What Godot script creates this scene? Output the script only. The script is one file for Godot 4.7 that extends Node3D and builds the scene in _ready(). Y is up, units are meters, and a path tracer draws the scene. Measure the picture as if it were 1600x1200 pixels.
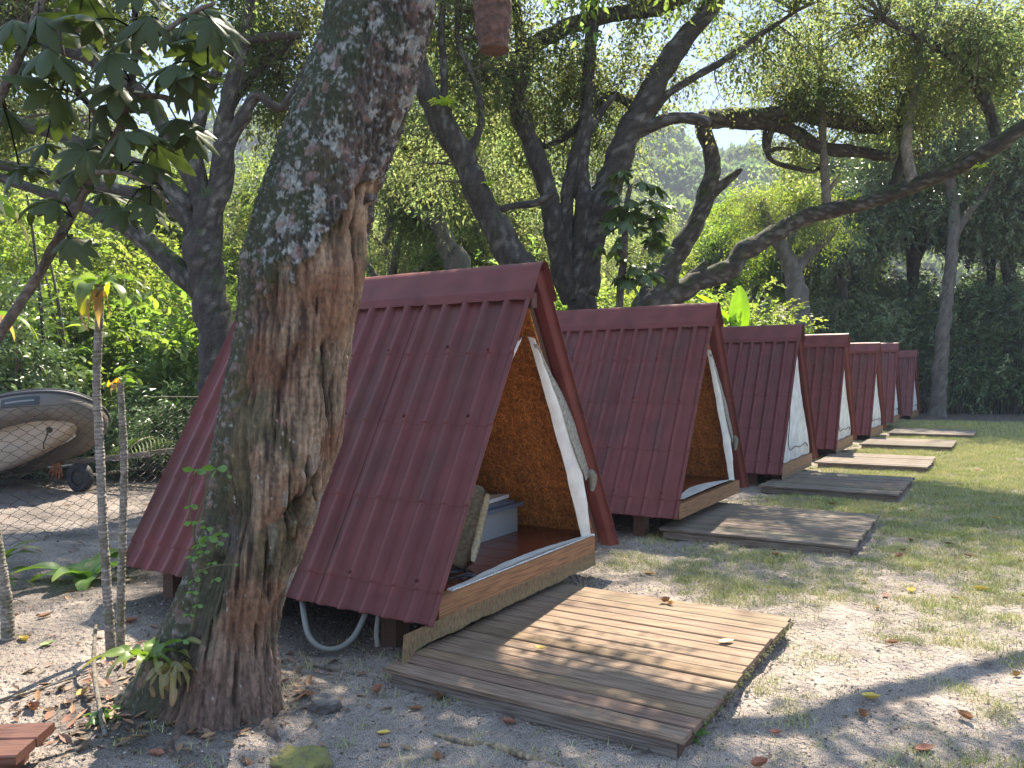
extends Node3D
# A row of seven red A-frame sleeping cabins under old trees. y up, metres. Cabins face +x, the row runs towards -z.

const CABIN_X := -2.632
const APEX := 2.28
const HALF := 1.169
const EAVE := 0.228
const DEPTH := 2.813
const FLOOR_Y := 0.36

var rng := RandomNumberGenerator.new()
var noise := FastNoiseLite.new()
var ridged := FastNoiseLite.new()
var used := {}
var mats := {}
var tex := {}

class MB:
	var v := PackedVector3Array()
	var n := PackedVector3Array()
	var c := PackedColorArray()
	var uv := PackedVector2Array()
	var i := PackedInt32Array()
	func tri(a: Vector3, b: Vector3, d: Vector3, col := Color.WHITE) -> void:
		var k := v.size()
		v.append(a); v.append(b); v.append(d)
		c.append(col); c.append(col); c.append(col)
		i.append(k); i.append(k + 1); i.append(k + 2)
	func quad(a: Vector3, b: Vector3, d: Vector3, e: Vector3, col := Color.WHITE) -> void:
		var k := v.size()
		v.append(a); v.append(b); v.append(d); v.append(e)
		for q in 4: c.append(col)
		i.append_array(PackedInt32Array([k, k + 1, k + 2, k, k + 2, k + 3]))
	# a box with chamfered long edges, given by centre, half sizes and basis
	func box(at: Vector3, half: Vector3, b := Basis.IDENTITY, ch := 0.004, col := Color.WHITE) -> void:
		var prof := [Vector2(-half.y + ch, -half.z), Vector2(half.y - ch, -half.z), Vector2(half.y, -half.z + ch), Vector2(half.y, half.z - ch), Vector2(half.y - ch, half.z), Vector2(-half.y + ch, half.z), Vector2(-half.y, half.z - ch), Vector2(-half.y, -half.z + ch)]
		var ctr := [at + b * Vector3(-half.x, 0, 0), at + b * Vector3(half.x, 0, 0)]
		for k in 8:
			var p: Vector2 = prof[k]
			var q: Vector2 = prof[(k + 1) % 8]
			var a0: Vector3 = at + b * Vector3(-half.x, p.x, p.y)
			var a1: Vector3 = at + b * Vector3(-half.x, q.x, q.y)
			var b0: Vector3 = at + b * Vector3(half.x, p.x, p.y)
			var b1: Vector3 = at + b * Vector3(half.x, q.x, q.y)
			quad(a0, a1, b1, b0, col)
			tri(ctr[0], a1, a0, col)
			tri(ctr[1], b0, b1, col)
	# a grid of rows x cols points (shared vertices), smooth
	func grid(pts: PackedVector3Array, cols: int, cols_c := PackedColorArray(), closed := false) -> void:
		var k := v.size()
		var rows := pts.size() / cols
		v.append_array(pts)
		if cols_c.size() == pts.size():
			c.append_array(cols_c)
		else:
			var cc := PackedColorArray(); cc.resize(pts.size()); cc.fill(Color.WHITE if cols_c.is_empty() else cols_c[0]); c.append_array(cc)
		var m := cols if closed else cols - 1
		for r in rows - 1:
			for q in m:
				var a := k + r * cols + q
				var b := k + r * cols + (q + 1) % cols
				i.append_array(PackedInt32Array([a, b, b + cols, a, b + cols, a + cols]))
	func tube(pts: PackedVector3Array, rad: PackedFloat32Array, sides: int, col := Color.WHITE, cap := true) -> void:
		var g := PackedVector3Array()
		var up := Vector3.UP
		var t0 := (pts[1] - pts[0]).normalized()
		if absf(t0.dot(up)) > 0.9: up = Vector3.RIGHT
		var s := t0.cross(up).normalized()
		for k in pts.size():
			var t := (pts[mini(k + 1, pts.size() - 1)] - pts[maxi(k - 1, 0)]).normalized()
			s = (s - t * s.dot(t)).normalized()
			var w := t.cross(s)
			for q in sides:
				var a := TAU * q / sides
				g.append(pts[k] + (s * cos(a) + w * sin(a)) * rad[k])
		var base := v.size()
		grid(g, sides, PackedColorArray([col]), true)
		if cap:
			for e in 2:
				var ring := base + (0 if e == 0 else (pts.size() - 1) * sides)
				var ctr := v.size()
				v.append(pts[0] if e == 0 else pts[pts.size() - 1]); c.append(col)
				for q in sides:
					if e == 0: i.append_array(PackedInt32Array([ctr, ring + (q + 1) % sides, ring + q]))
					else: i.append_array(PackedInt32Array([ctr, ring + q, ring + (q + 1) % sides]))
	func smooth() -> void:
		n.resize(v.size())
		n.fill(Vector3.ZERO)
		for k in range(0, i.size(), 3):
			var a := i[k]; var b := i[k + 1]; var d := i[k + 2]
			var f := (v[d] - v[a]).cross(v[b] - v[a])
			n[a] += f; n[b] += f; n[d] += f
		for k in n.size():
			n[k] = n[k].normalized() if n[k].length_squared() > 1e-16 else Vector3.UP
	func mesh() -> ArrayMesh:
		var arr := []
		arr.resize(Mesh.ARRAY_MAX)
		arr[Mesh.ARRAY_VERTEX] = v
		arr[Mesh.ARRAY_INDEX] = i
		arr[Mesh.ARRAY_COLOR] = c
		if n.size() == v.size(): arr[Mesh.ARRAY_NORMAL] = n
		if uv.size() == v.size(): arr[Mesh.ARRAY_TEX_UV] = uv
		var m := ArrayMesh.new()
		m.add_surface_from_arrays(Mesh.PRIMITIVE_TRIANGLES, arr)
		return m

# ---------------------------------------------------------------- naming
func numbered(called: String) -> String:
	var k: int = used.get(called, 0)
	used[called] = k + 1
	return called if k == 0 else "%s_%03d" % [called, k]

func thing(called: String, label: String, category: String, at := Vector3.ZERO, group := "") -> Node3D:
	var o := Node3D.new()
	o.name = numbered(called)
	add_child(o, true)
	o.position = at
	tag(o, label, category, group)
	return o

func tag(o: Node, label: String, category: String, group := "") -> void:
	o.set_meta("label", label)
	o.set_meta("category", category)
	if group: o.set_meta("group", group)

func put(called: String, m: Mesh, mt: Material, parent: Node = null, kind := "") -> MeshInstance3D:
	var o := MeshInstance3D.new()
	o.mesh = m
	o.material_override = mt
	if parent == null:
		o.name = numbered(called)
		add_child(o, true)
	else:
		var k := 0
		var nm := called
		var had: Dictionary = parent.get_meta("_n", {}) if parent.has_meta("_n") else {}
		k = had.get(called, 0)
		had[called] = k + 1
		parent.set_meta("_n", had)
		if k > 0: nm = "%s_%03d" % [called, k]
		o.name = nm
		parent.add_child(o, true)
	if kind: o.set_meta("kind", kind)
	return o

func scatter(called: String, m: Mesh, mt: Material, xf: Array, cols: PackedColorArray, parent: Node = null) -> MultiMeshInstance3D:
	var mm := MultiMesh.new()
	mm.transform_format = MultiMesh.TRANSFORM_3D
	mm.use_colors = cols.size() > 0
	mm.mesh = m
	mm.instance_count = xf.size()
	for k in xf.size():
		mm.set_instance_transform(k, xf[k])
		if cols.size(): mm.set_instance_color(k, cols[k])
	var o := MultiMeshInstance3D.new()
	o.multimesh = mm
	o.material_override = mt
	o.name = numbered(called) if parent == null else called
	o.set_meta("kind", "stuff")
	(self if parent == null else parent).add_child(o, true)
	return o

# ---------------------------------------------------------------- materials
func noise_tex(key: String, freq: float, w: int, h: int, stops: Array, octaves := 4, kind := FastNoiseLite.TYPE_SIMPLEX_SMOOTH, seed := 1) -> ImageTexture:
	if tex.has(key): return tex[key]
	var f := FastNoiseLite.new()
	f.noise_type = kind
	f.frequency = freq
	f.fractal_octaves = octaves
	f.seed = seed
	var src := f.get_seamless_image(w, h).get_data()
	var lut := PackedByteArray()
	for k in 256:
		var t := k / 255.0
		var col: Color = stops[stops.size() - 1][1]
		for s in stops.size() - 1:
			if t <= stops[s + 1][0]:
				col = (stops[s][1] as Color).lerp(stops[s + 1][1], clampf((t - stops[s][0]) / (stops[s + 1][0] - stops[s][0]), 0, 1))
				break
		lut.append_array(PackedByteArray([col.r8, col.g8, col.b8]))
	var out := PackedByteArray()
	out.resize(w * h * 3)
	for k in w * h:
		var q := src[k] * 3
		out[k * 3] = lut[q]; out[k * 3 + 1] = lut[q + 1]; out[k * 3 + 2] = lut[q + 2]
	var im := Image.create_from_data(w, h, false, Image.FORMAT_RGB8, out)
	var t := ImageTexture.create_from_image(im)
	tex[key] = t
	return t

func grey(v: float) -> Color:
	return Color(v, v, v)

# a material: linear base colour times vertex colour times an optional triplanar texture
func mat(key: String, col: Color, rough: float, t: Texture2D = null, scale := Vector3.ONE, world := true, bump: Texture2D = null, bump_cm := 1.0) -> StandardMaterial3D:
	if mats.has(key): return mats[key]
	var m := StandardMaterial3D.new()
	m.resource_name = key
	m.albedo_color = col.linear_to_srgb()
	m.vertex_color_use_as_albedo = true
	m.roughness = rough
	m.cull_mode = BaseMaterial3D.CULL_DISABLED
	if t or bump:
		m.uv1_triplanar = true
		m.uv1_world_triplanar = world
		m.uv1_scale = scale
	if t: m.albedo_texture = t
	if bump:
		m.heightmap_enabled = true
		m.heightmap_texture = bump
		m.heightmap_scale = bump_cm
	mats[key] = m
	return m

func leaf_mat(key: String, col: Color, rough := 0.45, through := 0.9) -> StandardMaterial3D:
	if mats.has(key): return mats[key]
	var m := mat(key, col * 1.4, rough)
	m.backlight_enabled = true
	m.backlight = Color(through * 0.94, through, through * (0.72 if key == "leaf_canopy" else 0.58))
	return m

func vary(c: Color, amount: float) -> Color:
	var k := 1.0 + rng.randf_range(-amount, amount)
	return Color(c.r * k * (1 + rng.randf_range(-amount, amount) * 0.4), c.g * k, c.b * k * (1 + rng.randf_range(-amount, amount) * 0.4))

func n3(p: Vector3, f: float) -> float:
	return noise.get_noise_3d(p.x * f, p.y * f, p.z * f)

# ---------------------------------------------------------------- curves
# points [x, y, z, r] -> smooth points and radii at about the given step
func resample(l: Array, step: float) -> Array:
	var pts := PackedVector3Array()
	var rad := PackedFloat32Array()
	var nn := l.size()
	for k in nn - 1:
		var p := []
		for o in [-1, 0, 1, 2]:
			var e = l[clampi(k + o, 0, nn - 1)]
			p.append(Vector4(e[0], e[1], e[2], e[3]))
		var a: Vector4 = p[1]
		var b: Vector4 = p[2]
		var len := Vector3(a.x, a.y, a.z).distance_to(Vector3(b.x, b.y, b.z))
		var m := maxi(1, int(len / step))
		for q in m + (1 if k == nn - 2 else 0):
			var t := float(q) / m
			var r: Vector4 = a.cubic_interpolate(b, p[0], p[3], t) if false else catmull(p[0], a, b, p[3], t)
			pts.append(Vector3(r.x, r.y, r.z))
			rad.append(maxf(r.w, 0.003))
	return [pts, rad]

func catmull(a: Vector4, b: Vector4, c: Vector4, d: Vector4, t: float) -> Vector4:
	return 0.5 * (2.0 * b + (c - a) * t + (2.0 * a - 5.0 * b + 4.0 * c - d) * t * t + (3.0 * b - a - 3.0 * c + d) * t * t * t)

# a limb with bark: lumpy outline, furrows, lichen blotches and moss where it faces up
func bark_tube(l: Array, step: float, sides: int, base: Color, lichen: float, moss: float, lump := 0.16) -> ArrayMesh:
	var rs := resample(l, step)
	var pts: PackedVector3Array = rs[0]
	var rad: PackedFloat32Array = rs[1]
	var mb := MB.new()
	var g := PackedVector3Array()
	var cc := PackedColorArray()
	var t0 := (pts[1] - pts[0]).normalized()
	var s := t0.cross(Vector3.RIGHT if absf(t0.y) > 0.9 else Vector3.UP).normalized()
	var pale := Color(0.22, 0.22, 0.20)
	var green := Color(0.055, 0.075, 0.022)
	for k in pts.size():
		var t := (pts[mini(k + 1, pts.size() - 1)] - pts[maxi(k - 1, 0)]).normalized()
		s = (s - t * s.dot(t)).normalized()
		var w := t.cross(s)
		for q in sides:
			var a := TAU * q / sides
			var dir := s * cos(a) + w * sin(a)
			var p := pts[k] + dir * rad[k]
			var big := n3(p, 2.2)
			var fine := noise.get_noise_3d(p.x * 26.0, p.y * 9.0, p.z * 26.0)
			var r := rad[k] * (1.0 + lump * big * 2.0 + lump * 0.55 * fine)
			p = pts[k] + dir * r
			g.append(p)
			var col := base * (0.6 + 0.9 * maxf(0.0, fine + 0.35))
			var li := n3(p, 9.0) + 0.5 * n3(p + Vector3(7, 3, 1), 2.5)
			if li > 0.42 - lichen * 0.3: col = col.lerp(pale * (0.9 + 0.5 * n3(p, 30.0)), clampf((li - 0.42 + lichen * 0.3) * 6.0, 0, 0.8))
			var mo := dir.y * 0.6 + n3(p + Vector3(11, 0, 5), 3.0) * 1.2 - 1.15 + moss
			if mo > 0.0: col = col.lerp(green * (1.0 + 1.2 * fine), clampf(mo * 3.0, 0, 0.9))
			col.a = 1.0
			cc.append(col)
	mb.grid(g, sides, cc, true)
	for e in 2:
		var ring := 0 if e == 0 else (pts.size() - 1) * sides
		var ctr := mb.v.size()
		mb.v.append(pts[0] if e == 0 else pts[pts.size() - 1]); mb.c.append(Color(0.2, 0.14, 0.09))
		for q in sides:
			if e == 0: mb.i.append_array(PackedInt32Array([ctr, ring + (q + 1) % sides, ring + q]))
			else: mb.i.append_array(PackedInt32Array([ctr, ring + q, ring + (q + 1) % sides]))
	mb.smooth()
	return mb.mesh()

# ---------------------------------------------------------------- leaves
# one flat-ish leaf along +x from base, folded at the midrib and drooping
func leaf(mb: MB, at: Vector3, b: Basis, length: float, width: float, droop: float, col := Color.WHITE, segs := 1, fold := 0.25) -> void:
	var prev := at
	var pl := at
	var pr := at
	for k in segs + 1:
		var t := float(k + 1) / (segs + 1)
		var w := width * 0.5 * pow(sin(PI * clampf(t * 0.86 + 0.08, 0, 1)), 0.8) if k < segs else 0.0
		var y := -droop * length * t * t
		var mid := at + b * Vector3(length * t * (1.0 - 0.25 * droop * t), y, 0)
		var lf := at + b * Vector3(length * t * (1.0 - 0.25 * droop * t), y + fold * w, -w)
		var rt := at + b * Vector3(length * t * (1.0 - 0.25 * droop * t), y + fold * w, w)
		if k == 0:
			mb.tri(prev, lf, mid, col)
			mb.tri(prev, mid, rt, col)
		elif k < segs:
			mb.quad(pl, lf, mid, prev, col)
			mb.quad(prev, mid, rt, pr, col)
		else:
			mb.tri(pl, mid, prev, col)
			mb.tri(prev, mid, pr, col)
		prev = mid; pl = lf; pr = rt

func rand_dir(up_bias := 0.0) -> Vector3:
	var d := Vector3(rng.randfn(), rng.randfn() + up_bias, rng.randfn())
	return d.normalized() if d.length() > 0.001 else Vector3.UP

func basis_x(d: Vector3, roll := 0.0) -> Basis:
	var x := d.normalized()
	var z := x.cross(Vector3.UP)
	z = z.normalized() if z.length() > 0.05 else x.cross(Vector3.RIGHT).normalized()
	var y := z.cross(x)
	return Basis(x, y, z).rotated(x, roll)

# a twig with leaves on it, about `len` long
func spray(seed: int, count: int, len: float, leaf_len: float, leaf_w: float, droop: float, segs := 1) -> ArrayMesh:
	rng.seed = seed
	var mb := MB.new()
	for k in count:
		var t := (k + 0.6) / count
		var p := Vector3(len * t, -0.25 * len * t * t, 0) + Vector3(rng.randfn(), rng.randfn(), rng.randfn()) * len * 0.09
		var d := Vector3(0.6 + rng.randf() * 0.5, rng.randf_range(-0.7, 0.5) - droop * 0.5, (1.0 if k % 2 else -1.0) * rng.randf_range(0.4, 1.1))
		leaf(mb, p, basis_x(d, rng.randf_range(-0.8, 0.8)), leaf_len * rng.randf_range(0.7, 1.2), leaf_w * rng.randf_range(0.8, 1.15), rng.randf_range(0.1, 0.5), Color.WHITE, segs)
	return mb.mesh()

# branches from a skeleton into blobs [centre, radii], with sprays on them
func crown(tree: Node3D, skel: PackedVector3Array, blobs: Array, per_blob: int, per_branch: int, sp: Mesh, lm: Material, col: Color, tm: Material, seed: int, spread := 0.3, thin := 0.018) -> void:
	rng.seed = seed
	var tw := MB.new()
	var xf := []
	var cols := PackedColorArray()
	for bl in blobs:
		var nb: int = int(per_blob * (bl[2] if bl.size() > 2 else 1.0))
		for k in nb:
			var d := rand_dir() * pow(rng.randf(), 0.4)
			var e: Vector3 = bl[0] + d * bl[1]
			if n3(e, 0.5) < -0.12: continue
			var best := 1e9
			var s := e
			for q in skel:
				var dd: float = q.distance_squared_to(e) * (1.3 if q.y > e.y else 1.0)
				if dd < best: best = dd; s = q
			var len := s.distance_to(e)
			var mid := s.lerp(e, 0.5) + Vector3(rng.randfn() * 0.12, rng.randf() * 0.2, rng.randfn() * 0.12) * len
			var pts := PackedVector3Array()
			var rad := PackedFloat32Array()
			var m := clampi(int(len / 0.25), 4, 9)
			for q in m + 1:
				var t := float(q) / m
				var p := s.lerp(mid, t).lerp(mid.lerp(e, t), t)
				p += Vector3(rng.randfn(), rng.randfn(), rng.randfn()) * 0.03 * len * (1.0 if q > 0 and q < m else 0.0) * 0.6
				pts.append(p)
				rad.append(lerpf(thin * (0.6 + 0.3 * len), 0.004, pow(t, 0.7)))
			tw.tube(pts, rad, 4, Color(0.1, 0.085, 0.07) * rng.randf_range(0.7, 1.5), false)
			# fine bare twigs off the branch
			for q in 4:
				var kk := rng.randi_range(int(m * 0.35), m - 1)
				var a := pts[kk]
				var o := (rand_dir(0.1) + (e - s).normalized() * 0.5).normalized() * rng.randf_range(0.25, 0.75)
				var c := a + o * 0.5 + rand_dir() * 0.08
				tw.tube(PackedVector3Array([a, c, a + o + Vector3(0, -0.08, 0)]), PackedFloat32Array([0.0075, 0.005, 0.003]), 3, Color(0.10, 0.088, 0.074) * rng.randf_range(0.6, 1.8), false)
				xf.append(Transform3D(basis_x(o, rng.randf_range(-1, 1)).scaled(Vector3.ONE * rng.randf_range(0.7, 1.1)), c))
				cols.append(vary(col, 0.3))
			var tint := vary(col, 0.3)
			for q in per_branch:
				var t := pow(rng.randf_range(0.12, 1.0), 0.7)
				var f := t * m
				var kk := mini(int(f), m - 1)
				var p := pts[kk].lerp(pts[kk + 1], f - kk) + Vector3(rng.randfn(), rng.randfn() * 0.8, rng.randfn()) * spread * minf(1.0, 0.4 + len * 0.3)
				var dir := (e - s).normalized() * 0.5 + rand_dir(-0.3)
				xf.append(Transform3D(basis_x(dir, rng.randf_range(-1, 1)).scaled(Vector3.ONE * rng.randf_range(0.6, 1.5)), p))
				cols.append(vary(tint, 0.26))
	if tw.i.size(): put("twigs", tw.mesh(), tm, tree, "stuff")
	scatter("crown", sp, lm, xf, cols, tree)

func skel_of(limbs: Array, from := 0.3) -> PackedVector3Array:
	var out := PackedVector3Array()
	for l in limbs:
		var rs := resample(l, 0.35)
		var p: PackedVector3Array = rs[0]
		for k in range(int(p.size() * from), p.size()): out.append(p[k])
	return out

# a tree from hand-placed limbs; the first is the trunk
func limbed_tree(called: String, label: String, limbs: Array, sides: int, step: float, base: Color, lichen: float, moss: float) -> Node3D:
	var at := Vector3(limbs[0][0][0], limbs[0][0][1], limbs[0][0][2])
	var t := thing(called, label, "tree", at)
	for k in limbs.size():
		var l := []
		for e in limbs[k]: l.append([e[0] - at.x, e[1] - at.y, e[2] - at.z, e[3]])
		put("trunk" if k == 0 else "limb", bark_tube(l, step, sides if k == 0 else maxi(8, sides - 4), base, lichen, moss), mats.bark, t)
	return t

func local_blobs(t: Node3D, blobs: Array) -> Array:
	var out := []
	for b in blobs:
		var c = b.duplicate()
		c[0] = b[0] - t.position
		out.append(c)
	return out

func local_skel(t: Node3D, s: PackedVector3Array) -> PackedVector3Array:
	var out := PackedVector3Array()
	for p in s: out.append(p - t.position)
	return out

# a tree further back: trunk, forking limbs and a crown, all from a seed
func wild_tree(called: String, label: String, at: Vector3, height: float, r: float, lean: Vector3, wide: float, low: float, sp: Mesh, lm: Material, col: Color, seed: int, nb: int, per: int, group := "", base := Color(0.13, 0.115, 0.1)) -> Node3D:
	rng.seed = seed
	var t := thing(called, label, "tree", at, group)
	var limbs := []
	var top := height * rng.randf_range(0.4, 0.55)
	var l := [[0.0, -0.2, 0.0, r * 1.35], [lean.x * 0.15 + rng.randfn() * 0.05, height * 0.12, lean.z * 0.15, r]]
	l.append([lean.x * 0.5 + rng.randfn() * 0.15, top * 0.6, lean.z * 0.5 + rng.randfn() * 0.15, r * 0.85])
	l.append([lean.x, top, lean.z, r * 0.75])
	limbs.append(l)
	put("trunk", bark_tube(l, 0.2, 10, base, 0.5, 0.4), mats.bark, t)
	var n_l := rng.randi_range(3, 5)
	var blobs := []
	for k in n_l:
		var a := TAU * (k + rng.randf() * 0.6) / n_l
		var out := Vector3(cos(a), 0, sin(a)) * wide * rng.randf_range(0.5, 0.9)
		var hh := height * rng.randf_range(0.7, 0.98)
		var s := Vector3(lean.x, top, lean.z)
		var e := s + out + Vector3(0, hh - top, 0)
		var m1 := s.lerp(e, 0.4) + Vector3(rng.randfn(), rng.randfn() * 0.5, rng.randfn()) * 0.25
		var ll := [[s.x, s.y - 0.1, s.z, r * 0.62], [m1.x, m1.y, m1.z, r * 0.48], [lerpf(m1.x, e.x, 0.6), lerpf(m1.y, e.y, 0.5), lerpf(m1.z, e.z, 0.6), r * 0.3], [e.x, e.y, e.z, r * 0.1]]
		limbs.append(ll)
		put("limb", bark_tube(ll, 0.2, 8, base, 0.5, 0.4), mats.bark, t)
		blobs.append([e - Vector3(0, height * 0.06, 0), Vector3(wide * 0.5, height * 0.17, wide * 0.5)])
		blobs.append([m1 + out * 0.3 + Vector3(0, height * 0.03, 0), Vector3(wide * 0.45, height * 0.14, wide * 0.45), 0.7])
	if low > 0.0:
		for k in 4:
			var a := TAU * k / 4.0 + rng.randf()
			blobs.append([Vector3(cos(a) * wide * 0.5, height * low, sin(a) * wide * 0.5), Vector3(wide * 0.5, height * 0.16, wide * 0.5), 0.8])
	crown(t, skel_of(limbs), blobs, nb, per, sp, lm, col, mats.twig, seed + 5, 0.4)
	return t

# a bush: stems from the ground and leaves through its volume
func bush(label: String, at: Vector3, rx: float, h: float, sp: Mesh, lm: Material, col: Color, seed: int, n: int, group := "shrubs behind the cabins", called := "shrub") -> Node3D:
	rng.seed = seed
	var t := thing(called, label, "shrub", at, group)
	var mb := MB.new()
	var xf := []
	var cols := PackedColorArray()
	for k in 9:
		var a := rng.randf() * TAU
		var e := Vector3(cos(a) * rx * 0.8, h * rng.randf_range(0.6, 1.0), sin(a) * rx * 0.8)
		var pts := PackedVector3Array()
		for q in 5:
			var tt := q / 4.0
			pts.append(Vector3(e.x * pow(tt, 1.3), -0.05 + e.y * tt, e.z * pow(tt, 1.3)) + Vector3(rng.randfn(), 0, rng.randfn()) * 0.04)
		mb.tube(pts, PackedFloat32Array([0.025, 0.02, 0.016, 0.011, 0.005]), 5, Color(0.1, 0.085, 0.06), false)
	put("stems", mb.mesh(), mats.twig, t, "stuff")
	for k in n:
		var d := rand_dir() * pow(rng.randf(), 0.35)
		var p := Vector3(d.x * rx, h * 0.52 + d.y * h * 0.5, d.z * rx)
		p.x *= 1.0 + 0.45 * n3(p + at, 0.8)
		p.y *= 1.0 + 0.4 * n3(p + at + Vector3(9, 0, 0), 0.9)
		if p.y < 0.05 or n3(p + at, 1.5) < -0.3: continue
		xf.append(Transform3D(basis_x(Vector3(d.x, d.y * 0.4 + 0.3, d.z) + rand_dir() * 0.8, rng.randf_range(-1, 1)).scaled(Vector3.ONE * rng.randf_range(0.7, 1.3)), p))
		cols.append(vary(col, 0.3))
	scatter("foliage", sp, lm, xf, cols, t)
	return t

# ---------------------------------------------------------------- ground
func bump_h(x: float, z: float) -> float:
	var h := 0.022 * noise.get_noise_2d(x * 1.3, z * 1.3) + 0.017 * noise.get_noise_2d(x * 5.0 + 40.0, z * 5.0)
	h += 0.010 * noise.get_noise_2d(x * 15.0, z * 17.0 + 9.0)
	# a bank of sand and roots at the big trunk, a worn hollow under the cabins
	var d := Vector2(x + 3.3, z + 2.55).length()
	h += 0.07 * exp(-d * d / 0.28)
	return h

func gh(x: float, z: float) -> float:
	var far := Vector2(x, z + 8.0).length()
	return bump_h(x, z) + (0.0 if far < 60.0 else (far - 60.0) * 0.02)

func grassy(x: float, z: float) -> float:
	# lawn to the right of the boards, thicker further away; bare sand near the camera and under the trees on the left
	var k := smoothstep(-2.9, -1.9, x) * smoothstep(-4.5, -13.0, z) * 0.66
	k += smoothstep(-4.8, -6.0, z) * smoothstep(-3.2, -2.7, x) * 0.22 - 0.06
	k += 0.55 * noise.get_noise_2d(x * 1.1 + 3.0, z * 1.1) + 0.25 * noise.get_noise_2d(x * 4.0, z * 4.0)
	if x < -3.0: k -= 0.7
	if z > -3.3 and x < -1.2: k -= 0.5
	for dz in DECK_Z:
		if x > -2.72 and x < -1.1 and z > dz - 0.95 and z < dz + 0.95: return 0.0
	return clampf(k, 0, 1)

const DECK_Z := [-4.1, -8.22, -11.6, -14.8, -18.6, -22.1]

func build_ground() -> void:
	var xs := PackedFloat32Array()
	var zs := PackedFloat32Array()
	var x := -700.0
	while x < 500.0:
		xs.append(x)
		var d := 0.0
		if x < -6.5: d = -6.5 - x
		elif x > 2.6: d = x - 2.6
		x += 0.05 + d * 0.14
	var z := 40.0
	while z > -900.0:
		zs.append(z)
		var d := 0.0
		if z > -0.8: d = z + 0.8
		elif z < -7.5: d = -7.5 - z
		z -= 0.045 + d * 0.07
	var g := PackedVector3Array()
	var cc := PackedColorArray()
	var sand := Color(0.425, 0.355, 0.305)
	var soil := Color(0.10, 0.082, 0.07)
	var turf := Color(0.22, 0.21, 0.105)
	for zz in zs:
		for xx in xs:
			g.append(Vector3(xx, gh(xx, zz), zz))
			var col := sand * (1.0 + 0.25 * noise.get_noise_2d(xx * 2.0, zz * 2.0) + 0.18 * noise.get_noise_2d(xx * 11.0, zz * 11.0))
			var gr := grassy(xx, zz)
			col = col.lerp(turf, gr * 0.55)
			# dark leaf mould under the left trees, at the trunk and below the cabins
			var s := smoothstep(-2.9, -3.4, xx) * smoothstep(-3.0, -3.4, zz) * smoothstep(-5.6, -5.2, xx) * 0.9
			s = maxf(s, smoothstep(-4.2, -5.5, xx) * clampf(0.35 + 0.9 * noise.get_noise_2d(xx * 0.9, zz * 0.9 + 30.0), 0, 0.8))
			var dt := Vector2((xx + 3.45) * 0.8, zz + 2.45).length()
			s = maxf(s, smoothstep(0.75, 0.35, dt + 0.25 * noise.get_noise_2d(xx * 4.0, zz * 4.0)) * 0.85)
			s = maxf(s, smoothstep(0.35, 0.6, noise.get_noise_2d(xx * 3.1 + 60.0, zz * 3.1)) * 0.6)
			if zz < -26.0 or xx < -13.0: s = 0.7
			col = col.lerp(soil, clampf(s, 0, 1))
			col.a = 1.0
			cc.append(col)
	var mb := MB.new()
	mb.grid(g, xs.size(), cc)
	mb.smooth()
	put("ground", mb.mesh(), mats.sand, null, "structure")

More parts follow.
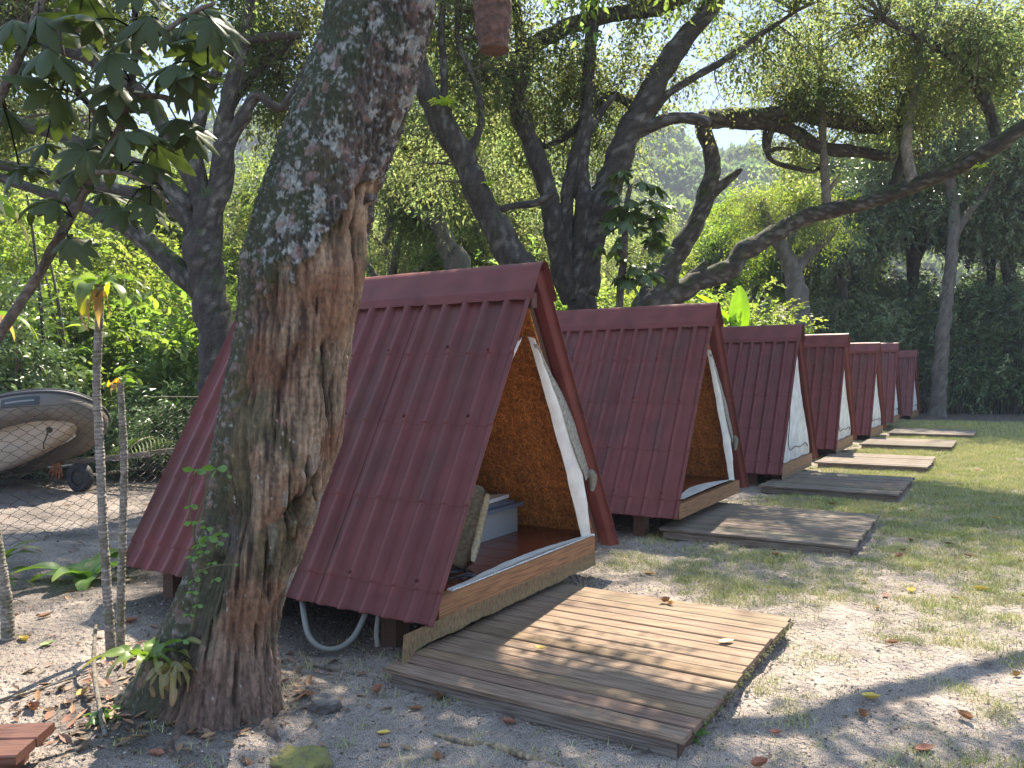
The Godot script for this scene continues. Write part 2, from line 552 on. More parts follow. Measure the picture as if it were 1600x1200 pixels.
func build_grass() -> void:
	rng.seed = 77
	var mb := MB.new()
	for k in 11:
		var a := rng.randf() * TAU
		var p := Vector3(rng.randfn() * 0.022, 0, rng.randfn() * 0.022)
		var o := Vector3(cos(a), 0, sin(a))
		var h := rng.randf_range(0.014, 0.042)
		var s := o.cross(Vector3.UP) * 0.0022
		mb.tri(p - s, p + s, p + o * h * rng.randf_range(0.3, 1.1) + Vector3(0, h, 0))
	var m := mb.mesh()
	var xf := []
	var cols := PackedColorArray()
	for k in 150000:
		var zz := -2.0 - 26.0 * pow(rng.randf(), 1.5)
		var xx := rng.randf_range(-3.4, maxf(0.6, -2.4 - zz * 0.32))
		var gr := grassy(xx, zz)
		if rng.randf() > gr * 1.05 + 0.012: continue
		xf.append(Transform3D(Basis(Vector3.UP, rng.randf() * TAU).scaled(Vector3.ONE * rng.randf_range(0.6, 1.3) * (1.0 + maxf(0.0, -zz - 10.0) * 0.04)), Vector3(xx, gh(xx, zz) - 0.002, zz)))
		cols.append(vary(Color(0.20, 0.225, 0.06).lerp(Color(0.34, 0.30, 0.16), clampf(0.5 + 0.8 * noise.get_noise_2d(xx * 2.0, zz * 2.0), 0, 1) * 0.85), 0.25))
	var o := scatter("grass", m, leaf_mat("grass_blade", Color.WHITE, 0.6, 0.5), xf, cols)
	tag(o, "short patchy grass growing through the sand beside the decks", "grass")
	# crumbs of bark, leaf and sand on the ground
	var bits := MB.new()
	bits.tri(Vector3(-0.006, 0.001, 0), Vector3(0.002, 0.004, 0.005), Vector3(0.007, 0.001, -0.002))
	bits.tri(Vector3(-0.006, 0.001, 0), Vector3(0.007, 0.001, -0.002), Vector3(0.0, 0.003, -0.005))
	var bx := []
	var bc := PackedColorArray()
	for k in 42000:
		var zz := -1.3 - 9.0 * pow(rng.randf(), 1.6)
		var xx := rng.randf_range(-6.5, maxf(0.3, -1.4 - zz * 0.38))
		if n3(Vector3(xx, 0, zz), 1.7) + rng.randf() * 0.9 < 0.25: continue
		bx.append(Transform3D(Basis.from_euler(Vector3(rng.randf_range(-0.5, 0.5), rng.randf() * TAU, rng.randf_range(-0.5, 0.5))).scaled(Vector3.ONE * rng.randf_range(0.4, 1.6)), Vector3(xx, gh(xx, zz) + 0.002, zz)))
		bc.append(vary(Color(0.33, 0.28, 0.24) if rng.randf() < 0.4 else Color(0.09, 0.06, 0.04), 0.4))
	var ll := MB.new()
	leaf(ll, Vector3(-0.03, 0.003, 0), Basis.IDENTITY, 0.07, 0.03, -0.25, Color.WHITE, 2, 0.5)
	var lx := []
	var lc := PackedColorArray()
	for k in 1500:
		var p := Vector3(rng.randf_range(-12.0, -3.0), 0, rng.randf_range(-12.0, -1.2))
		if k % 3 == 0: p = Vector3(-3.5 + rng.randfn() * 0.5, 0, -2.4 + rng.randfn() * 0.5)
		if p.x > -5.5 and p.z < -3.3: continue
		p.y = gh(p.x, p.z)
		lx.append(Transform3D(Basis.from_euler(Vector3(rng.randf_range(-0.4, 0.4), rng.randf() * TAU, rng.randf_range(-0.4, 0.4))).scaled(Vector3.ONE * rng.randf_range(0.4, 1.2)), p))
		lc.append(vary(Color(0.15, 0.085, 0.05), 0.5))
	var o3 := scatter("leaf_litter", ll.mesh(), mats.dry_leaf, lx, lc)
	tag(o3, "brown leaf litter scattered under the trees at the left", "litter")
	var o2 := scatter("ground_litter", bits.mesh(), mats.plain, bx, bc)
	tag(o2, "small crumbs of leaf, bark and sand strewn over the ground", "litter")

# ---------------------------------------------------------------- cabins
# a strip of tiled roofing sheet: barrels across u (metres from the front), stepped rows down s
func roof_sheet(sgn: float, u0: float, u1: float, lift: float) -> ArrayMesh:
	var dn := Vector3(0, -(APEX - EAVE), sgn * HALF).normalized()
	var nm := Vector3(0, HALF, sgn * (APEX - EAVE)).normalized()
	var slope := Vector2(HALF, APEX - EAVE).length()
	var rows := [0.02, 0.16, 0.66, 1.16, 1.68, 2.19, slope]
	var ss := []
	for k in rows.size() - 1:
		var a: float = rows[k]
		var b: float = rows[k + 1]
		ss.append([a + 0.001, 0.0, 1.0 if k > 0 else 0.0])
		ss.append([a + 0.018, 0.001, 0.3])
		ss.append([lerpf(a, b, 0.5), 0.003, 0.0])
		ss.append([b - 0.045, 0.0055, 0.0])
		ss.append([b - 0.02, 0.010, 0.4])
		ss.append([b - 0.004, 0.0085, 0.5])
		ss.append([b, 0.005, 0.5])
	var n_u := int(round((u1 - u0) / 0.0138))
	var top := PackedVector3Array()
	var bot := PackedVector3Array()
	var cc := PackedColorArray()
	for e in ss:
		for k in n_u + 1:
			var u := lerpf(u0, u1, float(k) / n_u)
			var f := fposmod(u / 0.1655 + 0.12, 1.0)
			# a broad barrel and a flat channel
			var h := 0.0
			if f < 0.44: h = 0.036 * smoothstep(0.0, 1.0, minf(f, 0.44 - f) / 0.11)
			var wob := 0.003 * noise.get_noise_2d(u * 0.8, e[0] * 0.8 + sgn * 20.0)
			# the eave is scalloped: barrels end lower than channels
			var s: float = e[0]
			if s > 2.3: s += 0.012 * (1.0 if h > 0.02 else 0.0) + 0.006 * noise.get_noise_1d(u * 3.0)
			var p: Vector3 = dn * s + nm * (h + e[1] * (0.35 + 0.65 * h / 0.036) + lift + wob) + Vector3(-u, APEX, 0)
			top.append(p)
			bot.append(p - nm * 0.005)
			var d := 1.0 + 0.30 * noise.get_noise_2d(u * 1.2 + 7.0, e[0] * 0.5 + sgn) + 0.10 * noise.get_noise_2d(u * 9.0, e[0] * 0.4)
			d *= 0.9 if f > 0.44 and f < 0.52 else 1.0
			var dirt := clampf(noise.get_noise_2d(u * 2.2 + 31.0, e[0] * 0.9 + 8.0) * 1.3 + 0.25 * noise.get_noise_2d(u * 12.0, e[0] * 5.0), 0, 0.5)
			cc.append(Color(d, d * 0.98, d * 0.98).lerp(Color(0.62, 1.25, 1.0), dirt).lerp(Color(1.15, 0.95, 0.85), 0.5 * e[2] * h / 0.036))
	var mb := MB.new()
	mb.grid(top, n_u + 1, cc)
	mb.smooth()
	var under := MB.new()
	under.grid(bot, n_u + 1, cc)
	under.smooth()
	var off := mb.v.size()
	mb.v.append_array(under.v); mb.c.append_array(under.c); for q in under.n: mb.n.append(-q)
	for k in range(0, under.i.size(), 3): mb.i.append_array(PackedInt32Array([under.i[k] + off, under.i[k + 2] + off, under.i[k + 1] + off]))
	# the four edges
	var edge := MB.new()
	var m := n_u + 1
	for k in n_u:
		var b0 := (ss.size() - 1) * m + k
		edge.quad(top[k], bot[k], bot[k + 1], top[k + 1], cc[k])
		edge.quad(top[b0], top[b0 + 1], bot[b0 + 1], bot[b0], cc[b0])
	for r in ss.size() - 1:
		edge.quad(top[r * m], top[(r + 1) * m], bot[(r + 1) * m], bot[r * m], cc[r * m] * 1.15)
		edge.quad(top[r * m + n_u], bot[r * m + n_u], bot[(r + 1) * m + n_u], top[(r + 1) * m + n_u], cc[r * m])
	edge.smooth()
	off = mb.v.size()
	mb.v.append_array(edge.v); mb.c.append_array(edge.c); mb.n.append_array(edge.n)
	for k in edge.i: mb.i.append(k + off)
	return mb.mesh()

func ridge_cap() -> ArrayMesh:
	# cross-section in (z, y) below the apex, front to back with a little sag and wobble
	var prof := [Vector2(-0.158, -0.205), Vector2(-0.152, -0.150), Vector2(-0.140, -0.142), Vector2(-0.055, 0.012), Vector2(-0.03, 0.042), Vector2(0, 0.052), Vector2(0.03, 0.042), Vector2(0.055, 0.012), Vector2(0.140, -0.142), Vector2(0.152, -0.150), Vector2(0.158, -0.205)]
	var mb := MB.new()
	for side in 2:
		var g := PackedVector3Array()
		var cc := PackedColorArray()
		for k in 41:
			var u := -0.025 + (DEPTH + 0.05) * k / 40.0
			for p: Vector2 in prof:
				var w := 0.004 * noise.get_noise_2d(u * 2.0, p.x * 30.0) + (0.006 * noise.get_noise_1d(u * 6.0) if absf(p.x) > 0.15 else 0.0)
				var q := p * (1.0 if side == 0 else 0.965)
				g.append(Vector3(-u, APEX + q.y + w - (0.004 if side else 0.0), q.x))
				var d := 1.05 + 0.2 * noise.get_noise_2d(u * 4.0, p.x * 9.0)
				cc.append(Color(d, d * 0.98, d * 0.96))
		mb.grid(g, prof.size(), cc)
	mb.smooth()
	return mb.mesh()

# plank along one axis with a wavering sawn edge
func plank(at: Vector3, half: Vector3, seed: int, ch := 0.006) -> ArrayMesh:
	rng.seed = seed
	var mb := MB.new()
	mb.box(at, half, Basis.IDENTITY, ch, vary(Color(1, 1, 1), 0.12))
	return mb.mesh()

func slope_board(sgn: float, u: float, w: float, thick: float, inset: float, s0: float, s1: float) -> ArrayMesh:
	var dn := Vector3(0, -(APEX - EAVE), sgn * HALF).normalized()
	var nm := Vector3(0, HALF, sgn * (APEX - EAVE)).normalized()
	var mb := MB.new()
	var b := Basis(dn, nm, dn.cross(nm))
	mb.box(Vector3(-u, APEX, 0) + dn * (s0 + s1) * 0.5 - nm * (inset + thick * 0.5), Vector3((s1 - s0) * 0.5, thick * 0.5, w * 0.5), b, 0.003)
	return mb.mesh()

# cloth hanging between two edges: points a(t) and b(t), folds across
func cloth(a: Array, b: Array, folds: float, depth: float, cols: int, rows: int, x_out: float) -> ArrayMesh:
	var pa := resample(a, 0.05)
	var pb := resample(b, 0.05)
	var g := PackedVector3Array()
	var cc := PackedColorArray()
	for r in rows + 1:
		var t := float(r) / rows
		var ia: PackedVector3Array = pa[0]
		var ib: PackedVector3Array = pb[0]
		var p := samp(ia, t)
		var q := samp(ib, t)
		for k in cols + 1:
			var f := float(k) / cols
			var v := p.lerp(q, f)
			v.x += x_out * sin(PI * f) + depth * sin(f * PI * folds + t * 2.0) * (0.35 + t * 0.65) + 0.008 * n3(v, 6.0)
			g.append(v)
			var d := 1.0 + 0.12 * n3(v, 3.0) + 0.1 * n3(v, 11.0)
			d *= lerpf(1.0, 0.86, smoothstep(0.75, 1.0, t) * clampf(0.5 + n3(v, 5.0), 0, 1))
			cc.append(Color(d, d * 0.99, d * 0.96))
	var mb := MB.new()
	mb.grid(g, cols + 1, cc)
	mb.smooth()
	return mb.mesh()

func samp(p: PackedVector3Array, t: float) -> Vector3:
	var f := t * (p.size() - 1)
	var k := mini(int(f), p.size() - 2)
	return p[k].lerp(p[k + 1], f - k)

func cabin_shell(label: String, at: Vector3, seed: int) -> Node3D:
	var t := thing("a_frame_cabin", label, "cabin", at, "red A-frame cabins in a row")
	var cuts := [0.0, 0.92, 1.87, DEPTH]
	for sgn: float in [1.0, -1.0]:
		for k in 3:
			var s := put("roof_sheet", roof_sheet(sgn, cuts[k], cuts[k + 1] + (0.03 if k < 2 else 0.0), 0.004 * (k % 2)), mats.roof, t)
			if sgn > 0 and k < 2: screws(s, cuts[k], cuts[k + 1], seed + k)
		for u: float in [0.17, 1.4, 2.66]:
			put("rafter", slope_board(sgn, u, 0.07, 0.07, 0.012, 0.12, 2.30), mats.dark_wood, t)
		for b: Vector2 in [Vector2(0.73, 1.216), Vector2(2.005, 1.325)]:
			put("wall_lining", slope_board(sgn, b.x, b.y, 0.012, 0.086, 0.16, 2.155), mats.osb, t)
	put("ridge_cap", ridge_cap(), mats.roof, t)
	put("ridge_beam", plank(Vector3(-DEPTH * 0.5, APEX - 0.20, 0), Vector3(DEPTH * 0.5 - 0.06, 0.05, 0.035), seed), mats.dark_wood, t)
	# back wall
	var bw := MB.new()
	var bx := -DEPTH + 0.16
	bw.tri(Vector3(bx, FLOOR_Y, -0.93), Vector3(bx, FLOOR_Y, 0.93), Vector3(bx, 1.96, 0))
	bw.tri(Vector3(bx - 0.012, FLOOR_Y, 0.93), Vector3(bx - 0.012, FLOOR_Y, -0.93), Vector3(bx - 0.012, 1.96, 0))
	put("back_wall", bw.mesh(), mats.osb, t)
	# floor boards
	for k in 9:
		var z := -0.92 + 0.23 * (k - 0.0)
		put("floor_board", plank(Vector3(-DEPTH * 0.5 - 0.02, FLOOR_Y - 0.014, z), Vector3(DEPTH * 0.5 - 0.12, 0.014, 0.1125), seed + 20 + k, 0.003), mats.floor, t)
	# bearers and posts
	for u: float in [0.14, 2.55]:
		put("bearer", plank(Vector3(-u, 0.275, 0), Vector3(0.045, 0.055, 1.0), seed + int(u * 9)), mats.dark_wood, t)
	for u: float in [0.45, 1.5, 2.5]:
		for s: float in [1.0, -1.0]:
			put("post", plank(Vector3(-u, 0.06, s * 0.98), Vector3(0.055, 0.16, 0.065), seed + 3), mats.dark_wood, t)
	return t

func screws(sheet: Node, u0: float, u1: float, seed: int) -> void:
	rng.seed = seed
	var dn := Vector3(0, -(APEX - EAVE), HALF).normalized()
	var nm := Vector3(0, HALF, APEX - EAVE).normalized()
	for row: float in [0.62, 1.12, 2.14]:
		for k in 2:
			var u: float = u0 + (u1 - u0) * (0.3 + 0.4 * k) + rng.randf_range(-0.05, 0.05)
			u = (floor(u / 0.1655) + 0.19) * 0.1655
			var mb := MB.new()
			var p := Vector3(-u, APEX, 0) + dn * (row + rng.randf_range(-0.02, 0.02)) + nm * 0.046
			mb.tube(PackedVector3Array([p - nm * 0.008, p + nm * 0.004, p + nm * 0.008]), PackedFloat32Array([0.012, 0.011, 0.004]), 8, Color(0.5, 0.35, 0.35))
			put("screw", mb.mesh(), mats.roof, sheet)

func front_beam(t: Node3D, y0: float, y1: float, z0: float, z1: float, seed: int) -> void:
	put("front_beam", plank(Vector3(-0.075, (y0 + y1) * 0.5, (z0 + z1) * 0.5), Vector3(0.028, (y1 - y0) * 0.5, absf(z1 - z0) * 0.5), seed), mats.beam, t)

# the weathered cloth hem hanging under the beam
func skirt(t: Node3D, y: float, drop: float, z0: float, z1: float, seed: int) -> void:
	rng.seed = seed
	var g := PackedVector3Array()
	var cc := PackedColorArray()
	var n_z := 150
	for r in 7:
		var f := r / 6.0
		for k in n_z + 1:
			var w := float(k) / n_z
			var z := lerpf(z0, z1, w)
			var d := drop * (1.0 + 0.14 * noise.get_noise_1d(z * 3.2 + seed) + 0.05 * noise.get_noise_1d(z * 12.0))
			d *= 1.0 + 0.7 * smoothstep(0.05, 0.0, w)
			g.append(Vector3(-0.046 + 0.005 * f * (0.6 + noise.get_noise_1d(z * 14.0 + seed)) + 0.006 * f, y - d * f, z + 0.03 * f * smoothstep(0.05, 0.0, w)))
			var k2 := 1.0 + 0.25 * noise.get_noise_2d(z * 2.0, f * 6.0 + seed) + 0.12 * noise.get_noise_2d(z * 14.0, f * 2.0)
			cc.append((Color(0.27, 0.165, 0.08) * k2).lerp(Color(0.25, 0.20, 0.10) * k2, f * 0.6))
	var mb := MB.new()
	mb.grid(g, n_z + 1, cc)
	mb.smooth()
	put("skirt", mb.mesh(), mats.canvas_old, t)

func closed_front(t: Node3D, seed: int) -> void:
	var g := PackedVector3Array()
	var cc := PackedColorArray()
	for r in 31:
		var f := r / 30.0
		var y := lerpf(2.02, 0.34, f)
		var hw := (APEX - 0.1 - y) / (APEX - EAVE) * HALF * 0.97
		for k in 25:
			var z := lerpf(hw, -hw, k / 24.0)
			var x := -0.10 + 0.012 * sin(z * 9.0 + seed) * f + 0.012 * n3(Vector3(seed, y, z), 2.5)
			g.append(Vector3(x, y, z))
			var d := 1.0 + 0.12 * n3(Vector3(seed, y, z), 2.0) + 0.08 * n3(Vector3(seed, y * 1.0, z * 6.0), 3.0)
			d *= lerpf(1.0, 0.8, smoothstep(0.8, 1.0, f))
			cc.append(Color(d, d, d * 0.98))
	var mb := MB.new()
	mb.grid(g, 25, cc)
	mb.smooth()
	put("canvas_flap", mb.mesh(), mats.canvas, t)
	var c := [[-0.085, 1.5, 0.30, 0.006], [-0.08, 1.15, 0.36, 0.006], [-0.075, 0.85, 0.44, 0.006], [-0.075, 0.62, 0.50, 0.006], [-0.07, 0.50, 0.42, 0.006], [-0.07, 0.53, 0.1, 0.006], [-0.07, 0.50, -0.25, 0.006], [-0.07, 0.53, -0.6, 0.006], [-0.08, 0.46, -0.82, 0.006]]
	var rs := resample(c, 0.04)
	var cb := MB.new()
	cb.tube(rs[0], rs[1], 6, Color(0.03, 0.03, 0.03))
	cb.smooth()
	put("cord", cb.mesh(), mats.plain, t)
	front_beam(t, 0.20, 0.335, 0.98, -0.98, seed + 60)

func open_front(t: Node3D, low: float) -> void:
	var x := -0.11
	# the right-hand flap, gathered along the lining
	put("canvas_flap", cloth([[x, 1.84, 0.0, 0], [x, 1.34, -0.275, 0], [x, 0.86, -0.52, 0], [x, 0.37, -0.745, 0]], [[x - 0.02, 1.80, -0.06, 0], [x - 0.01, 1.34, -0.48, 0], [x - 0.01, 0.90, -0.76, 0], [x - 0.01, 0.34, -0.90, 0]], 2.6, 0.010, 14, 40, 0.05), mats.canvas, t)
	# its outer fold, hanging looser
	put("canvas_fold", cloth([[x + 0.02, 1.79, -0.03, 0], [x + 0.03, 1.36, -0.36, 0], [x + 0.04, 0.98, -0.60, 0], [x + 0.03, 0.79, -0.76, 0]], [[x, 1.79, -0.08, 0], [x + 0.01, 1.38, -0.52, 0], [x + 0.02, 1.05, -0.72, 0], [x + 0.02, 0.83, -0.86, 0]], 2.0, 0.016, 8, 24, 0.03), mats.canvas_grey, t)
	var kn := MB.new()
	var rs := resample([[x + 0.05, 0.86, -0.80, 0.022], [x + 0.055, 0.82, -0.85, 0.034], [x + 0.05, 0.76, -0.865, 0.028], [x + 0.05, 0.70, -0.85, 0.014]], 0.02)
	kn.tube(rs[0], rs[1], 9, Color(0.75, 0.75, 0.7))
	kn.smooth()
	put("flap_tie", kn.mesh(), mats.canvas_grey, t)
	# the left-hand flap, a narrow strip against the roof
	put("canvas_flap", cloth([[x - 0.03, 1.84, 0.03, 0], [x - 0.04, 1.5, 0.29, 0], [x - 0.05, 0.8, 0.72, 0], [x - 0.05, 0.37, 0.97, 0]], [[x - 0.03, 1.80, 0.10, 0], [x - 0.04, 1.5, 0.38, 0], [x - 0.05, 0.8, 0.78, 0], [x - 0.05, 0.37, 1.02, 0]], 2.0, 0.012, 8, 30, 0.02), mats.canvas, t)
	# strip of canvas lying along the sill
	var g := []
	var h := []
	for k in 9:
		var z := lerpf(0.86, -0.84, k / 8.0)
		var bulge := sin(PI * k / 8.0)
		g.append([-0.062, FLOOR_Y + 0.012 + 0.012 * bulge, z, 0])
		h.append([-0.10 - low * bulge, FLOOR_Y + 0.006 + 0.012 * bulge, z, 0])
	put("sill_canvas", cloth(g, h, 1.0, 0.0, 6, 40, 0.0), mats.canvas, t)

# ---------------------------------------------------------------- decks
func deck(label: String, at: Vector3, lx: float, lz: float, n: int, m: Material, turn: float, seed: int, mossy := false) -> void:
	var t := thing("wooden_deck", label, "deck", at, "plank decks in front of the cabins")
	t.rotation.y = turn
	var w := lz / n
	for k in n:
		rng.seed = seed + k * 7
		var gap := rng.randf_range(0.0045, 0.008)
		var wide := rng.randf() < 0.2
		var mb := MB.new()
		var z := lz * 0.5 - (k + 0.5) * w
		var b := Basis.from_euler(Vector3(rng.randf_range(-0.012, 0.012), rng.randf_range(-0.0015, 0.0015), rng.randf_range(-0.002, 0.002)))
		mb.box(Vector3(rng.randf_range(-0.012, 0.012), 0.087 + rng.randf_range(-0.003, 0.003), z), Vector3(lx * 0.5, 0.013, w * 0.5 - gap - (0.002 if wide else 0.0)), b, 0.004, vary(Color(1, 0.98, 0.96), 0.24))
		put("plank", mb.mesh(), m, t)
	for x: float in [-0.46, -0.15, 0.15, 0.46]:
		put("joist", plank(Vector3(x * lx, 0.036, 0), Vector3(0.03, 0.036, lz * 0.5 - 0.03), seed + 3), mats.dark_wood, t)
	put("edge_board", plank(Vector3(0, 0.034, lz * 0.5 - 0.035), Vector3(lx * 0.5 - 0.04, 0.036, 0.012), seed + 9), mats.old_plank, t)
	if mossy:
		# moss along the open end of the boards
		rng.seed = seed
		var mm := MB.new()
		for k in 520:
			var z := rng.randf_range(-0.5, 0.42) * lz
			if noise.get_noise_1d(z * 12.0) < -0.1: continue
			var c := Vector3(lx * 0.5 + rng.randf_range(0.006, 0.018), rng.randf_range(0.062, 0.096), z)
			var r := rng.randf_range(0.003, 0.007)
			var col := vary(Color(0.13, 0.13, 0.045), 0.5)
			for q in 4:
				var a0 := Vector3(cos(q * PI / 2), 0, sin(q * PI / 2)) * r
				var a1 := Vector3(cos((q + 1) * PI / 2), 0, sin((q + 1) * PI / 2)) * r
				mm.tri(c + a0, c + a1, c + Vector3(0, r * 0.8, 0), col)
				mm.tri(c + a1, c + a0, c - Vector3(0, r * 0.8, 0), col)
		put("moss", mm.mesh(), mats.plain, t, "stuff")

# ---------------------------------------------------------------- the big leaning trunk
func foreground_tree() -> void:
	var axis := AXIS
	var at := Vector3(axis[0][0], 0, axis[0][2])
	var t := thing("tree", "thick leaning foreground trunk, lichened bark above and bare rotting wood below", "tree", at)
	var l := []
	for e in axis: l.append([e[0] - at.x, e[1], e[2] - at.z, e[3]])
	var rs := resample(l, 0.0085)
	var pts: PackedVector3Array = rs[0]
	var rad: PackedFloat32Array = rs[1]
	var sides := 300
	var g := PackedVector3Array()
	var cc := PackedColorArray()
	# towards the camera, seen from the trunk, and to its right
	var tocam := Vector3(0.79, 0, 0.61)
	var right := Vector3(0.85, 0, -0.526)
	for k in pts.size():
		var y := pts[k].y
		for q in sides:
			var a := TAU * q / sides
			var dir := right * cos(a) + tocam * sin(a)
			var ca := cos(a)
			var p := pts[k] + dir * rad[k]
			var r := rad[k]
			# roots: the foot spreads to the left and in a few ribs
			var foot := exp(-maxf(0.0, y + 0.02) / 0.22)
			var rib := pow(maxf(0.0, cos((a - 3.3) * 1.0)), 3.0) * 0.75 + pow(maxf(0.0, cos(a - 0.15)), 6.0) * 0.16 + pow(maxf(0.0, cos(a - 1.9)), 9.0) * 0.3 + pow(maxf(0.0, cos(a - 5.0)), 6.0) * 0.4
			r *= 1.0 + foot * rib * 0.75
			# where the bark is gone: below a ragged lip, on the right and middle of the face
			var wav := 0.22 * n3(Vector3(ca * 0.5, sin(a) * 0.5, y * 0.6) + Vector3(3, 0, 0), 3.0)
			var lip := 2.27 + wav + 0.22 * sin(a * 2.0 + 0.4)
			var wood := smoothstep(lip, lip - 0.05, y + 0.1 * n3(p, 9.0))
			var leftbark := smoothstep(-0.76, -0.92, ca + 0.16 * n3(p, 2.5))
			wood *= 1.0 - 0.85 * leftbark
			var q1 := Vector3(p.x * 8.5, (y - p.x * 0.5) * 0.95, p.z * 8.5)
			var fib := noise.get_noise_3d(q1.x, q1.y, q1.z)
			var q2 := Vector3(p.x * 30.0, y * 4.2, p.z * 30.0)
			var fib2 := noise.get_noise_3d(q2.x, q2.y, q2.z)
			var rot := ridged.get_noise_3d(p.x * 9.0, y * 1.3, p.z * 9.0)
			var blot := n3(p, 1.3)
			var crack := ridged.get_noise_3d(p.x * 30.0 + 5.0, y * 11.0, p.z * 30.0)
			var fine := n3(p, 42.0)
			# bark relief
			var db := 0.024 * blot + 0.024 * (absf(crack) - 0.4) + 0.010 * fib2 + 0.006 * fine
			# wood relief: deep fibres and rotted hollows
			var dw := -0.034 + 0.035 * blot + 0.016 * fib + 0.010 * fib2 - 0.03 * smoothstep(0.5, 0.85, rot) + 0.006 * fine
			r += lerpf(db, dw, wood)
			# one knotted hole low on the right, a dark hollow low on the left of the face
			var hole := Vector2((a - 1.05) * 0.3, y - 1.0).length()
			var hol := smoothstep(0.085, 0.02, hole + 0.03 * n3(p, 14.0))
			r -= 0.07 * hol
			var cave := smoothstep(0.20, 0.05, absf(a - 2.35) * 0.32 + 0.05 * blot) * smoothstep(1.25, 0.95, y) * smoothstep(0.0, 0.25, y)
			r -= 0.075 * cave
			p = pts[k] + dir * r
			g.append(p)
			# colours of the bare wood
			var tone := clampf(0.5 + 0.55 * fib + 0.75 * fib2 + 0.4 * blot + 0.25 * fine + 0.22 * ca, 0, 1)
			var cw := Color(0.045, 0.025, 0.017).lerp(Color(0.40, 0.28, 0.18), tone)
			cw = cw.lerp(Color(0.20, 0.085, 0.04), clampf(0.2 + 1.4 * n3(p + Vector3(5, 1, 2), 2.2), 0, 0.8) * 0.85)
			var paleg := smoothstep(0.12, 0.3, n3(Vector3(p.x, p.y * 0.35, p.z) + Vector3(1, 7, 3), 6.0)) * smoothstep(1.5, 0.9, y) * smoothstep(0.3, 0.6, y)
			cw = cw.lerp(Color(0.36, 0.33, 0.29), paleg * 0.75)
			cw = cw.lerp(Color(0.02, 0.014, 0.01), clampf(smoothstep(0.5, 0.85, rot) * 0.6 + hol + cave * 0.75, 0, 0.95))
			var mossw := smoothstep(0.1, 0.35, n3(p + Vector3(2, 9, 4), 2.6) + 0.25 * smoothstep(-0.1, -0.6, ca))
			cw = cw.lerp(Color(0.06, 0.062, 0.025) * (1.0 + fib2), mossw * 0.65)
			if y < 0.55: cw = cw.lerp(Color(0.20, 0.125, 0.10) * (0.8 + 0.7 * fib2), smoothstep(0.55, 0.15, y) * 0.75 * (1.0 - cave))
			# colours of the bark
			var cb := Color(0.062, 0.055, 0.046) * (1.0 + 1.5 * maxf(0.0, fib2) + 0.9 * fine) * lerpf(0.45, 1.25, smoothstep(0.1, 0.6, absf(crack)))
			cb = cb.lerp(Color(0.13, 0.085, 0.07), clampf(n3(p + Vector3(8, 2, 1), 4.0) * 1.6, 0, 0.7))
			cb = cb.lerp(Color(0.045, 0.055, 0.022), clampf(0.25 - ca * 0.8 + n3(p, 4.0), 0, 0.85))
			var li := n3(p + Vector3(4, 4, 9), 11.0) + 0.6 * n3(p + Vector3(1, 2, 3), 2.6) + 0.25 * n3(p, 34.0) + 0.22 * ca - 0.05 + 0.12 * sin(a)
			li -= 0.35 * smoothstep(1.9, 1.4, y)
			cb = cb.lerp(Color(0.40, 0.41, 0.38) * (0.85 + 0.5 * fine), smoothstep(0.27, 0.36, li) * 0.85)
			var li2 := n3(p + Vector3(14, 4, 2), 22.0)
			cb = cb.lerp(Color(0.30, 0.32, 0.30), smoothstep(0.3, 0.4, li2) * 0.7)
			var pink := n3(p + Vector3(21, 3, 2), 8.0)
			cb = cb.lerp(Color(0.27, 0.17, 0.15), smoothstep(0.3, 0.42, pink) * 0.6)
			var col := cb.lerp(cw, wood)
			# specks of white and pink lichen on the lower wood
			var sp := n3(p + Vector3(3, 30, 2), 24.0) + 0.4 * n3(p + Vector3(9, 9, 9), 5.0)
			if y < 1.4 and wood > 0.4: col = col.lerp(Color(0.50, 0.49, 0.45) if pink < 0.18 else Color(0.55, 0.28, 0.27), smoothstep(0.62, 0.7, sp) * 0.8)
			col.a = 1.0
			cc.append(col)
	var mb := MB.new()
	mb.grid(g, sides, cc, true)
	mb.smooth()
	put("trunk", mb.mesh(), mats.trunk, t)
	# limbs above the frame: the ones whose shade crosses the deck and the sand
	var lm := []
	for e in SHADE_LIMB: lm.append([e[0] - at.x, e[1], e[2] - at.z, e[3]])
	put("limb", bark_tube(lm, 0.06, 24, Color(0.09, 0.08, 0.07), 0.5, 0.3), mats.bark, t)
	var l2 := [[0.62, 4.6, -0.5, 0.19], [0.3, 5.6, -1.2, 0.15], [-0.6, 6.6, -1.8, 0.1], [-1.4, 7.4, -1.9, 0.04]]
	put("limb", bark_tube(l2, 0.1, 14, Color(0.09, 0.08, 0.07), 0.5, 0.3), mats.bark, t)
	# the hanging, broken scaly end of a limb at the top of the picture
	var st := []
	for e in STUMP: st.append([e[0] - at.x, e[1], e[2] - at.z, e[3]])
	var o := put("broken_limb", scaly_limb(st), mats.bark, t)
	o.set_meta("label", "hanging broken limb end with ringed reddish bark")
	# surface roots
	for r0: Array in [[[-0.15, 0.03, 0.15, 0.055], [-0.28, 0.01, 0.34, 0.035], [-0.34, -0.01, 0.5, 0.02], [-0.36, -0.05, 0.6, 0.012]], [[0.22, 0.03, -0.02, 0.05], [0.36, 0.015, 0.0, 0.035], [0.5, -0.005, 0.05, 0.02], [0.62, -0.04, 0.08, 0.012]], [[0.12, 0.05, 0.22, 0.035], [0.2, 0.025, 0.36, 0.024], [0.33, 0.012, 0.42, 0.018], [0.45, -0.03, 0.44, 0.012]]]:
		put("root", bark_tube(r0, 0.02, 12, Color(0.15, 0.11, 0.09), 0.2, 0.1, 0.2), mats.bark, t)
	var sk := PackedVector3Array()
	for p in skel_of([lm, l2], 0.4): sk.append(p)
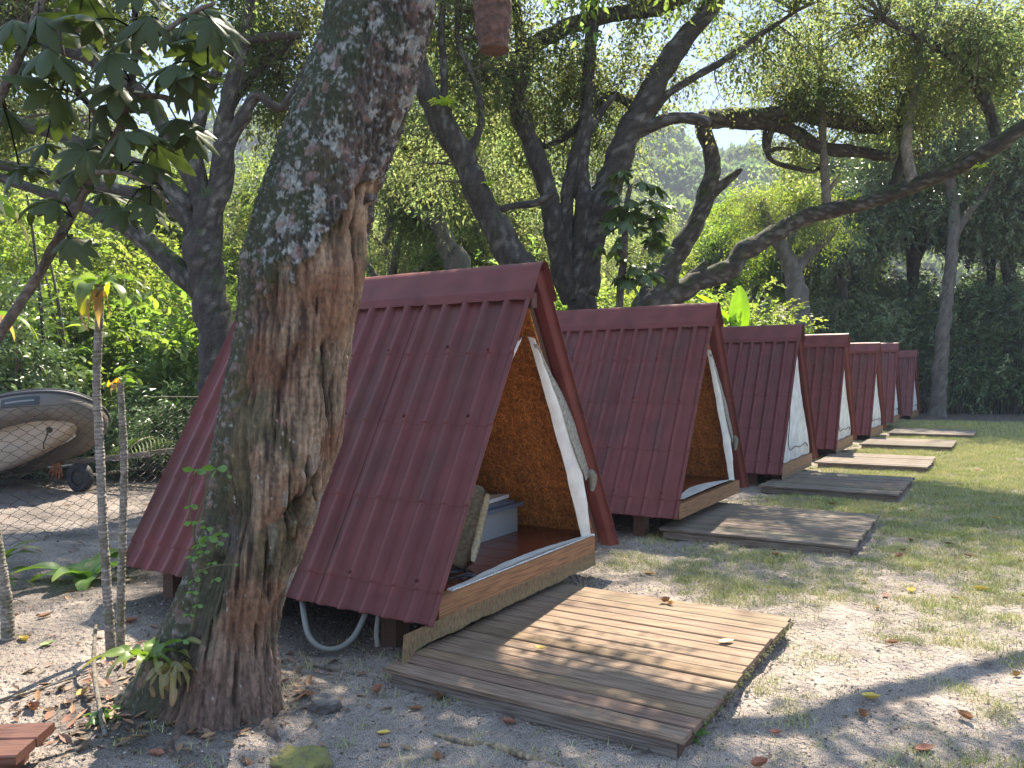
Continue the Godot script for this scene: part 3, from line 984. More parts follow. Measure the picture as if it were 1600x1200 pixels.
	crown(t, sk, [[Vector3(0.6, 6.2, -4.2), Vector3(1.6, 1.0, 1.3)], [Vector3(-1.2, 7.2, -2.6), Vector3(1.8, 1.0, 1.6)], [Vector3(2.9, 6.3, -4.5), Vector3(1.3, 0.8, 1.1)], [Vector3(-0.8, 7.0, 0.6), Vector3(2.2, 1.0, 1.6)]], 26, 26, S.small, mats.leaf_canopy, Color(0.075, 0.10, 0.04), mats.twig, 401)

func scaly_limb(l: Array) -> ArrayMesh:
	var rs := resample(l, 0.006)
	var pts: PackedVector3Array = rs[0]
	var rad: PackedFloat32Array = rs[1]
	var sides := 90
	var g := PackedVector3Array()
	var cc := PackedColorArray()
	for k in pts.size():
		for q in sides:
			var a := TAU * q / sides
			var dir := Vector3(cos(a), 0, sin(a))
			var f := fposmod(k * 0.006 / 0.045 + 0.35 * n3(pts[k] + dir * 0.1, 9.0) + 0.1 * sin(a * 2.0), 1.0)
			var r := rad[k] * (1.0 + 0.045 * f + 0.16 * n3(pts[k] + dir * rad[k], 8.0) + 0.03 * n3(pts[k] + dir * rad[k], 40.0))
			g.append(pts[k] + dir * r)
			var end := float(k) / pts.size()
			var col := Color(0.13, 0.112, 0.08).lerp(Color(0.05, 0.04, 0.03), smoothstep(0.82, 0.98, f))
			col = col.lerp(Color(0.12, 0.068, 0.052) * (0.7 + 0.6 * f), smoothstep(0.8, 0.92, end))
			cc.append(col)
	var mb := MB.new()
	mb.grid(g, sides, cc, true)
	var ctr := mb.v.size()
	mb.v.append(pts[pts.size() - 1] + Vector3(0, -0.02, 0)); mb.c.append(Color(0.12, 0.07, 0.05))
	var ring := (pts.size() - 1) * sides
	for q in sides: mb.i.append_array(PackedInt32Array([ctr, ring + q, ring + (q + 1) % sides]))
	mb.smooth()
	return mb.mesh()

# ---------------------------------------------------------------- palmate umbrella trees
func leaflet_mesh(len: float, w: float, droop: float, seed: int) -> ArrayMesh:
	rng.seed = seed
	var mb := MB.new()
	var g := PackedVector3Array()
	var cc := PackedColorArray()
	for k in 11:
		var t := k / 10.0
		var ww := w * 0.5 * pow(maxf(0.0, sin(PI * pow(t, 1.2))), 0.9) + 0.006
		var y := -droop * len * t * t
		for q in 5:
			var f := (q - 2) / 2.0
			var ed := absf(f)
			g.append(Vector3(len * t * (1.0 - 0.3 * droop * t), y - 0.22 * ww * ed * ed + 0.06 * ww * sin(t * 14.0 + f) * ed, f * ww))
			cc.append(Color(1, 1, 1) if q != 2 else Color(1.5, 1.5, 1.2))
	mb.grid(g, 5, cc)
	mb.smooth()
	return mb.mesh()

func palmate_leaf(t: Node3D, from: Vector3, hub: Vector3, facing: Vector3, len: float, n: int, lm: Material, pieces: Array, droop: float) -> void:
	var mb := MB.new()
	var mid := from.lerp(hub, 0.5) + Vector3(0, 0.03, 0)
	var rs := resample([[from.x, from.y, from.z, 0.006], [mid.x, mid.y, mid.z, 0.0045], [hub.x, hub.y, hub.z, 0.004]], 0.05)
	mb.tube(rs[0], rs[1], 5, Color(0.10, 0.13, 0.05))
	mb.smooth()
	var lf := put("leaf", mb.mesh(), lm, t)
	var up := facing.normalized()
	var x := (hub - from); x = (x - up * x.dot(up)); x = x.normalized() if x.length() > 0.01 else up.cross(Vector3.RIGHT).normalized()
	var z := x.cross(up)
	for k in n:
		var a := lerpf(-2.75, 2.75, float(k) / (n - 1)) + rng.randf_range(-0.12, 0.12)
		var d := (x * cos(a) + z * sin(a) - up * 0.25 * droop).normalized()
		var zz := d.cross(up).normalized()
		var b := Basis(d, zz.cross(d), zz)
		var sc := len * 1.08 * (1.0 - 0.3 * absf(a) / 2.5) * rng.randf_range(0.9, 1.08)
		var o := put("leaflet", pieces[rng.randi() % pieces.size()], lm, lf)
		o.transform = Transform3D(b.scaled(Vector3.ONE * sc), hub)

# a rosette of strap leaves
func strap_leaf(len: float, w: float, droop: float, twist: float, seed: int, cols: Array) -> ArrayMesh:
	rng.seed = seed
	var g := PackedVector3Array()
	var cc := PackedColorArray()
	var ang := 0.0
	var p := Vector3.ZERO
	for k in 15:
		var t := k / 14.0
		var ww := w * 0.5 * pow(sin(PI * clampf(0.12 + t * 0.87, 0, 1)), 0.7) + 0.001
		for q in 5:
			var f := (q - 2) / 2.0
			g.append(p + Vector3(0, -0.02 * sin(t * 9.0) * f + absf(f) * ww * 0.35, f * ww).rotated(Vector3.RIGHT, twist * t))
			var c: Color = (cols[0] as Color).lerp(cols[1], smoothstep(0.55, 0.95, t)) * rng.randf_range(0.9, 1.1)
			cc.append(c if q != 2 else c * 1.25)
		ang -= droop / 14.0 * (0.5 + t)
		p += Vector3(cos(ang), sin(ang), 0) * len / 14.0
	var mb := MB.new()
	mb.grid(g, 5, cc)
	mb.smooth()
	return mb.mesh()

func strap_plant(called: String, label: String, category: String, at: Vector3, n: int, len: float, w: float, cols: Array, seed: int, up := 0.8, droop := 1.6, group := "") -> Node3D:
	rng.seed = seed
	var t := thing(called, label, category, at, group)
	for k in n:
		rng.seed = seed * 31 + k
		var a := TAU * k / n * 1.0 + rng.randf() * 0.6
		var e := up * rng.randf_range(0.5, 1.15)
		var m := strap_leaf(len * rng.randf_range(0.7, 1.15), w * rng.randf_range(0.8, 1.15), droop * rng.randf_range(0.7, 1.3), rng.randf_range(-0.6, 0.6), seed * 77 + k, cols)
		var o := put("leaf", m, mats.leaf_strap, t)
		o.basis = Basis(Vector3.UP, a) * Basis(Vector3(0, 0, 1), e)
	return t

func ringed_stem(t: Node3D, l: Array, seed: int) -> void:
	var rs := resample(l, 0.006)
	var pts: PackedVector3Array = rs[0]
	var rad: PackedFloat32Array = rs[1]
	var g := PackedVector3Array()
	var cc := PackedColorArray()
	for k in pts.size():
		var f := fposmod(k * 0.006 / 0.022 + 0.4 * noise.get_noise_1d(k * 0.4 + seed), 1.0)
		for q in 16:
			var a := TAU * q / 16
			var dir := Vector3(cos(a), 0, sin(a))
			var p := pts[k] + dir * rad[k] * (1.0 + (0.10 if f < 0.25 else 0.0) + 0.15 * n3(pts[k] + dir * 0.05, 12.0))
			g.append(p)
			var col := Color(0.25, 0.23, 0.20) * (1.0 + 0.4 * n3(p, 25.0)) if f > 0.25 else Color(0.40, 0.38, 0.34)
			if n3(p, 7.0) > 0.2: col = col.lerp(Color(0.12, 0.13, 0.07), 0.6)
			cc.append(col)
	var mb := MB.new()
	mb.grid(g, 16, cc, true)
	mb.smooth()
	put("stem", mb.mesh(), mats.bark, t)

# ---------------------------------------------------------------- boat and trailer
func build_boat() -> void:
	var at := BOAT_AT
	var t := thing("inflatable_boat", "grey and beige inflatable dinghy propped bow up on a trailer behind the wire fence", "boat", at)
	t.basis = BOAT_BASIS
	# local: x towards the bow, y up, z across; bow nose near x = 0
	var path := [[-2.6, -0.02, 0.56, 0.2], [-1.9, -0.02, 0.58, 0.21], [-1.2, 0.0, 0.57, 0.215], [-0.7, 0.02, 0.48, 0.215], [-0.36, 0.05, 0.27, 0.21], [-0.26, 0.06, 0.0, 0.2], [-0.36, 0.05, -0.27, 0.21], [-0.7, 0.02, -0.48, 0.215], [-1.2, 0.0, -0.57, 0.215], [-1.9, -0.02, -0.58, 0.21], [-2.6, -0.02, -0.56, 0.2]]
	var rs := resample(path, 0.05)
	var pts: PackedVector3Array = rs[0]
	var rad: PackedFloat32Array = rs[1]
	var g := PackedVector3Array()
	var cc := PackedColorArray()
	for k in pts.size():
		var tn := (pts[mini(k + 1, pts.size() - 1)] - pts[maxi(k - 1, 0)]).normalized()
		var s := Vector3.UP.cross(tn).normalized()
		var w := tn.cross(s)
		for q in 28:
			var a := TAU * q / 28
			g.append(pts[k] + (s * cos(a) + w * sin(a)) * rad[k])
			var up := sin(a)
			var col := Color(0.15, 0.15, 0.155) if up > 0.5 else Color(0.15, 0.13, 0.108)
			col *= 1.0 + 0.25 * n3(g[g.size() - 1], 2.0) + 0.15 * n3(g[g.size() - 1], 9.0)
			cc.append(col)
	var mb := MB.new()
	mb.grid(g, 28, cc, true)
	mb.smooth()
	put("tube", mb.mesh(), mats.rubber, t)
	# rubbing strake: a dark band round the outside
	for lvl: Array in [[0.085, 0.024], [0.15, 0.012]]:
		var sp := PackedVector3Array()
		var sr := PackedFloat32Array()
		for k in pts.size():
			var tn := (pts[mini(k + 1, pts.size() - 1)] - pts[maxi(k - 1, 0)]).normalized()
			var s := tn.cross(Vector3.UP).normalized()
			var ang := asin(clampf(lvl[0] / rad[k], -1, 1))
			sp.append(pts[k] + s * (rad[k] * cos(ang) + 0.004) + Vector3(0, lvl[0], 0))
			sr.append(lvl[1])
		var m2 := MB.new()
		m2.tube(sp, sr, 8, Color(0.05, 0.05, 0.055))
		m2.smooth()
		put("rub_strake", m2.mesh(), mats.plain, t)
	# hull under the tubes
	var hg := PackedVector3Array()
	var hc := PackedColorArray()
	for k in 25:
		var f := k / 24.0
		var x := lerpf(-2.6, -0.30, f)
		var hw := 0.50 * pow(1.0 - pow(f, 3.0), 0.6) + 0.01
		var keel := -0.50 + 0.42 * pow(f, 4.0)
		for q in 17:
			var s := (q - 8) / 8.0
			var y := lerpf(keel, -0.06 - 0.02 * f, pow(absf(s), 1.5))
			hg.append(Vector3(x + 0.05 * (1.0 - absf(s)) * f, y, s * hw))
			hc.append(Color(0.46, 0.385, 0.31) * (1.0 + 0.2 * noise.get_noise_2d(x * 4.0, s * 4.0)))
	var hm := MB.new()
	hm.grid(hg, 17, hc)
	hm.smooth()
	put("hull", hm.mesh(), mats.gelcoat, t)
	var fl := MB.new()
	fl.box(Vector3(-1.6, -0.1, 0), Vector3(1.0, 0.02, 0.42))
	put("deck_floor", fl.mesh(), mats.gelcoat, t)
	# the maker's patch: a dark plate with a pale unreadable line
	var pg := PackedVector3Array()
	var bg := PackedVector3Array()
	for k in range(1, pts.size() - 1):
		if pts[k].z < 0.0 or pts[k].x < -0.86 or pts[k].x > -0.46: continue
		var tn := (pts[k + 1] - pts[k - 1]).normalized()
		var out := tn.cross(Vector3.UP).normalized()
		var up := out.cross(tn).normalized()
		for q in 5:
			var an := lerpf(-0.48, 0.1, q / 4.0)
			pg.append(pts[k] + (out * cos(an) + up * sin(an)) * (rad[k] + 0.006))
		for q in 2:
			var an := -0.24 + 0.10 * q
			bg.append(pts[k] + (out * cos(an) + up * sin(an)) * (rad[k] + 0.010))
	var pm := MB.new()
	pm.grid(pg, 5, PackedColorArray([Color(0.05, 0.055, 0.06)]))
	pm.smooth()
	var patch := put("name_patch", pm.mesh(), mats.plain, t)
	var bar := MB.new()
	bar.grid(bg.slice(2, bg.size() - 2), 2, PackedColorArray([Color(0.22, 0.23, 0.23)]))
	bar.smooth()
	put("stripe", bar.mesh(), mats.plain, patch)
	# grab handles on the tube
	for hx: Array in [[-1.25, 0.57], [-1.75, 0.585]]:
		var hm2 := MB.new()
		var hr := resample([[hx[0] - 0.12, 0.13, hx[1] + 0.155, 0.014], [hx[0], 0.15, hx[1] + 0.20, 0.018], [hx[0] + 0.12, 0.13, hx[1] + 0.155, 0.014]], 0.03)
		hm2.tube(hr[0], hr[1], 7, Color(0.04, 0.04, 0.045))
		hm2.smooth()
		put("grab_handle", hm2.mesh(), mats.plain, t)
	var ey := MB.new()
	var rr := resample([[-0.42, -0.30, 0.24, 0.035], [-0.38, -0.31, 0.30, 0.03], [-0.40, -0.36, 0.28, 0.012], [-0.46, -0.48, 0.26, 0.008], [-0.52, -0.52, 0.2, 0.008]], 0.02)
	ey.tube(rr[0], rr[1], 8, Color(0.05, 0.04, 0.035))
	ey.smooth()
	put("tow_eye", ey.mesh(), mats.plain, t)
	# trailer
	var tr := thing("boat_trailer", "low boat trailer with two wheels and an orange strap under the dinghy", "trailer", TRAILER_AT)
	tr.rotation.y = TRAILER_TURN
	for s: float in [-1.0, 1.0]:
		var fm := MB.new()
		fm.box(Vector3(-0.6, 0.36, s * 0.32), Vector3(1.5, 0.035, 0.025), Basis(Vector3(0, 0, 1), 0.10))
		put("frame_rail", fm.mesh(), mats.old_plank, tr)
		var w := wheel()
		w.name = "wheel" if s < 0 else "wheel_001"
		tr.add_child(w, true)
		w.position = Vector3(0, 0.2, s * 0.62)
	var ax := MB.new()
	ax.tube(PackedVector3Array([Vector3(0, 0.2, -0.6), Vector3(0, 0.2, 0.6)]), PackedFloat32Array([0.03, 0.03]), 8, Color(0.06, 0.055, 0.05))
	ax.box(Vector3(-0.9, 0.30, 0), Vector3(0.03, 0.03, 0.34))
	ax.box(Vector3(0.3, 0.44, 0), Vector3(0.03, 0.03, 0.34))
	put("axle", ax.mesh(), mats.plain, tr)
	var sm := MB.new()
	rng.seed = 5
	for k in 14:
		var p := Vector3(-0.62, 0.36, 0.42)
		var q := p + Vector3(rng.randfn() * 0.12, -0.05 - rng.randf() * 0.2, rng.randfn() * 0.05 + 0.03)
		sm.tube(PackedVector3Array([p, p.lerp(q, 0.5) + Vector3(rng.randfn(), rng.randf(), 0) * 0.03, q]), PackedFloat32Array([0.012, 0.01, 0.004]), 5, vary(Color(0.42, 0.15, 0.06), 0.3))
	put("strap", sm.mesh(), mats.plain, tr)
	# blue float behind the bow
	var bm := MB.new()
	rr = resample([[0, 0.0, 0, 0.02], [0, 0.04, 0, 0.09], [0, 0.14, 0.01, 0.12], [0.01, 0.24, 0.01, 0.11], [0.02, 0.31, 0.02, 0.03]], 0.02)
	bm.tube(rr[0], rr[1], 14, Color(0.03, 0.10, 0.48))
	bm.smooth()
	var bo := put("blue_drum", bm.mesh(), mats.rubber)
	bo.position = DRUM_AT
	tag(bo, "small blue plastic drum standing on the ground behind the dinghy bow", "drum")

func wheel() -> Node3D:
	var o := Node3D.new()
	var prof := [Vector2(0.11, -0.05), Vector2(0.17, -0.062), Vector2(0.197, -0.045), Vector2(0.2, 0), Vector2(0.197, 0.045), Vector2(0.17, 0.062), Vector2(0.11, 0.05)]
	var g := PackedVector3Array()
	for k in 33:
		var a := TAU * k / 32
		for p: Vector2 in prof: g.append(Vector3(cos(a) * p.x, sin(a) * p.x, p.y))
	var mb := MB.new()
	mb.grid(g, prof.size(), PackedColorArray([Color(0.018, 0.018, 0.02)]))
	mb.smooth()
	put("tyre", mb.mesh(), mats.plain, o)
	var rm := MB.new()
	rm.tube(PackedVector3Array([Vector3(0, 0, -0.045), Vector3(0, 0, -0.03), Vector3(0, 0, 0.03), Vector3(0, 0, 0.045)]), PackedFloat32Array([0.09, 0.1, 0.1, 0.09]), 20, Color(0.03, 0.028, 0.026))
	rm.smooth()
	put("rim", rm.mesh(), mats.plain, o)
	return o

# ---------------------------------------------------------------- fence
func build_fence() -> void:
	var a := FENCE_A
	var b := FENCE_B
	var t := thing("wire_fence", "sagging chain-link wire fence between the saplings and the dinghy", "fence", a)
	var d := b - a
	var len := Vector3(d.x, 0, d.z).length()
	var dir := Vector3(d.x, 0, d.z) / len
	var side := dir.cross(Vector3.UP)
	var pitch := 0.095
	var hgt := 1.32
	var mb := MB.new()
	var n := int(len / pitch * 2.0)
	var m := int(hgt / pitch * 2.0)
	for k in range(0, n, 1):
		# each wire zigzags upwards between two columns
		if k % 2: continue
		var pts := PackedVector3Array()
		var rad := PackedFloat32Array()
		for q in m + 1:
			for e in 2:
				var off := (0.5 if (q + k / 2) % 2 == 0 else -0.5) * pitch + (0.004 if e else -0.004) * (1 if (q + k / 2) % 2 == 0 else -1)
				var s := (k + 1) * pitch * 0.5 + off
				var y := q * pitch * 0.5 * (1.0 + 0.03 * sin(s * 1.7)) + 0.02 + (0.006 if e else -0.006)
				y += -0.03 * sin(s * 2.3) * y
				var p := dir * s + Vector3(0, y, 0) + side * (0.05 * sin(s * 1.1 + y) + 0.004 * (1 if (q + e) % 2 else -1))
				p.y += gh(a.x + p.x, a.z + p.z)
				pts.append(p)
				rad.append(0.0028)
		mb.tube(pts, rad, 3, Color(0.075, 0.06, 0.05) * (0.8 + 0.4 * absf(noise.get_noise_1d(k * 3.0))), false)
	put("wire_mesh", mb.mesh(), mats.wire, t, "stuff")
	for f: float in [0.02, 0.985]:
		var p := dir * len * f + side * 0.04
		put("post", bark_tube([[p.x, -0.3, p.z, 0.05], [p.x, 0.6, p.z, 0.045], [p.x + 0.02, 1.42, p.z, 0.04]], 0.06, 10, Color(0.09, 0.08, 0.065), 0.4, 0.5), mats.bark, t)
	for y: float in [1.33, 0.7]:
		var pts := PackedVector3Array()
		var rad := PackedFloat32Array()
		for k in 41:
			var s := len * k / 40.0
			pts.append(dir * s + Vector3(0, y - 0.02 * sin(s * 2.0), 0) + side * 0.05 * sin(s * 1.1 + y))
			rad.append(0.003)
		var wm := MB.new()
		wm.tube(pts, rad, 4, Color(0.09, 0.07, 0.06))
		put("line_wire", wm.mesh(), mats.wire, t)

# ---------------------------------------------------------------- small things
func fallen_leaf(p: Vector3, len: float, col: Color, curl: float, turn: float, seed: int, label: String) -> void:
	rng.seed = seed
	var g := PackedVector3Array()
	var cc := PackedColorArray()
	for k in 8:
		var t := k / 7.0
		var w := len * 0.24 * pow(maxf(0.0, sin(PI * pow(t, 0.8))), 0.8) + 0.0015
		for q in 5:
			var f := (q - 2) / 2.0
			g.append(Vector3((t - 0.5) * len, curl * len * (pow(absf(t - 0.5) * 2.0, 2.0) * 0.25 + f * f * 0.3 * sin(PI * t)) + 0.004 + rng.randf() * 0.003, f * w))
			cc.append(vary(col, 0.15) if q != 2 else col * 0.7)
	var mb := MB.new()
	mb.grid(g, 5, cc)
	mb.tube(PackedVector3Array([Vector3(-0.5 * len, curl * len * 0.25 + 0.004, 0), Vector3(-0.72 * len, curl * len * 0.3 + 0.012, 0.01)]), PackedFloat32Array([0.0018, 0.0012]), 4, col * 0.7)
	mb.smooth()
	var o := put("fallen_leaf", mb.mesh(), mats.dry_leaf)
	o.position = p
	o.rotation.y = turn
	tag(o, label, "leaf", "dry leaves fallen on the ground")

func rock(called: String, label: String, at: Vector3, size: Vector3, col: Color, col2: Color, seed: int, turn := 0.0) -> void:
	var g := PackedVector3Array()
	var cc := PackedColorArray()
	for r in 25:
		var la := PI * r / 24.0
		for q in 36:
			var a := TAU * q / 36
			var d := Vector3(sin(la) * cos(a), cos(la), sin(la) * sin(a))
			var k := 1.0 + 0.4 * n3(d + Vector3(seed, 0, 0), 0.9) + 0.12 * n3(d + Vector3(seed, 5, 0), 3.5) + 0.04 * n3(d, 12.0)
			d = d.clamp(Vector3(-0.8, -0.8, -0.8), Vector3(0.8, 0.72, 0.8))
			g.append(d * k * size)
			cc.append((col * (1.0 + 0.5 * n3(d, 9.0))).lerp(col2, clampf(d.y * 0.9 + n3(d, 3.0), 0, 1)))
	var mb := MB.new()
	mb.grid(g, 36, cc, true)
	mb.smooth()
	var o := put(called, mb.mesh(), mats.stone)
	o.position = at
	o.rotation.y = turn
	tag(o, label, "rock")

var S := {}
const AXIS := [[-3.224, -0.052, -2.483, 0.3413], [-3.204, 0.130, -2.498, 0.3216], [-3.168, 0.342, -2.524, 0.2973], [-3.096, 0.645, -2.574, 0.2731], [-3.014, 0.948, -2.629, 0.2822], [-2.945, 1.250, -2.677, 0.3156], [-2.914, 1.554, -2.701, 0.3125], [-2.876, 1.857, -2.730, 0.3125], [-2.848, 2.160, -2.752, 0.3034], [-2.783, 2.463, -2.797, 0.2822], [-2.694, 2.765, -2.858, 0.2822], [-2.604, 3.068, -2.918, 0.2670], [-2.537, 3.371, -2.965, 0.2518], [-2.475, 3.704, -3.008, 0.2367], [-2.429, 4.067, -3.043, 0.2276], [-2.391, 4.401, -3.072, 0.2215]]
const SHADE_LIMB := [[-2.391, 4.151, -3.072, 0.150], [-2.849, 5.150, -4.955, 0.135], [-3.544, 5.950, -7.815, 0.120], [-3.111, 6.100, -7.627, 0.115], [-2.817, 6.250, -7.602, 0.110], [-2.731, 6.350, -7.840, 0.105], [-2.603, 6.450, -8.108, 0.100], [-2.403, 6.500, -8.127, 0.100], [-2.188, 6.550, -8.112, 0.100], [-2.024, 6.600, -8.331, 0.100], [-1.786, 6.650, -8.528, 0.095], [-1.463, 6.700, -9.172, 0.090], [-0.930, 6.800, -10.088, 0.075], [-0.300, 6.900, -10.909, 0.050]]
const STUMP := [[-2.353, 4.194, -2.997, 0.090], [-2.079, 4.131, -2.872, 0.085], [-1.810, 3.769, -2.739, 0.078], [-1.690, 3.423, -2.630, 0.075], [-1.690, 3.202, -2.627, 0.074], [-1.692, 3.055, -2.623, 0.073], [-1.692, 2.932, -2.621, 0.066], [-1.687, 2.834, -2.622, 0.055]]
const HUBS := [Vector4(-3.653, 3.061, -1.999, 0.24), Vector4(-3.792, 3.263, -2.034, 0.24), Vector4(-3.865, 3.080, -2.221, 0.22), Vector4(-3.568, 3.232, -2.172, 0.24), Vector4(-3.401, 3.267, -2.335, 0.24), Vector4(-3.722, 3.268, -2.430, 0.22), Vector4(-3.644, 3.357, -2.598, 0.22), Vector4(-3.366, 3.363, -2.534, 0.24), Vector4(-3.498, 3.465, -2.807, 0.22), Vector4(-3.300, 3.208, -2.572, 0.24), Vector4(-3.312, 3.044, -2.386, 0.24), Vector4(-3.404, 3.028, -2.623, 0.22), Vector4(-3.625, 3.299, -2.726, 0.20), Vector4(-3.587, 2.975, -2.274, 0.24), Vector4(-3.747, 2.903, -2.291, 0.22), Vector4(-4.077, 3.004, -2.324, 0.20), Vector4(-3.589, 2.794, -2.387, 0.22), Vector4(-3.374, 2.688, -2.166, 0.24), Vector4(-3.519, 2.870, -2.549, 0.22), Vector4(-3.538, 2.837, -2.654, 0.20), Vector4(-3.980, 2.840, -2.381, 0.22), Vector4(-4.219, 2.972, -2.353, 0.18), Vector4(-3.563, 2.624, -2.401, 0.20), Vector4(-3.690, 2.773, -2.559, 0.22), Vector4(-3.839, 2.595, -2.230, 0.18), Vector4(-4.099, 2.622, -2.187, 0.18), Vector4(-3.716, 2.398, -2.067, 0.17), Vector4(-3.906, 2.420, -2.067, 0.16), Vector4(-3.548, 2.387, -2.288, 0.17), Vector4(-3.400, 2.391, -2.321, 0.17), Vector4(-3.671, 2.222, -2.092, 0.16), Vector4(-3.870, 2.710, -2.447, 0.20), Vector4(-3.892, 3.235, -1.972, 0.24), Vector4(-4.076, 3.122, -2.092, 0.22), Vector4(-4.128, 2.891, -2.056, 0.20), Vector4(-4.106, 3.353, -2.429, 0.24), Vector4(-3.518, 3.070, -2.201, 0.22), Vector4(-3.780, 2.929, -2.095, 0.22), Vector4(-3.795, 3.051, -2.617, 0.20), Vector4(-3.318, 2.972, -2.440, 0.22), Vector4(-3.203, 3.272, -2.516, 0.22), Vector4(-4.436, 3.448, -2.345, 0.20), Vector4(-3.702, 2.659, -2.198, 0.20), Vector4(-4.275, 2.806, -2.316, 0.18), Vector4(-3.573, 2.507, -2.510, 0.16), Vector4(-4.020, 2.554, -2.469, 0.17), Vector4(-4.180, 2.638, -2.137, 0.18), Vector4(-3.498, 3.425, -2.336, 0.24), Vector4(-3.813, 3.460, -2.259, 0.24)]
const HUBS_FAR := [Vector4(-4.930, 3.172, -11.456, 0.27), Vector4(-4.716, 3.727, -11.183, 0.24), Vector4(-4.610, 3.850, -11.679, 0.26), Vector4(-4.735, 3.264, -11.700, 0.26), Vector4(-4.844, 3.974, -11.178, 0.27), Vector4(-4.633, 3.705, -11.916, 0.28), Vector4(-4.980, 4.631, -11.257, 0.28), Vector4(-4.478, 4.086, -11.318, 0.23), Vector4(-4.607, 3.938, -11.543, 0.24), Vector4(-5.226, 3.522, -11.573, 0.27), Vector4(-5.090, 4.629, -11.429, 0.30), Vector4(-4.658, 3.112, -11.563, 0.29), Vector4(-4.824, 4.168, -11.177, 0.27), Vector4(-4.573, 3.531, -11.867, 0.23), Vector4(-5.197, 3.684, -11.560, 0.28), Vector4(-4.567, 3.593, -11.375, 0.28), Vector4(-4.521, 4.370, -11.394, 0.30), Vector4(-4.623, 3.476, -11.420, 0.24), Vector4(-5.008, 4.003, -11.091, 0.29), Vector4(-4.525, 4.030, -11.609, 0.26), Vector4(-5.258, 4.441, -11.607, 0.27), Vector4(-5.074, 3.805, -11.034, 0.24), Vector4(-4.555, 3.885, -11.476, 0.22), Vector4(-4.774, 3.798, -10.964, 0.27), Vector4(-5.156, 4.288, -11.421, 0.25), Vector4(-5.119, 4.024, -11.710, 0.27), Vector4(-4.836, 3.194, -11.237, 0.25), Vector4(-4.937, 3.297, -11.190, 0.24), Vector4(-4.809, 3.922, -11.209, 0.28), Vector4(-4.834, 3.019, -11.311, 0.23), Vector4(-5.081, 4.141, -11.598, 0.25), Vector4(-5.357, 3.524, -11.223, 0.25), Vector4(-4.722, 4.212, -11.500, 0.23), Vector4(-4.638, 3.042, -11.267, 0.23), Vector4(-4.611, 4.399, -11.148, 0.25), Vector4(-4.988, 3.038, -11.197, 0.25), Vector4(-4.899, 3.466, -10.822, 0.23), Vector4(-4.612, 4.184, -12.012, 0.25), Vector4(-4.742, 4.024, -11.625, 0.29), Vector4(-4.977, 3.797, -10.847, 0.24), Vector4(-5.204, 4.137, -11.596, 0.22), Vector4(-5.021, 4.630, -11.372, 0.29), Vector4(-4.619, 3.771, -11.697, 0.24), Vector4(-5.056, 3.874, -11.089, 0.27), Vector4(-4.848, 2.971, -11.213, 0.28), Vector4(-4.858, 3.230, -11.677, 0.23)]
const VINE := [Vector4(-3.076, 1.177, -2.301, 0.050), Vector4(-2.996, 1.182, -2.351, 0.055), Vector4(-2.955, 1.156, -2.375, 0.030), Vector4(-3.092, 1.021, -2.288, 0.035), Vector4(-3.087, 0.950, -2.290, 0.035), Vector4(-3.034, 0.921, -2.323, 0.030), Vector4(-3.027, 0.884, -2.326, 0.050), Vector4(-2.979, 0.892, -2.356, 0.035), Vector4(-3.063, 0.851, -2.304, 0.040), Vector4(-3.087, 0.794, -2.288, 0.035), Vector4(-3.051, 0.737, -2.309, 0.035), Vector4(-3.015, 0.765, -2.332, 0.030), Vector4(-3.080, 0.695, -2.291, 0.030), Vector4(-2.930, 0.759, -2.384, 0.025), Vector4(-3.087, 0.638, -2.285, 0.030), Vector4(-3.068, 0.581, -2.296, 0.030), Vector4(-3.044, 0.816, -2.315, 0.040), Vector4(-2.991, 0.850, -2.348, 0.030), Vector4(-3.096, 0.539, -2.278, 0.030), Vector4(-3.123, 0.426, -2.260, 0.035), Vector4(-3.003, 0.694, -2.338, 0.030), Vector4(-3.058, 0.950, -2.308, 0.028)]
const BOAT_AT := Vector3(-10.358, 1.154, -6.191)
const BOAT_BASIS := Basis(Vector3(0.947, 0.254, -0.196), Vector3(-0.313, 0.869, -0.383), Vector3(0.073, 0.424, 0.903))
const TRAILER_AT := Vector3(-11.021, 0.000, -6.918)
const TRAILER_TURN := 0.204
const DRUM_AT := Vector3(-18.378, 0.000, -11.389)
const FENCE_A := Vector3(-7.735, -0.000, -3.423)
const FENCE_B := Vector3(-8.829, 0.000, -6.744)
const EXPOSURE := 3.7
const FOG := 0.0008

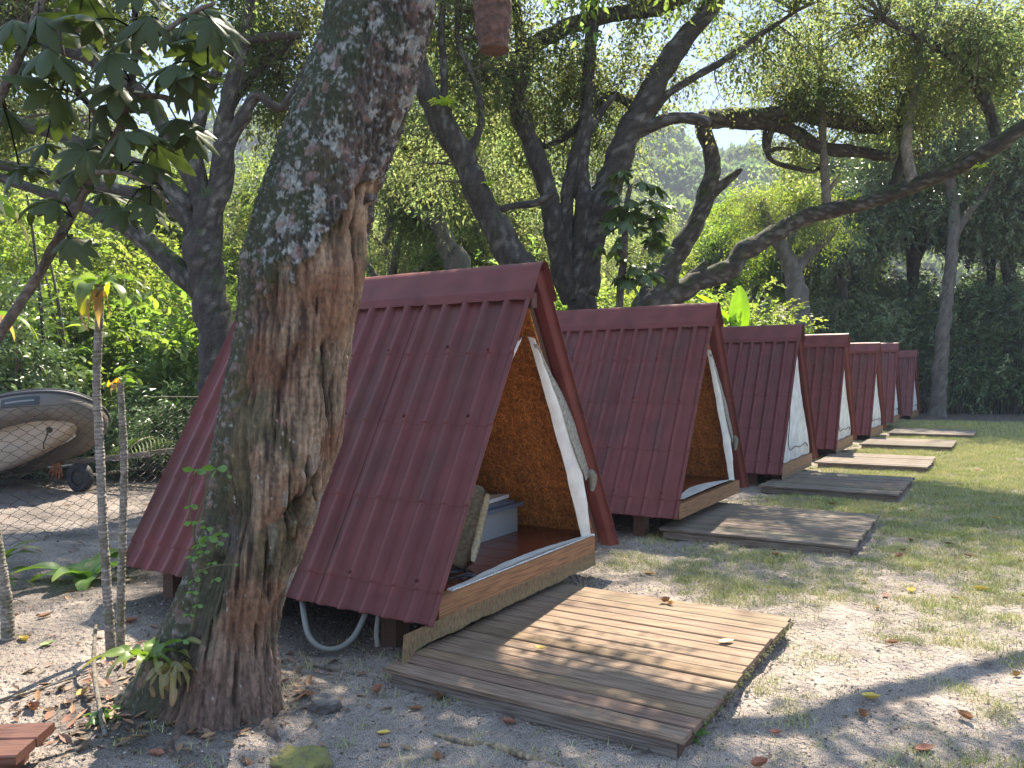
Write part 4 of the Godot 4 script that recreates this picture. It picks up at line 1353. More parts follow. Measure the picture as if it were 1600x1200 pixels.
# ================================================================ the scene
func _ready() -> void:
	noise.noise_type = FastNoiseLite.TYPE_SIMPLEX_SMOOTH
	noise.frequency = 1.0
	noise.fractal_octaves = 3
	noise.seed = 12
	ridged.noise_type = FastNoiseLite.TYPE_SIMPLEX
	ridged.fractal_type = FastNoiseLite.FRACTAL_RIDGED
	ridged.frequency = 0.6
	ridged.fractal_octaves = 3
	ridged.seed = 4

	# ---- camera, sky, sun, exposure
	var cam := Camera3D.new()
	cam.name = "camera"
	cam.fov = 50.847
	cam.near = 0.05
	cam.far = 3000.0
	cam.position = Vector3(0, 1.6, 0)
	cam.rotation_degrees = Vector3(-0.810, 31.714, -0.417)
	add_child(cam)
	cam.current = true
	var sky := ProceduralSkyMaterial.new()
	sky.sky_top_color = Color(0.56, 0.69, 0.87)
	sky.sky_horizon_color = Color(0.71, 0.80, 0.90)
	sky.sky_curve = 0.22
	sky.ground_horizon_color = Color(0.42, 0.42, 0.38)
	sky.ground_bottom_color = Color(0.22, 0.2, 0.17)
	sky.sun_angle_max = 20.0
	sky.sky_cover = cloud_cover()
	sky.sky_cover_modulate = Color(1, 1, 1, 1)
	var env := Environment.new()
	env.background_mode = Environment.BG_SKY
	env.sky = Sky.new()
	env.sky.sky_material = sky
	env.background_energy_multiplier = 0.54
	env.tonemap_mode = Environment.TONE_MAPPER_LINEAR
	env.tonemap_exposure = EXPOSURE
	env.sdfgi_enabled = true
	env.ssao_enabled = true
	env.ssil_enabled = true
	env.fog_enabled = true
	env.fog_density = FOG
	env.fog_light_color = Color(0.90, 0.94, 1.0)
	var we := WorldEnvironment.new()
	we.name = "world_environment"
	we.environment = env
	add_child(we)
	var sun := DirectionalLight3D.new()
	sun.name = "sun"
	sun.light_energy = 1.6
	sun.light_color = Color(1.0, 0.95, 0.87)
	sun.light_angular_distance = 0.53
	sun.shadow_enabled = true
	add_child(sun)
	sun.look_at_from_position(Vector3(-0.118, 0.809, -0.576) * 30.0, Vector3.ZERO)

	# ---- materials
	var g_fine := noise_tex("fine", 0.02, 512, 512, [[0.0, grey(0.55)], [0.5, grey(0.8)], [1.0, grey(1.0)]], 5, FastNoiseLite.TYPE_SIMPLEX_SMOOTH, 3)
	var g_soft := noise_tex("soft", 0.012, 256, 256, [[0.0, grey(0.82)], [0.5, grey(0.93)], [1.0, grey(1.0)]], 5, FastNoiseLite.TYPE_SIMPLEX_SMOOTH, 13)
	var g_grain := noise_tex("grain", 0.06, 512, 512, [[0.0, grey(0.0)], [1.0, grey(1.0)]], 5, FastNoiseLite.TYPE_VALUE_CUBIC, 9)
	var g_speck := noise_tex("speck", 0.15, 512, 512, [[0.0, grey(0.25)], [0.3, grey(0.52)], [0.48, grey(0.88)], [1.0, grey(1.0)]], 3, FastNoiseLite.TYPE_SIMPLEX, 5)
	var g_wood := noise_tex("wood", 0.012, 512, 512, [[0.0, Color(0.60, 0.57, 0.55)], [0.36, Color(0.81, 0.79, 0.77)], [0.6, Color(0.93, 0.92, 0.9)], [1.0, Color(1, 1, 1)]], 6, FastNoiseLite.TYPE_SIMPLEX, 21)
	var osb := osb_tex()
	mat("plain", Color.WHITE, 0.75)
	mat("sand", Color.WHITE, 0.95, g_speck, Vector3.ONE * 1.7, true, g_grain, 3.0)
	mat("bark", Color(1.25, 1.22, 1.18), 0.92, g_fine, Vector3.ONE * 3.0, true, g_grain, 1.2)
	mat("trunk", Color(1.2, 1.2, 1.2), 0.88, g_fine, Vector3(5, 2.2, 5), true, g_grain, 0.7)
	mat("twig", Color.WHITE, 0.9)
	mat("roof", Color(0.19, 0.057, 0.055), 0.46, g_soft, Vector3(0.9, 1.3, 1.3), false, g_grain, 0.12)
	mat("dark_wood", Color(0.12, 0.06, 0.042), 0.75, g_wood, Vector3(9, 9, 9), true)
	mat("beam", Color(0.30, 0.145, 0.062), 0.6, g_wood, Vector3(9, 9, 0.4), true, g_wood, 0.12)
	mat("floor", Color(0.19, 0.045, 0.022), 0.24, g_wood, Vector3(0.9, 9, 9), true)
	mat("new_plank", Color(0.30, 0.225, 0.168), 0.8, g_wood, Vector3(0.4, 9, 11), true, g_wood, 0.12)
	mat("old_plank", Color(0.26, 0.225, 0.195), 0.85, g_wood, Vector3(0.4, 9, 11), true, g_wood, 0.15)
	mat("osb", Color(0.95, 0.42, 0.125), 0.7, osb, Vector3.ONE * 1.25, false)
	mat("canvas", Color(0.72, 0.71, 0.67), 0.8, g_soft, Vector3.ONE * 1.2, false)
	mat("canvas_grey", Color(0.40, 0.39, 0.34), 0.85, g_fine, Vector3.ONE * 3.0, false)
	mat("canvas_old", Color.WHITE, 0.9, g_fine, Vector3(4, 1.5, 6), false)
	mat("stone", Color.WHITE, 0.95, g_speck, Vector3.ONE * 5.0, true, g_grain, 0.8)
	mat("rubber", Color.WHITE, 0.5)
	mat("gelcoat", Color.WHITE, 0.35)
	mat("plastic", Color.WHITE, 0.35)
	mat("cushion", Color(0.40, 0.35, 0.23), 0.9, g_fine, Vector3(2, 3, 2), false)
	mats.new_plank.metallic_specular = 0.22
	mats.old_plank.metallic_specular = 0.22
	mats.roof.metallic_specular = 0.35
	mats.roof.backlight_enabled = true
	mats.roof.backlight = Color(0.16, 0.13, 0.13)
	var wire := mat("wire", Color.WHITE, 0.6)
	wire.metallic = 0.4
	leaf_mat("leaf_canopy", Color(2.1, 2.05, 2.1), 0.34, 1.3)
	leaf_mat("leaf_bright", Color(1.3, 1.3, 1.3), 0.34, 1.2)
	leaf_mat("leaf_dark", Color(1.6, 1.6, 1.6), 0.3, 0.7)
	leaf_mat("leaf_strap", Color.WHITE, 0.42, 1.0)
	leaf_mat("leaf_palmate", Color(0.05, 0.066, 0.03), 0.42, 0.9).metallic_specular = 0.35
	leaf_mat("leaf_palmate_far", Color(0.055, 0.085, 0.03), 0.36, 0.8)
	mat("bench", Color(0.13, 0.05, 0.035), 0.6, g_wood, Vector3(0.9, 9, 9), false)
	leaf_mat("leaf_vine", Color(0.12, 0.22, 0.06), 0.45, 1.0)
	leaf_mat("dry_leaf", Color.WHITE, 0.7, 0.4)
	S.small = spray(11, 15, 0.46, 0.085, 0.032, 0.9)
	S.mid = spray(12, 18, 0.5, 0.13, 0.055, 0.7)
	S.big = spray(13, 12, 0.6, 0.24, 0.11, 0.6, 2)
	S.thin = spray(14, 22, 0.5, 0.12, 0.022, 1.1)

	# ---- the setting
	build_ground()
	build_hills()

	# ---- cabins
	var c1 := cabin_shell("nearest, largest red A-frame cabin, open front, partly behind the thick leaning trunk", Vector3(CABIN_X, 0, -4.645), 100)
	open_front(c1, 0.05)
	front_beam(c1, 0.238, 0.362, 1.09, -0.865, 140)
	skirt(c1, 0.243, 0.10, 1.40, -0.86, 7)
	put("sill_rail", plank(Vector3(-0.085, 0.325, 0.02), Vector3(0.02, 0.045, 0.92), 141), mats.canvas_old, c1)
	var c2 := cabin_shell("second red A-frame cabin from the camera, open front with white canvas pulled aside", Vector3(CABIN_X, -0.008, -8.359), 200)
	open_front(c2, 0.16)
	front_beam(c2, 0.20, 0.345, 1.02, -0.98, 240)
	var c3 := cabin_shell("third red A-frame cabin, white canvas front closed, behind the second open cabin", Vector3(CABIN_X, -0.045, -12.385), 300)
	closed_front(c3, 3)
	skirt(c3, 0.205, 0.06, 1.02, -0.9, 17)
	var said := ["fourth red A-frame cabin, white canvas front closed, between the third and fifth cabins", "fifth red A-frame cabin in the row, narrow strip of closed white canvas showing", "sixth red A-frame cabin, second to last of the row near the slender trunk", "farthest and smallest red A-frame cabin at the end of the row, beside the slender trunk"]
	var where := [Vector3(CABIN_X, -0.035, -16.344), Vector3(CABIN_X, -0.084, -20.615), Vector3(CABIN_X + 0.02, 0.007, -24.169), Vector3(CABIN_X, -0.086, -29.47)]
	for k in 4:
		var c: Node3D = c3.duplicate()
		c.name = numbered("a_frame_cabin")
		add_child(c, true)
		c.position = where[k]
		c.rotation.y = [0.012, -0.01, 0.02, -0.015][k]
		c.set_meta("label", said[k])

	# ---- decks
	deck("near warm brown plank deck in front of the nearest open cabin, with mossy right edge", Vector3(-1.93, 0, -4.10), 1.60, 1.92, 16, mats.new_plank, 0.0, 500, true)
	deck("weathered grey plank deck dappled with light, in front of the second cabin", Vector3(-2.02, 0, -8.22), 1.75, 1.80, 15, mats.old_plank, 0.02, 520)
	deck("grey plank deck in front of the third cabin, second one past the near brown deck", Vector3(-1.98, 0, -11.6), 1.66, 1.80, 15, mats.old_plank, -0.01, 540)
	deck("sunlit grey plank deck in front of the fourth cabin", Vector3(-1.92, 0, -14.8), 1.66, 1.80, 14, mats.old_plank, 0.01, 560)
	deck("low grey plank deck in front of the fifth cabin, far down the row", Vector3(-1.80, 0, -18.6), 1.66, 1.80, 14, mats.old_plank, 0.0, 580)
	deck("farthest grey plank deck, near the foot of the slender trunk", Vector3(-1.62, 0, -22.1), 1.8, 1.9, 14, mats.old_plank, 0.0, 600)

	things_inside()
	foreground_tree()
	near_plants()
	build_fence()
	build_boat()
	old_trees()
	far_trees()
	shrubs_and_houses()
	ground_things()
	build_grass()
	for o in find_children("*", "Node3D", true, false):
		if o.has_meta("_n"): o.remove_meta("_n")

func cloud_cover() -> ImageTexture:
	var f := FastNoiseLite.new()
	f.noise_type = FastNoiseLite.TYPE_SIMPLEX_SMOOTH
	f.frequency = 1.3
	f.fractal_octaves = 5
	f.seed = 31
	var im := Image.create(512, 256, false, Image.FORMAT_RGBA8)
	for y in 256:
		var la := (0.5 - (y + 0.5) / 256.0) * PI
		for x in 512:
			var lo := (x + 0.5) / 512.0 * TAU
			var d := Vector3(cos(la) * cos(lo), sin(la) * 1.8, cos(la) * sin(lo))
			var v := smoothstep(-0.12, 0.42, f.get_noise_3dv(d))
			if la < 0.0: v = 0.0
			im.set_pixel(x, y, Color(0.62, 0.62, 0.61, v * 0.5))
	return ImageTexture.create_from_image(im)

func osb_tex() -> ImageTexture:
	rng.seed = 8
	var n := 512
	var im := Image.create(n, n, false, Image.FORMAT_RGB8)
	im.fill(Color(0.50, 0.44, 0.38))
	for k in 3600:
		var a := rng.randfn() * 0.9 + (0.3 if k % 2 else 1.4)
		var len := rng.randf_range(12, 46)
		var w := rng.randf_range(1.5, 5.0)
		var c := Vector2(rng.randf() * n, rng.randf() * n)
		var v := rng.randf_range(0.42, 1.0)
		var col := Color(v, v * rng.randf_range(0.86, 0.98), v * rng.randf_range(0.7, 0.92))
		var d := Vector2(cos(a), sin(a))
		var s := Vector2(-d.y, d.x)
		for i in range(0, int(len)):
			for j in range(0, int(w) + 1):
				var p := c + d * i + s * j
				im.set_pixel(posmod(int(p.x), n), posmod(int(p.y), n), col)
	return ImageTexture.create_from_image(im)

func build_hills() -> void:
	var g := PackedVector3Array()
	var cc := PackedColorArray()
	var nx := 150
	var xf := []
	var cols := PackedColorArray()
	rng.seed = 61
	for r in 31:
		var t := r / 30.0
		for k in nx + 1:
			var a := lerpf(-0.75, 0.75, float(k) / nx)
			var d := lerpf(110.0, 420.0, t)
			var f := tan(a)
			var p := Vector3(-0.5256, 0, -0.8508) * d + Vector3(0.8508, 0, -0.5256) * f * d
			var rise := 104.0 + 26.0 * noise.get_noise_1d(f * 7.0 + 2.0) + 8.0 * noise.get_noise_1d(f * 30.0) - 26.0 * smoothstep(0.15, 0.45, f)
			p.y = rise * pow(sin(minf(t * 1.12, 1.0) * PI * 0.5), 1.4) + 3.0 * n3(p, 0.02)
			g.append(p)
			cc.append(Color(0.06, 0.08, 0.035) * (1.0 + 0.4 * n3(p, 0.04)))
			if r > 3 and absf(f) < 0.7:
				for q in 2:
					var e := p + Vector3(rng.randfn() * 5.0, 0, rng.randfn() * 5.0)
					xf.append(Transform3D(Basis.from_euler(Vector3(rng.randf() * 6, rng.randf() * 6, 0)).scaled(Vector3.ONE * rng.randf_range(2.6, 5.5)), e + Vector3(0, 1.5, 0)))
					cols.append(vary(Color(0.034, 0.046, 0.024), 0.4))
	var mb := MB.new()
	mb.grid(g, nx + 1, cc)
	mb.smooth()
	var h := put("hills", mb.mesh(), mats.plain, null, "structure")
	# one far tree crown: a rough ball of leaf tufts
	rng.seed = 3
	var cm := MB.new()
	for k in 130:
		var d := rand_dir()
		d.y = absf(d.y) - 0.2
		var p := d * (0.75 + 0.3 * n3(d, 4.0))
		leaf(cm, p, basis_x(d + rand_dir() * 0.7, rng.randf() * 3.0), 0.5, 0.36, 0.3)
	scatter("forest", cm.mesh(), mats.leaf_canopy, xf, cols, h)

func things_inside() -> void:
	var o := Vector3(CABIN_X, FLOOR_Y, -4.645)
	# storage tub
	var t := thing("storage_tub", "translucent plastic tub with blue-grey lid on the cabin floor", "tub", Vector3(-3.52, FLOOR_Y + 0.002, -5.05))
	var mb := MB.new()
	for k in 4:
		var s := [Vector3(0.23, 0.1, 0), Vector3(-0.23, 0.1, 0), Vector3(0, 0.1, 0.33), Vector3(0, 0.1, -0.33)]
		mb.box(s[k], Vector3(0.006, 0.1, 0.33) if k < 2 else Vector3(0.226, 0.1, 0.006), Basis.IDENTITY, 0.002, Color(0.22, 0.24, 0.25))
	mb.box(Vector3(0, 0.007, 0), Vector3(0.223, 0.005, 0.32), Basis.IDENTITY, 0.002, Color(0.22, 0.24, 0.25))
	put("box", mb.mesh(), mats.plastic, t)
	var lid := MB.new()
	lid.box(Vector3(0, 0.214, 0), Vector3(0.275, 0.013, 0.375), Basis.IDENTITY, 0.01, Color(0.10, 0.13, 0.17))
	lid.box(Vector3(0.0, 0.235, 0), Vector3(0.22, 0.008, 0.32), Basis.IDENTITY, 0.006, Color(0.10, 0.13, 0.17))
	put("lid", lid.mesh(), mats.plastic, t)
	for k in 2:
		var p := MB.new()
		p.box(Vector3.ZERO, Vector3(0.05, 0.014 + 0.006 * k, 0.36), Basis.from_euler(Vector3(0, [0.10, -0.12][k], 0.03)), 0.004, [Color(0.72, 0.72, 0.70), Color(0.40, 0.30, 0.24)][k])
		var w := put("plank", p.mesh(), mats.plastic)
		w.position = Vector3([-3.40, -3.52][k], FLOOR_Y + 0.262, [-5.06, -5.0][k])
		tag(w, ["white painted board lying on the tub lid inside the open cabin", "brown board lying behind the white one on the tub lid"][k], "board")
	var bag := MB.new()
	var rs := resample([[0, 0.02, 0.22, 0.02], [0, 0.05, 0.15, 0.06], [0, 0.07, 0, 0.085], [0, 0.06, -0.14, 0.07], [0, 0.03, -0.22, 0.02]], 0.02)
	bag.tube(rs[0], rs[1], 12, Color(0.02, 0.045, 0.14))
	bag.smooth()
	var bo := put("bag", bag.mesh(), mats.cushion)
	bo.position = Vector3(-3.68, FLOOR_Y + 0.245, -4.98)
	tag(bo, "dark blue cloth bag lying at the back of the tub lid", "bag")
	# folded mattress standing against the left lining
	var g := PackedVector3Array()
	var cols := PackedColorArray()
	for k in 15:
		for q in 24:
			var a := TAU * q / 24
			var e := 0.55
			var y := 0.27 * signf(sin(a)) * pow(absf(sin(a)), e)
			var z := 0.055 * signf(cos(a)) * pow(absf(cos(a)), e)
			var x := lerpf(0.42, -0.42, k / 14.0)
			var sq := 1.0 if k > 0 and k < 14 else 0.82
			var p := Vector3(x, y * sq, z * sq)
			p += Vector3(0, 0.012 * n3(p, 6.0), 0.016 * n3(p + Vector3(4, 0, 0), 5.0))
			g.append(p)
			var st := 0.85 + 0.35 * absf(sin(p.y * 26.0 + n3(p, 5.0)))
			cols.append(Color(st, st, st * 0.95))
	var mm := MB.new()
	mm.grid(g, 24, cols, true)
	for e in 2:
		var ctr := mm.v.size()
		mm.v.append(Vector3(0.43 if e == 0 else -0.43, 0, 0)); mm.c.append(Color.WHITE)
		for q in 24:
			mm.i.append_array(PackedInt32Array([ctr, e * 14 * 24 + q, e * 14 * 24 + (q + 1) % 24]))
	mm.smooth()
	var mo := put("mattress", mm.mesh(), mats.cushion)
	mo.position = Vector3(-3.28, FLOOR_Y + 0.262, -4.235)
	mo.rotation.x = -0.42
	tag(mo, "beige striped mattress standing on edge against the left side of the open cabin", "mattress")
	var cab := MB.new()
	rng.seed = 19
	var cl := []
	for k in 40:
		var a := k * 0.62
		cl.append([0.09 * cos(a) * (1 + 0.3 * sin(k * 1.7)) + 0.03 * sin(k * 0.9), 0.012 + 0.018 * absf(sin(k * 0.77)), 0.10 * sin(a) * (1 + 0.3 * cos(k * 1.1)), 0.006])
	rs = resample(cl, 0.02)
	cab.tube(rs[0], rs[1], 5, Color(0.015, 0.015, 0.018))
	cab.smooth()
	var co := put("cable", cab.mesh(), mats.plastic)
	co.position = Vector3(-2.86, FLOOR_Y + 0.004, -3.95)
	tag(co, "tangle of black cable on the floor just inside the open cabin", "cable")
	# grey hose looping below the near cabin
	var hb := MB.new()
	rs = resample([[-3.780, 0.263, -3.591, 0.0180], [-3.621, 0.174, -3.453, 0.0173], [-3.461, 0.089, -3.338, 0.0167], [-3.346, 0.045, -3.314, 0.0164], [-3.247, 0.044, -3.340, 0.0163], [-3.191, 0.091, -3.411, 0.0164], [-3.176, 0.189, -3.492, 0.0166], [-3.179, 0.305, -3.563, 0.0168]], 0.015)
	hb.tube(rs[0], rs[1], 10, Color(0.16, 0.165, 0.15))
	hb.smooth()
	var ho := put("hose", hb.mesh(), mats.rubber)
	tag(ho, "grey hose hanging in a loop below the nearest cabin roof, right of the thick trunk", "hose")
	hb = MB.new()
	rs = resample([[-3.095, 0.322, -3.545, 0.0148], [-3.084, 0.212, -3.514, 0.0147], [-3.067, 0.123, -3.477, 0.0145], [-3.040, 0.053, -3.456, 0.0144]], 0.015)
	hb.tube(rs[0], rs[1], 10, Color(0.17, 0.165, 0.14))
	hb.smooth()
	ho = put("hose", hb.mesh(), mats.rubber)
	tag(ho, "short straight hose end hanging right of the looped one under the nearest cabin", "hose")

func near_plants() -> void:
	# big palmate tree at the upper left
	var stem := [[-4.336, 1.441, -1.903, 0.0247], [-4.153, 1.804, -2.022, 0.0232], [-3.996, 2.087, -2.124, 0.0232], [-3.838, 2.425, -2.227, 0.0216], [-3.720, 2.671, -2.304, 0.0216], [-3.660, 2.794, -2.343, 0.0201], [-3.616, 3.010, -2.374, 0.0185], [-3.595, 3.257, -2.391, 0.0170], [-3.616, 3.597, -2.383, 0.0139]]
	var twigs := [[[-3.728, 2.763, -2.359, 0.0172], [-3.835, 2.920, -2.296, 0.0156], [-3.928, 3.077, -2.241, 0.0141], [-3.963, 3.281, -2.223, 0.0110], [-3.995, 3.532, -2.207, 0.0094]], [[-3.629, 2.949, -2.365, 0.0154], [-3.510, 2.947, -2.438, 0.0139], [-3.392, 2.931, -2.511, 0.0124], [-3.300, 3.069, -2.570, 0.0093]], [[-3.663, 2.554, -2.220, 0.0135], [-3.561, 2.553, -2.283, 0.0120], [-3.445, 2.492, -2.353, 0.0105], [-3.376, 2.407, -2.395, 0.0090]], [[-4.095, 2.694, -1.896, 0.0238], [-3.995, 2.901, -1.962, 0.0223], [-3.906, 3.114, -2.020, 0.0193], [-3.838, 3.315, -2.065, 0.0178], [-3.793, 3.523, -2.097, 0.0163]], [[-3.944, 2.080, -2.097, 0.0122], [-3.906, 2.202, -2.123, 0.0107], [-3.854, 2.278, -2.156, 0.0092], [-3.810, 2.354, -2.185, 0.0092]], [[-3.510, 3.155, -2.324, 0.0135], [-3.395, 3.214, -2.396, 0.0120], [-3.280, 3.303, -2.469, 0.0105], [-3.190, 3.347, -2.525, 0.0090]]]
	var at: Vector3 = Vector3(-4.335, -0.000, -1.880)
	var t := thing("umbrella_tree", "umbrella tree with big drooping palmate leaves at upper left, on a slanting stem", "tree", at)
	var all := [stem]
	all.append_array(twigs)
	var loc := []
	for l in all:
		var ll := []
		for e in l: ll.append([e[0] - at.x, e[1] - at.y, e[2] - at.z, e[3]])
		loc.append(ll)
	loc[0].push_front([0.0, 0.0, 0.0, 0.026])
	for k in loc.size(): put("stem" if k == 0 else "branch", bark_tube(loc[k], 0.03, 12, Color(0.15, 0.125, 0.105), 0.25, 0.1, 0.05), mats.bark, t)
	var sk := skel_of(loc, 0.25)
	rng.seed = 90
	var pieces := [leaflet_mesh(1.0, 0.30, 0.25, 1), leaflet_mesh(1.0, 0.33, 0.4, 2), leaflet_mesh(1.0, 0.27, 0.15, 3)]
	for h: Vector4 in HUBS:
		var p := Vector3(h.x, h.y, h.z) - at
		var best := 1e9
		var s := p
		for q in sk:
			var dd: float = q.distance_squared_to(p) + absf(q.distance_to(p) - 0.22) * 0.2
			if dd < best: best = dd; s = q
		palmate_leaf(t, s, p, Vector3(rng.randfn() * 0.55 + 0.35, 1.0, rng.randfn() * 0.55 + 0.25), h.w, 9, mats.leaf_palmate, pieces, rng.randf_range(0.4, 2.0))
	# ringed saplings
	var s1 := thing("ringed_sapling", "tall thin ringed sapling with drooping strap leaves at its top, left of the thick trunk", "sapling", Vector3(-4.294, 0.000, -2.658))
	var l1 := [[-4.294, -0.120, -2.658, 0.0306], [-4.319, 0.366, -2.648, 0.0252], [-4.344, 0.833, -2.641, 0.0234], [-4.359, 1.265, -2.638, 0.0234], [-4.372, 1.553, -2.635, 0.0216], [-4.360, 1.912, -2.648, 0.0216], [-4.354, 2.128, -2.655, 0.0198]]
	ringed_stem(s1, rel(l1, s1.position), 1)
	var top := Vector3(l1[6][0], l1[6][1], l1[6][2]) - s1.position
	var green := [Color(0.12, 0.19, 0.045), Color(0.16, 0.2, 0.05)]
	var dry := [Color(0.30, 0.17, 0.09), Color(0.38, 0.26, 0.16)]
	var spec := [[2.75, 0.55, 0.30, 0.085, 2.6, [Color(0.16, 0.2, 0.1), Color(0.10, 0.16, 0.10)]], [0.2, 0.5, 0.28, 0.055, 1.6, green], [-0.5, 0.25, 0.32, 0.06, 2.2, green], [1.9, 0.7, 0.22, 0.06, 2.9, [Color(0.35, 0.42, 0.03), Color(0.30, 0.36, 0.03)]], [-1.6, 0.35, 0.34, 0.075, 2.9, [Color(0.10, 0.15, 0.05), Color(0.33, 0.28, 0.04)]], [-2.6, 0.6, 0.26, 0.06, 2.0, green], [1.0, 1.3, 0.12, 0.035, 0.6, green], [2.3, -0.2, 0.24, 0.03, 2.4, dry], [-1.2, -0.5, 0.26, 0.04, 1.9, dry], [-2.1, -0.4, 0.28, 0.045, 2.0, dry], [-0.7, -0.3, 0.22, 0.012, 1.6, dry], [2.9, -0.4, 0.2, 0.03, 1.7, dry]]
	for k in spec.size():
		var e = spec[k]
		var o := put("leaf", strap_leaf(e[2], e[3], e[4], 0.3, 300 + k, e[5]), mats.leaf_strap, s1)
		o.position = top + Vector3(0, -0.01 * k * 0.6, 0)
		o.basis = Basis(Vector3.UP, e[0] + 0.553) * Basis(Vector3(0, 0, 1), e[1])
	var s2 := thing("ringed_sapling", "shorter ringed sapling with one orange and one green leaf, right of the tall one", "sapling", Vector3(-4.454, 0.000, -2.805))
	var l2 := [[-4.454, -0.120, -2.805, 0.0263], [-4.451, 0.308, -2.812, 0.0226], [-4.442, 0.722, -2.825, 0.0207], [-4.436, 1.098, -2.835, 0.0207], [-4.449, 1.399, -2.832, 0.0188], [-4.456, 1.557, -2.830, 0.0188]]
	ringed_stem(s2, rel(l2, s2.position), 2)
	top = Vector3(l2[5][0], l2[5][1], l2[5][2]) - s2.position
	var sp2 := [[0.1, 0.25, 0.13, 0.04, 0.7, green], [3.1, 0.2, 0.085, 0.032, 0.8, [Color(0.55, 0.26, 0.02), Color(0.5, 0.28, 0.03)]], [1.2, 0.9, 0.1, 0.03, 1.2, green], [-2.0, -0.3, 0.1, 0.02, 1.2, dry]]
	for k in sp2.size():
		var e = sp2[k]
		var o := put("leaf", strap_leaf(e[2], e[3], e[4], 0.2, 330 + k, e[5]), mats.leaf_strap, s2)
		o.position = top
		o.basis = Basis(Vector3.UP, e[0] + 0.553) * Basis(Vector3(0, 0, 1), e[1])
	var s3 := thing("ringed_sapling", "mottled sapling stem at the left edge, cut off by the picture border", "sapling", Vector3(-5.166, 0.000, -2.542))
	var l3 := [[-5.166, -0.120, -2.542, 0.0427], [-5.189, 0.272, -2.532, 0.0330], [-5.223, 0.544, -2.516, 0.0291], [-5.276, 0.933, -2.489, 0.0272], [-5.316, 1.399, -2.472, 0.0252], [-5.350, 1.943, -2.460, 0.0233]]
	ringed_stem(s3, rel(l3, s3.position), 3)
	top = Vector3(l3[5][0], l3[5][1], l3[5][2]) - s3.position
	for k in 10:
		var o := put("leaf", strap_leaf(0.42, 0.07, 1.9, 0.4, 350 + k, green if k % 3 else dry), mats.leaf_strap, s3)
		o.position = top
		o.basis = Basis(Vector3.UP, k * 0.68) * Basis(Vector3(0, 0, 1), 0.5)
	# a strap-leaved plant at the left border, and one with a torn leaf above it
	strap_plant("strap_leaf_plant", "strap-leaved plant reaching in at the left border below the umbrella tree", "plant", Vector3(-3.926, 2.371, -1.819), 9, 0.36, 0.06, [Color(0.15, 0.24, 0.05), Color(0.4, 0.33, 0.25)], 41, 0.5, 2.2)
	# bromeliad and vine at the foot of the thick trunk
	strap_plant("bromeliad", "green bromeliad with yellowing strap leaves growing at the foot of the thick trunk", "bromeliad", Vector3(-3.341, 0.307, -2.240), 13, 0.27, 0.042, [Color(0.13, 0.19, 0.05), Color(0.24, 0.2, 0.09)], 43, 0.75, 1.9)
	strap_plant("bromeliad", "withered bromeliad with brown drooping leaves right of the green one on the trunk", "bromeliad", Vector3(-3.137, 0.309, -2.213), 9, 0.2, 0.035, [Color(0.2, 0.17, 0.08), Color(0.24, 0.15, 0.09)], 44, 0.2, 2.0)
	var v := thing("climbing_vine", "small-leaved green vine climbing the left side of the thick trunk", "vine", Vector3(-3.121, 0.455, -2.308))
	var vl := [[[-3.104, 0.462, -2.295, 0.0057], [-3.075, 0.704, -2.317, 0.0057], [-3.097, 0.904, -2.307, 0.0057], [-3.051, 1.074, -2.338, 0.0043], [-3.061, 1.174, -2.334, 0.0043]], [[-3.054, 0.716, -2.272, 0.0042], [-2.989, 0.758, -2.312, 0.0042], [-2.906, 0.766, -2.364, 0.0042]], [[-3.097, 0.904, -2.307, 0.0043], [-3.114, 1.018, -2.298, 0.0043], [-3.105, 1.103, -2.305, 0.0043]], [[-3.075, 0.704, -2.317, 0.0043], [-3.104, 0.618, -2.298, 0.0043], [-3.094, 0.533, -2.302, 0.0043]]]
	rng.seed = 71
	var vs := MB.new()
	for l in vl:
		var rs := resample(rel(l, v.position), 0.02)
		vs.tube(rs[0], rs[1], 5, Color(0.09, 0.08, 0.04), false)
	vs.smooth()
	put("stem", vs.mesh(), mats.twig, v)
	var vm := [leaflet_mesh(1.0, 0.62, 0.2, 5), leaflet_mesh(1.0, 0.5, 0.35, 6)]
	for c: Vector4 in VINE:
		var p := Vector3(c.x, c.y, c.z) - v.position
		for q in (3 if c.w > 0.03 else 2):
			var o := put("leaf", vm[rng.randi() % 2], mats.leaf_vine, v)
			var b := basis_x(Vector3(0.85 * cos(q * 2.1 + c.x * 9.0) + 0.3, rng.randf_range(-0.3, 0.3), -0.5 * cos(q * 2.1 + c.x * 9.0) + 0.2), 0.9 + rng.randf_range(-0.4, 0.4))
			o.transform = Transform3D(b.scaled(Vector3.ONE * c.w * rng.randf_range(0.8, 1.2)), p)
	# low broad-leaved plants by the fence
	strap_plant("broadleaf_plant", "low broad-leaved plant behind the two saplings, in front of the fence", "plant", Vector3(-6.133, -0.000, -3.590), 8, 0.5, 0.15, [Color(0.09, 0.16, 0.05), Color(0.16, 0.22, 0.05)], 51, 0.7, 1.3)
	strap_plant("broadleaf_plant", "small leafy plant at the corner of the nearest roof, by the fence", "plant", Vector3(-6.253, -0.000, -4.104), 9, 0.36, 0.10, [Color(0.10, 0.18, 0.05), Color(0.14, 0.2, 0.05)], 52, 0.9, 1.2)
	strap_plant("strap_leaf_plant", "dark spiky plant at the left border in front of the dinghy", "plant", Vector3(-6.508, -0.000, -3.006), 22, 0.55, 0.05, [Color(0.05, 0.085, 0.025), Color(0.09, 0.11, 0.04)], 53, 1.2, 1.4)

func rel(l: Array, at: Vector3) -> Array:
	var out := []
	for e in l: out.append([e[0] - at.x, e[1] - at.y, e[2] - at.z, e[3]])
	return out

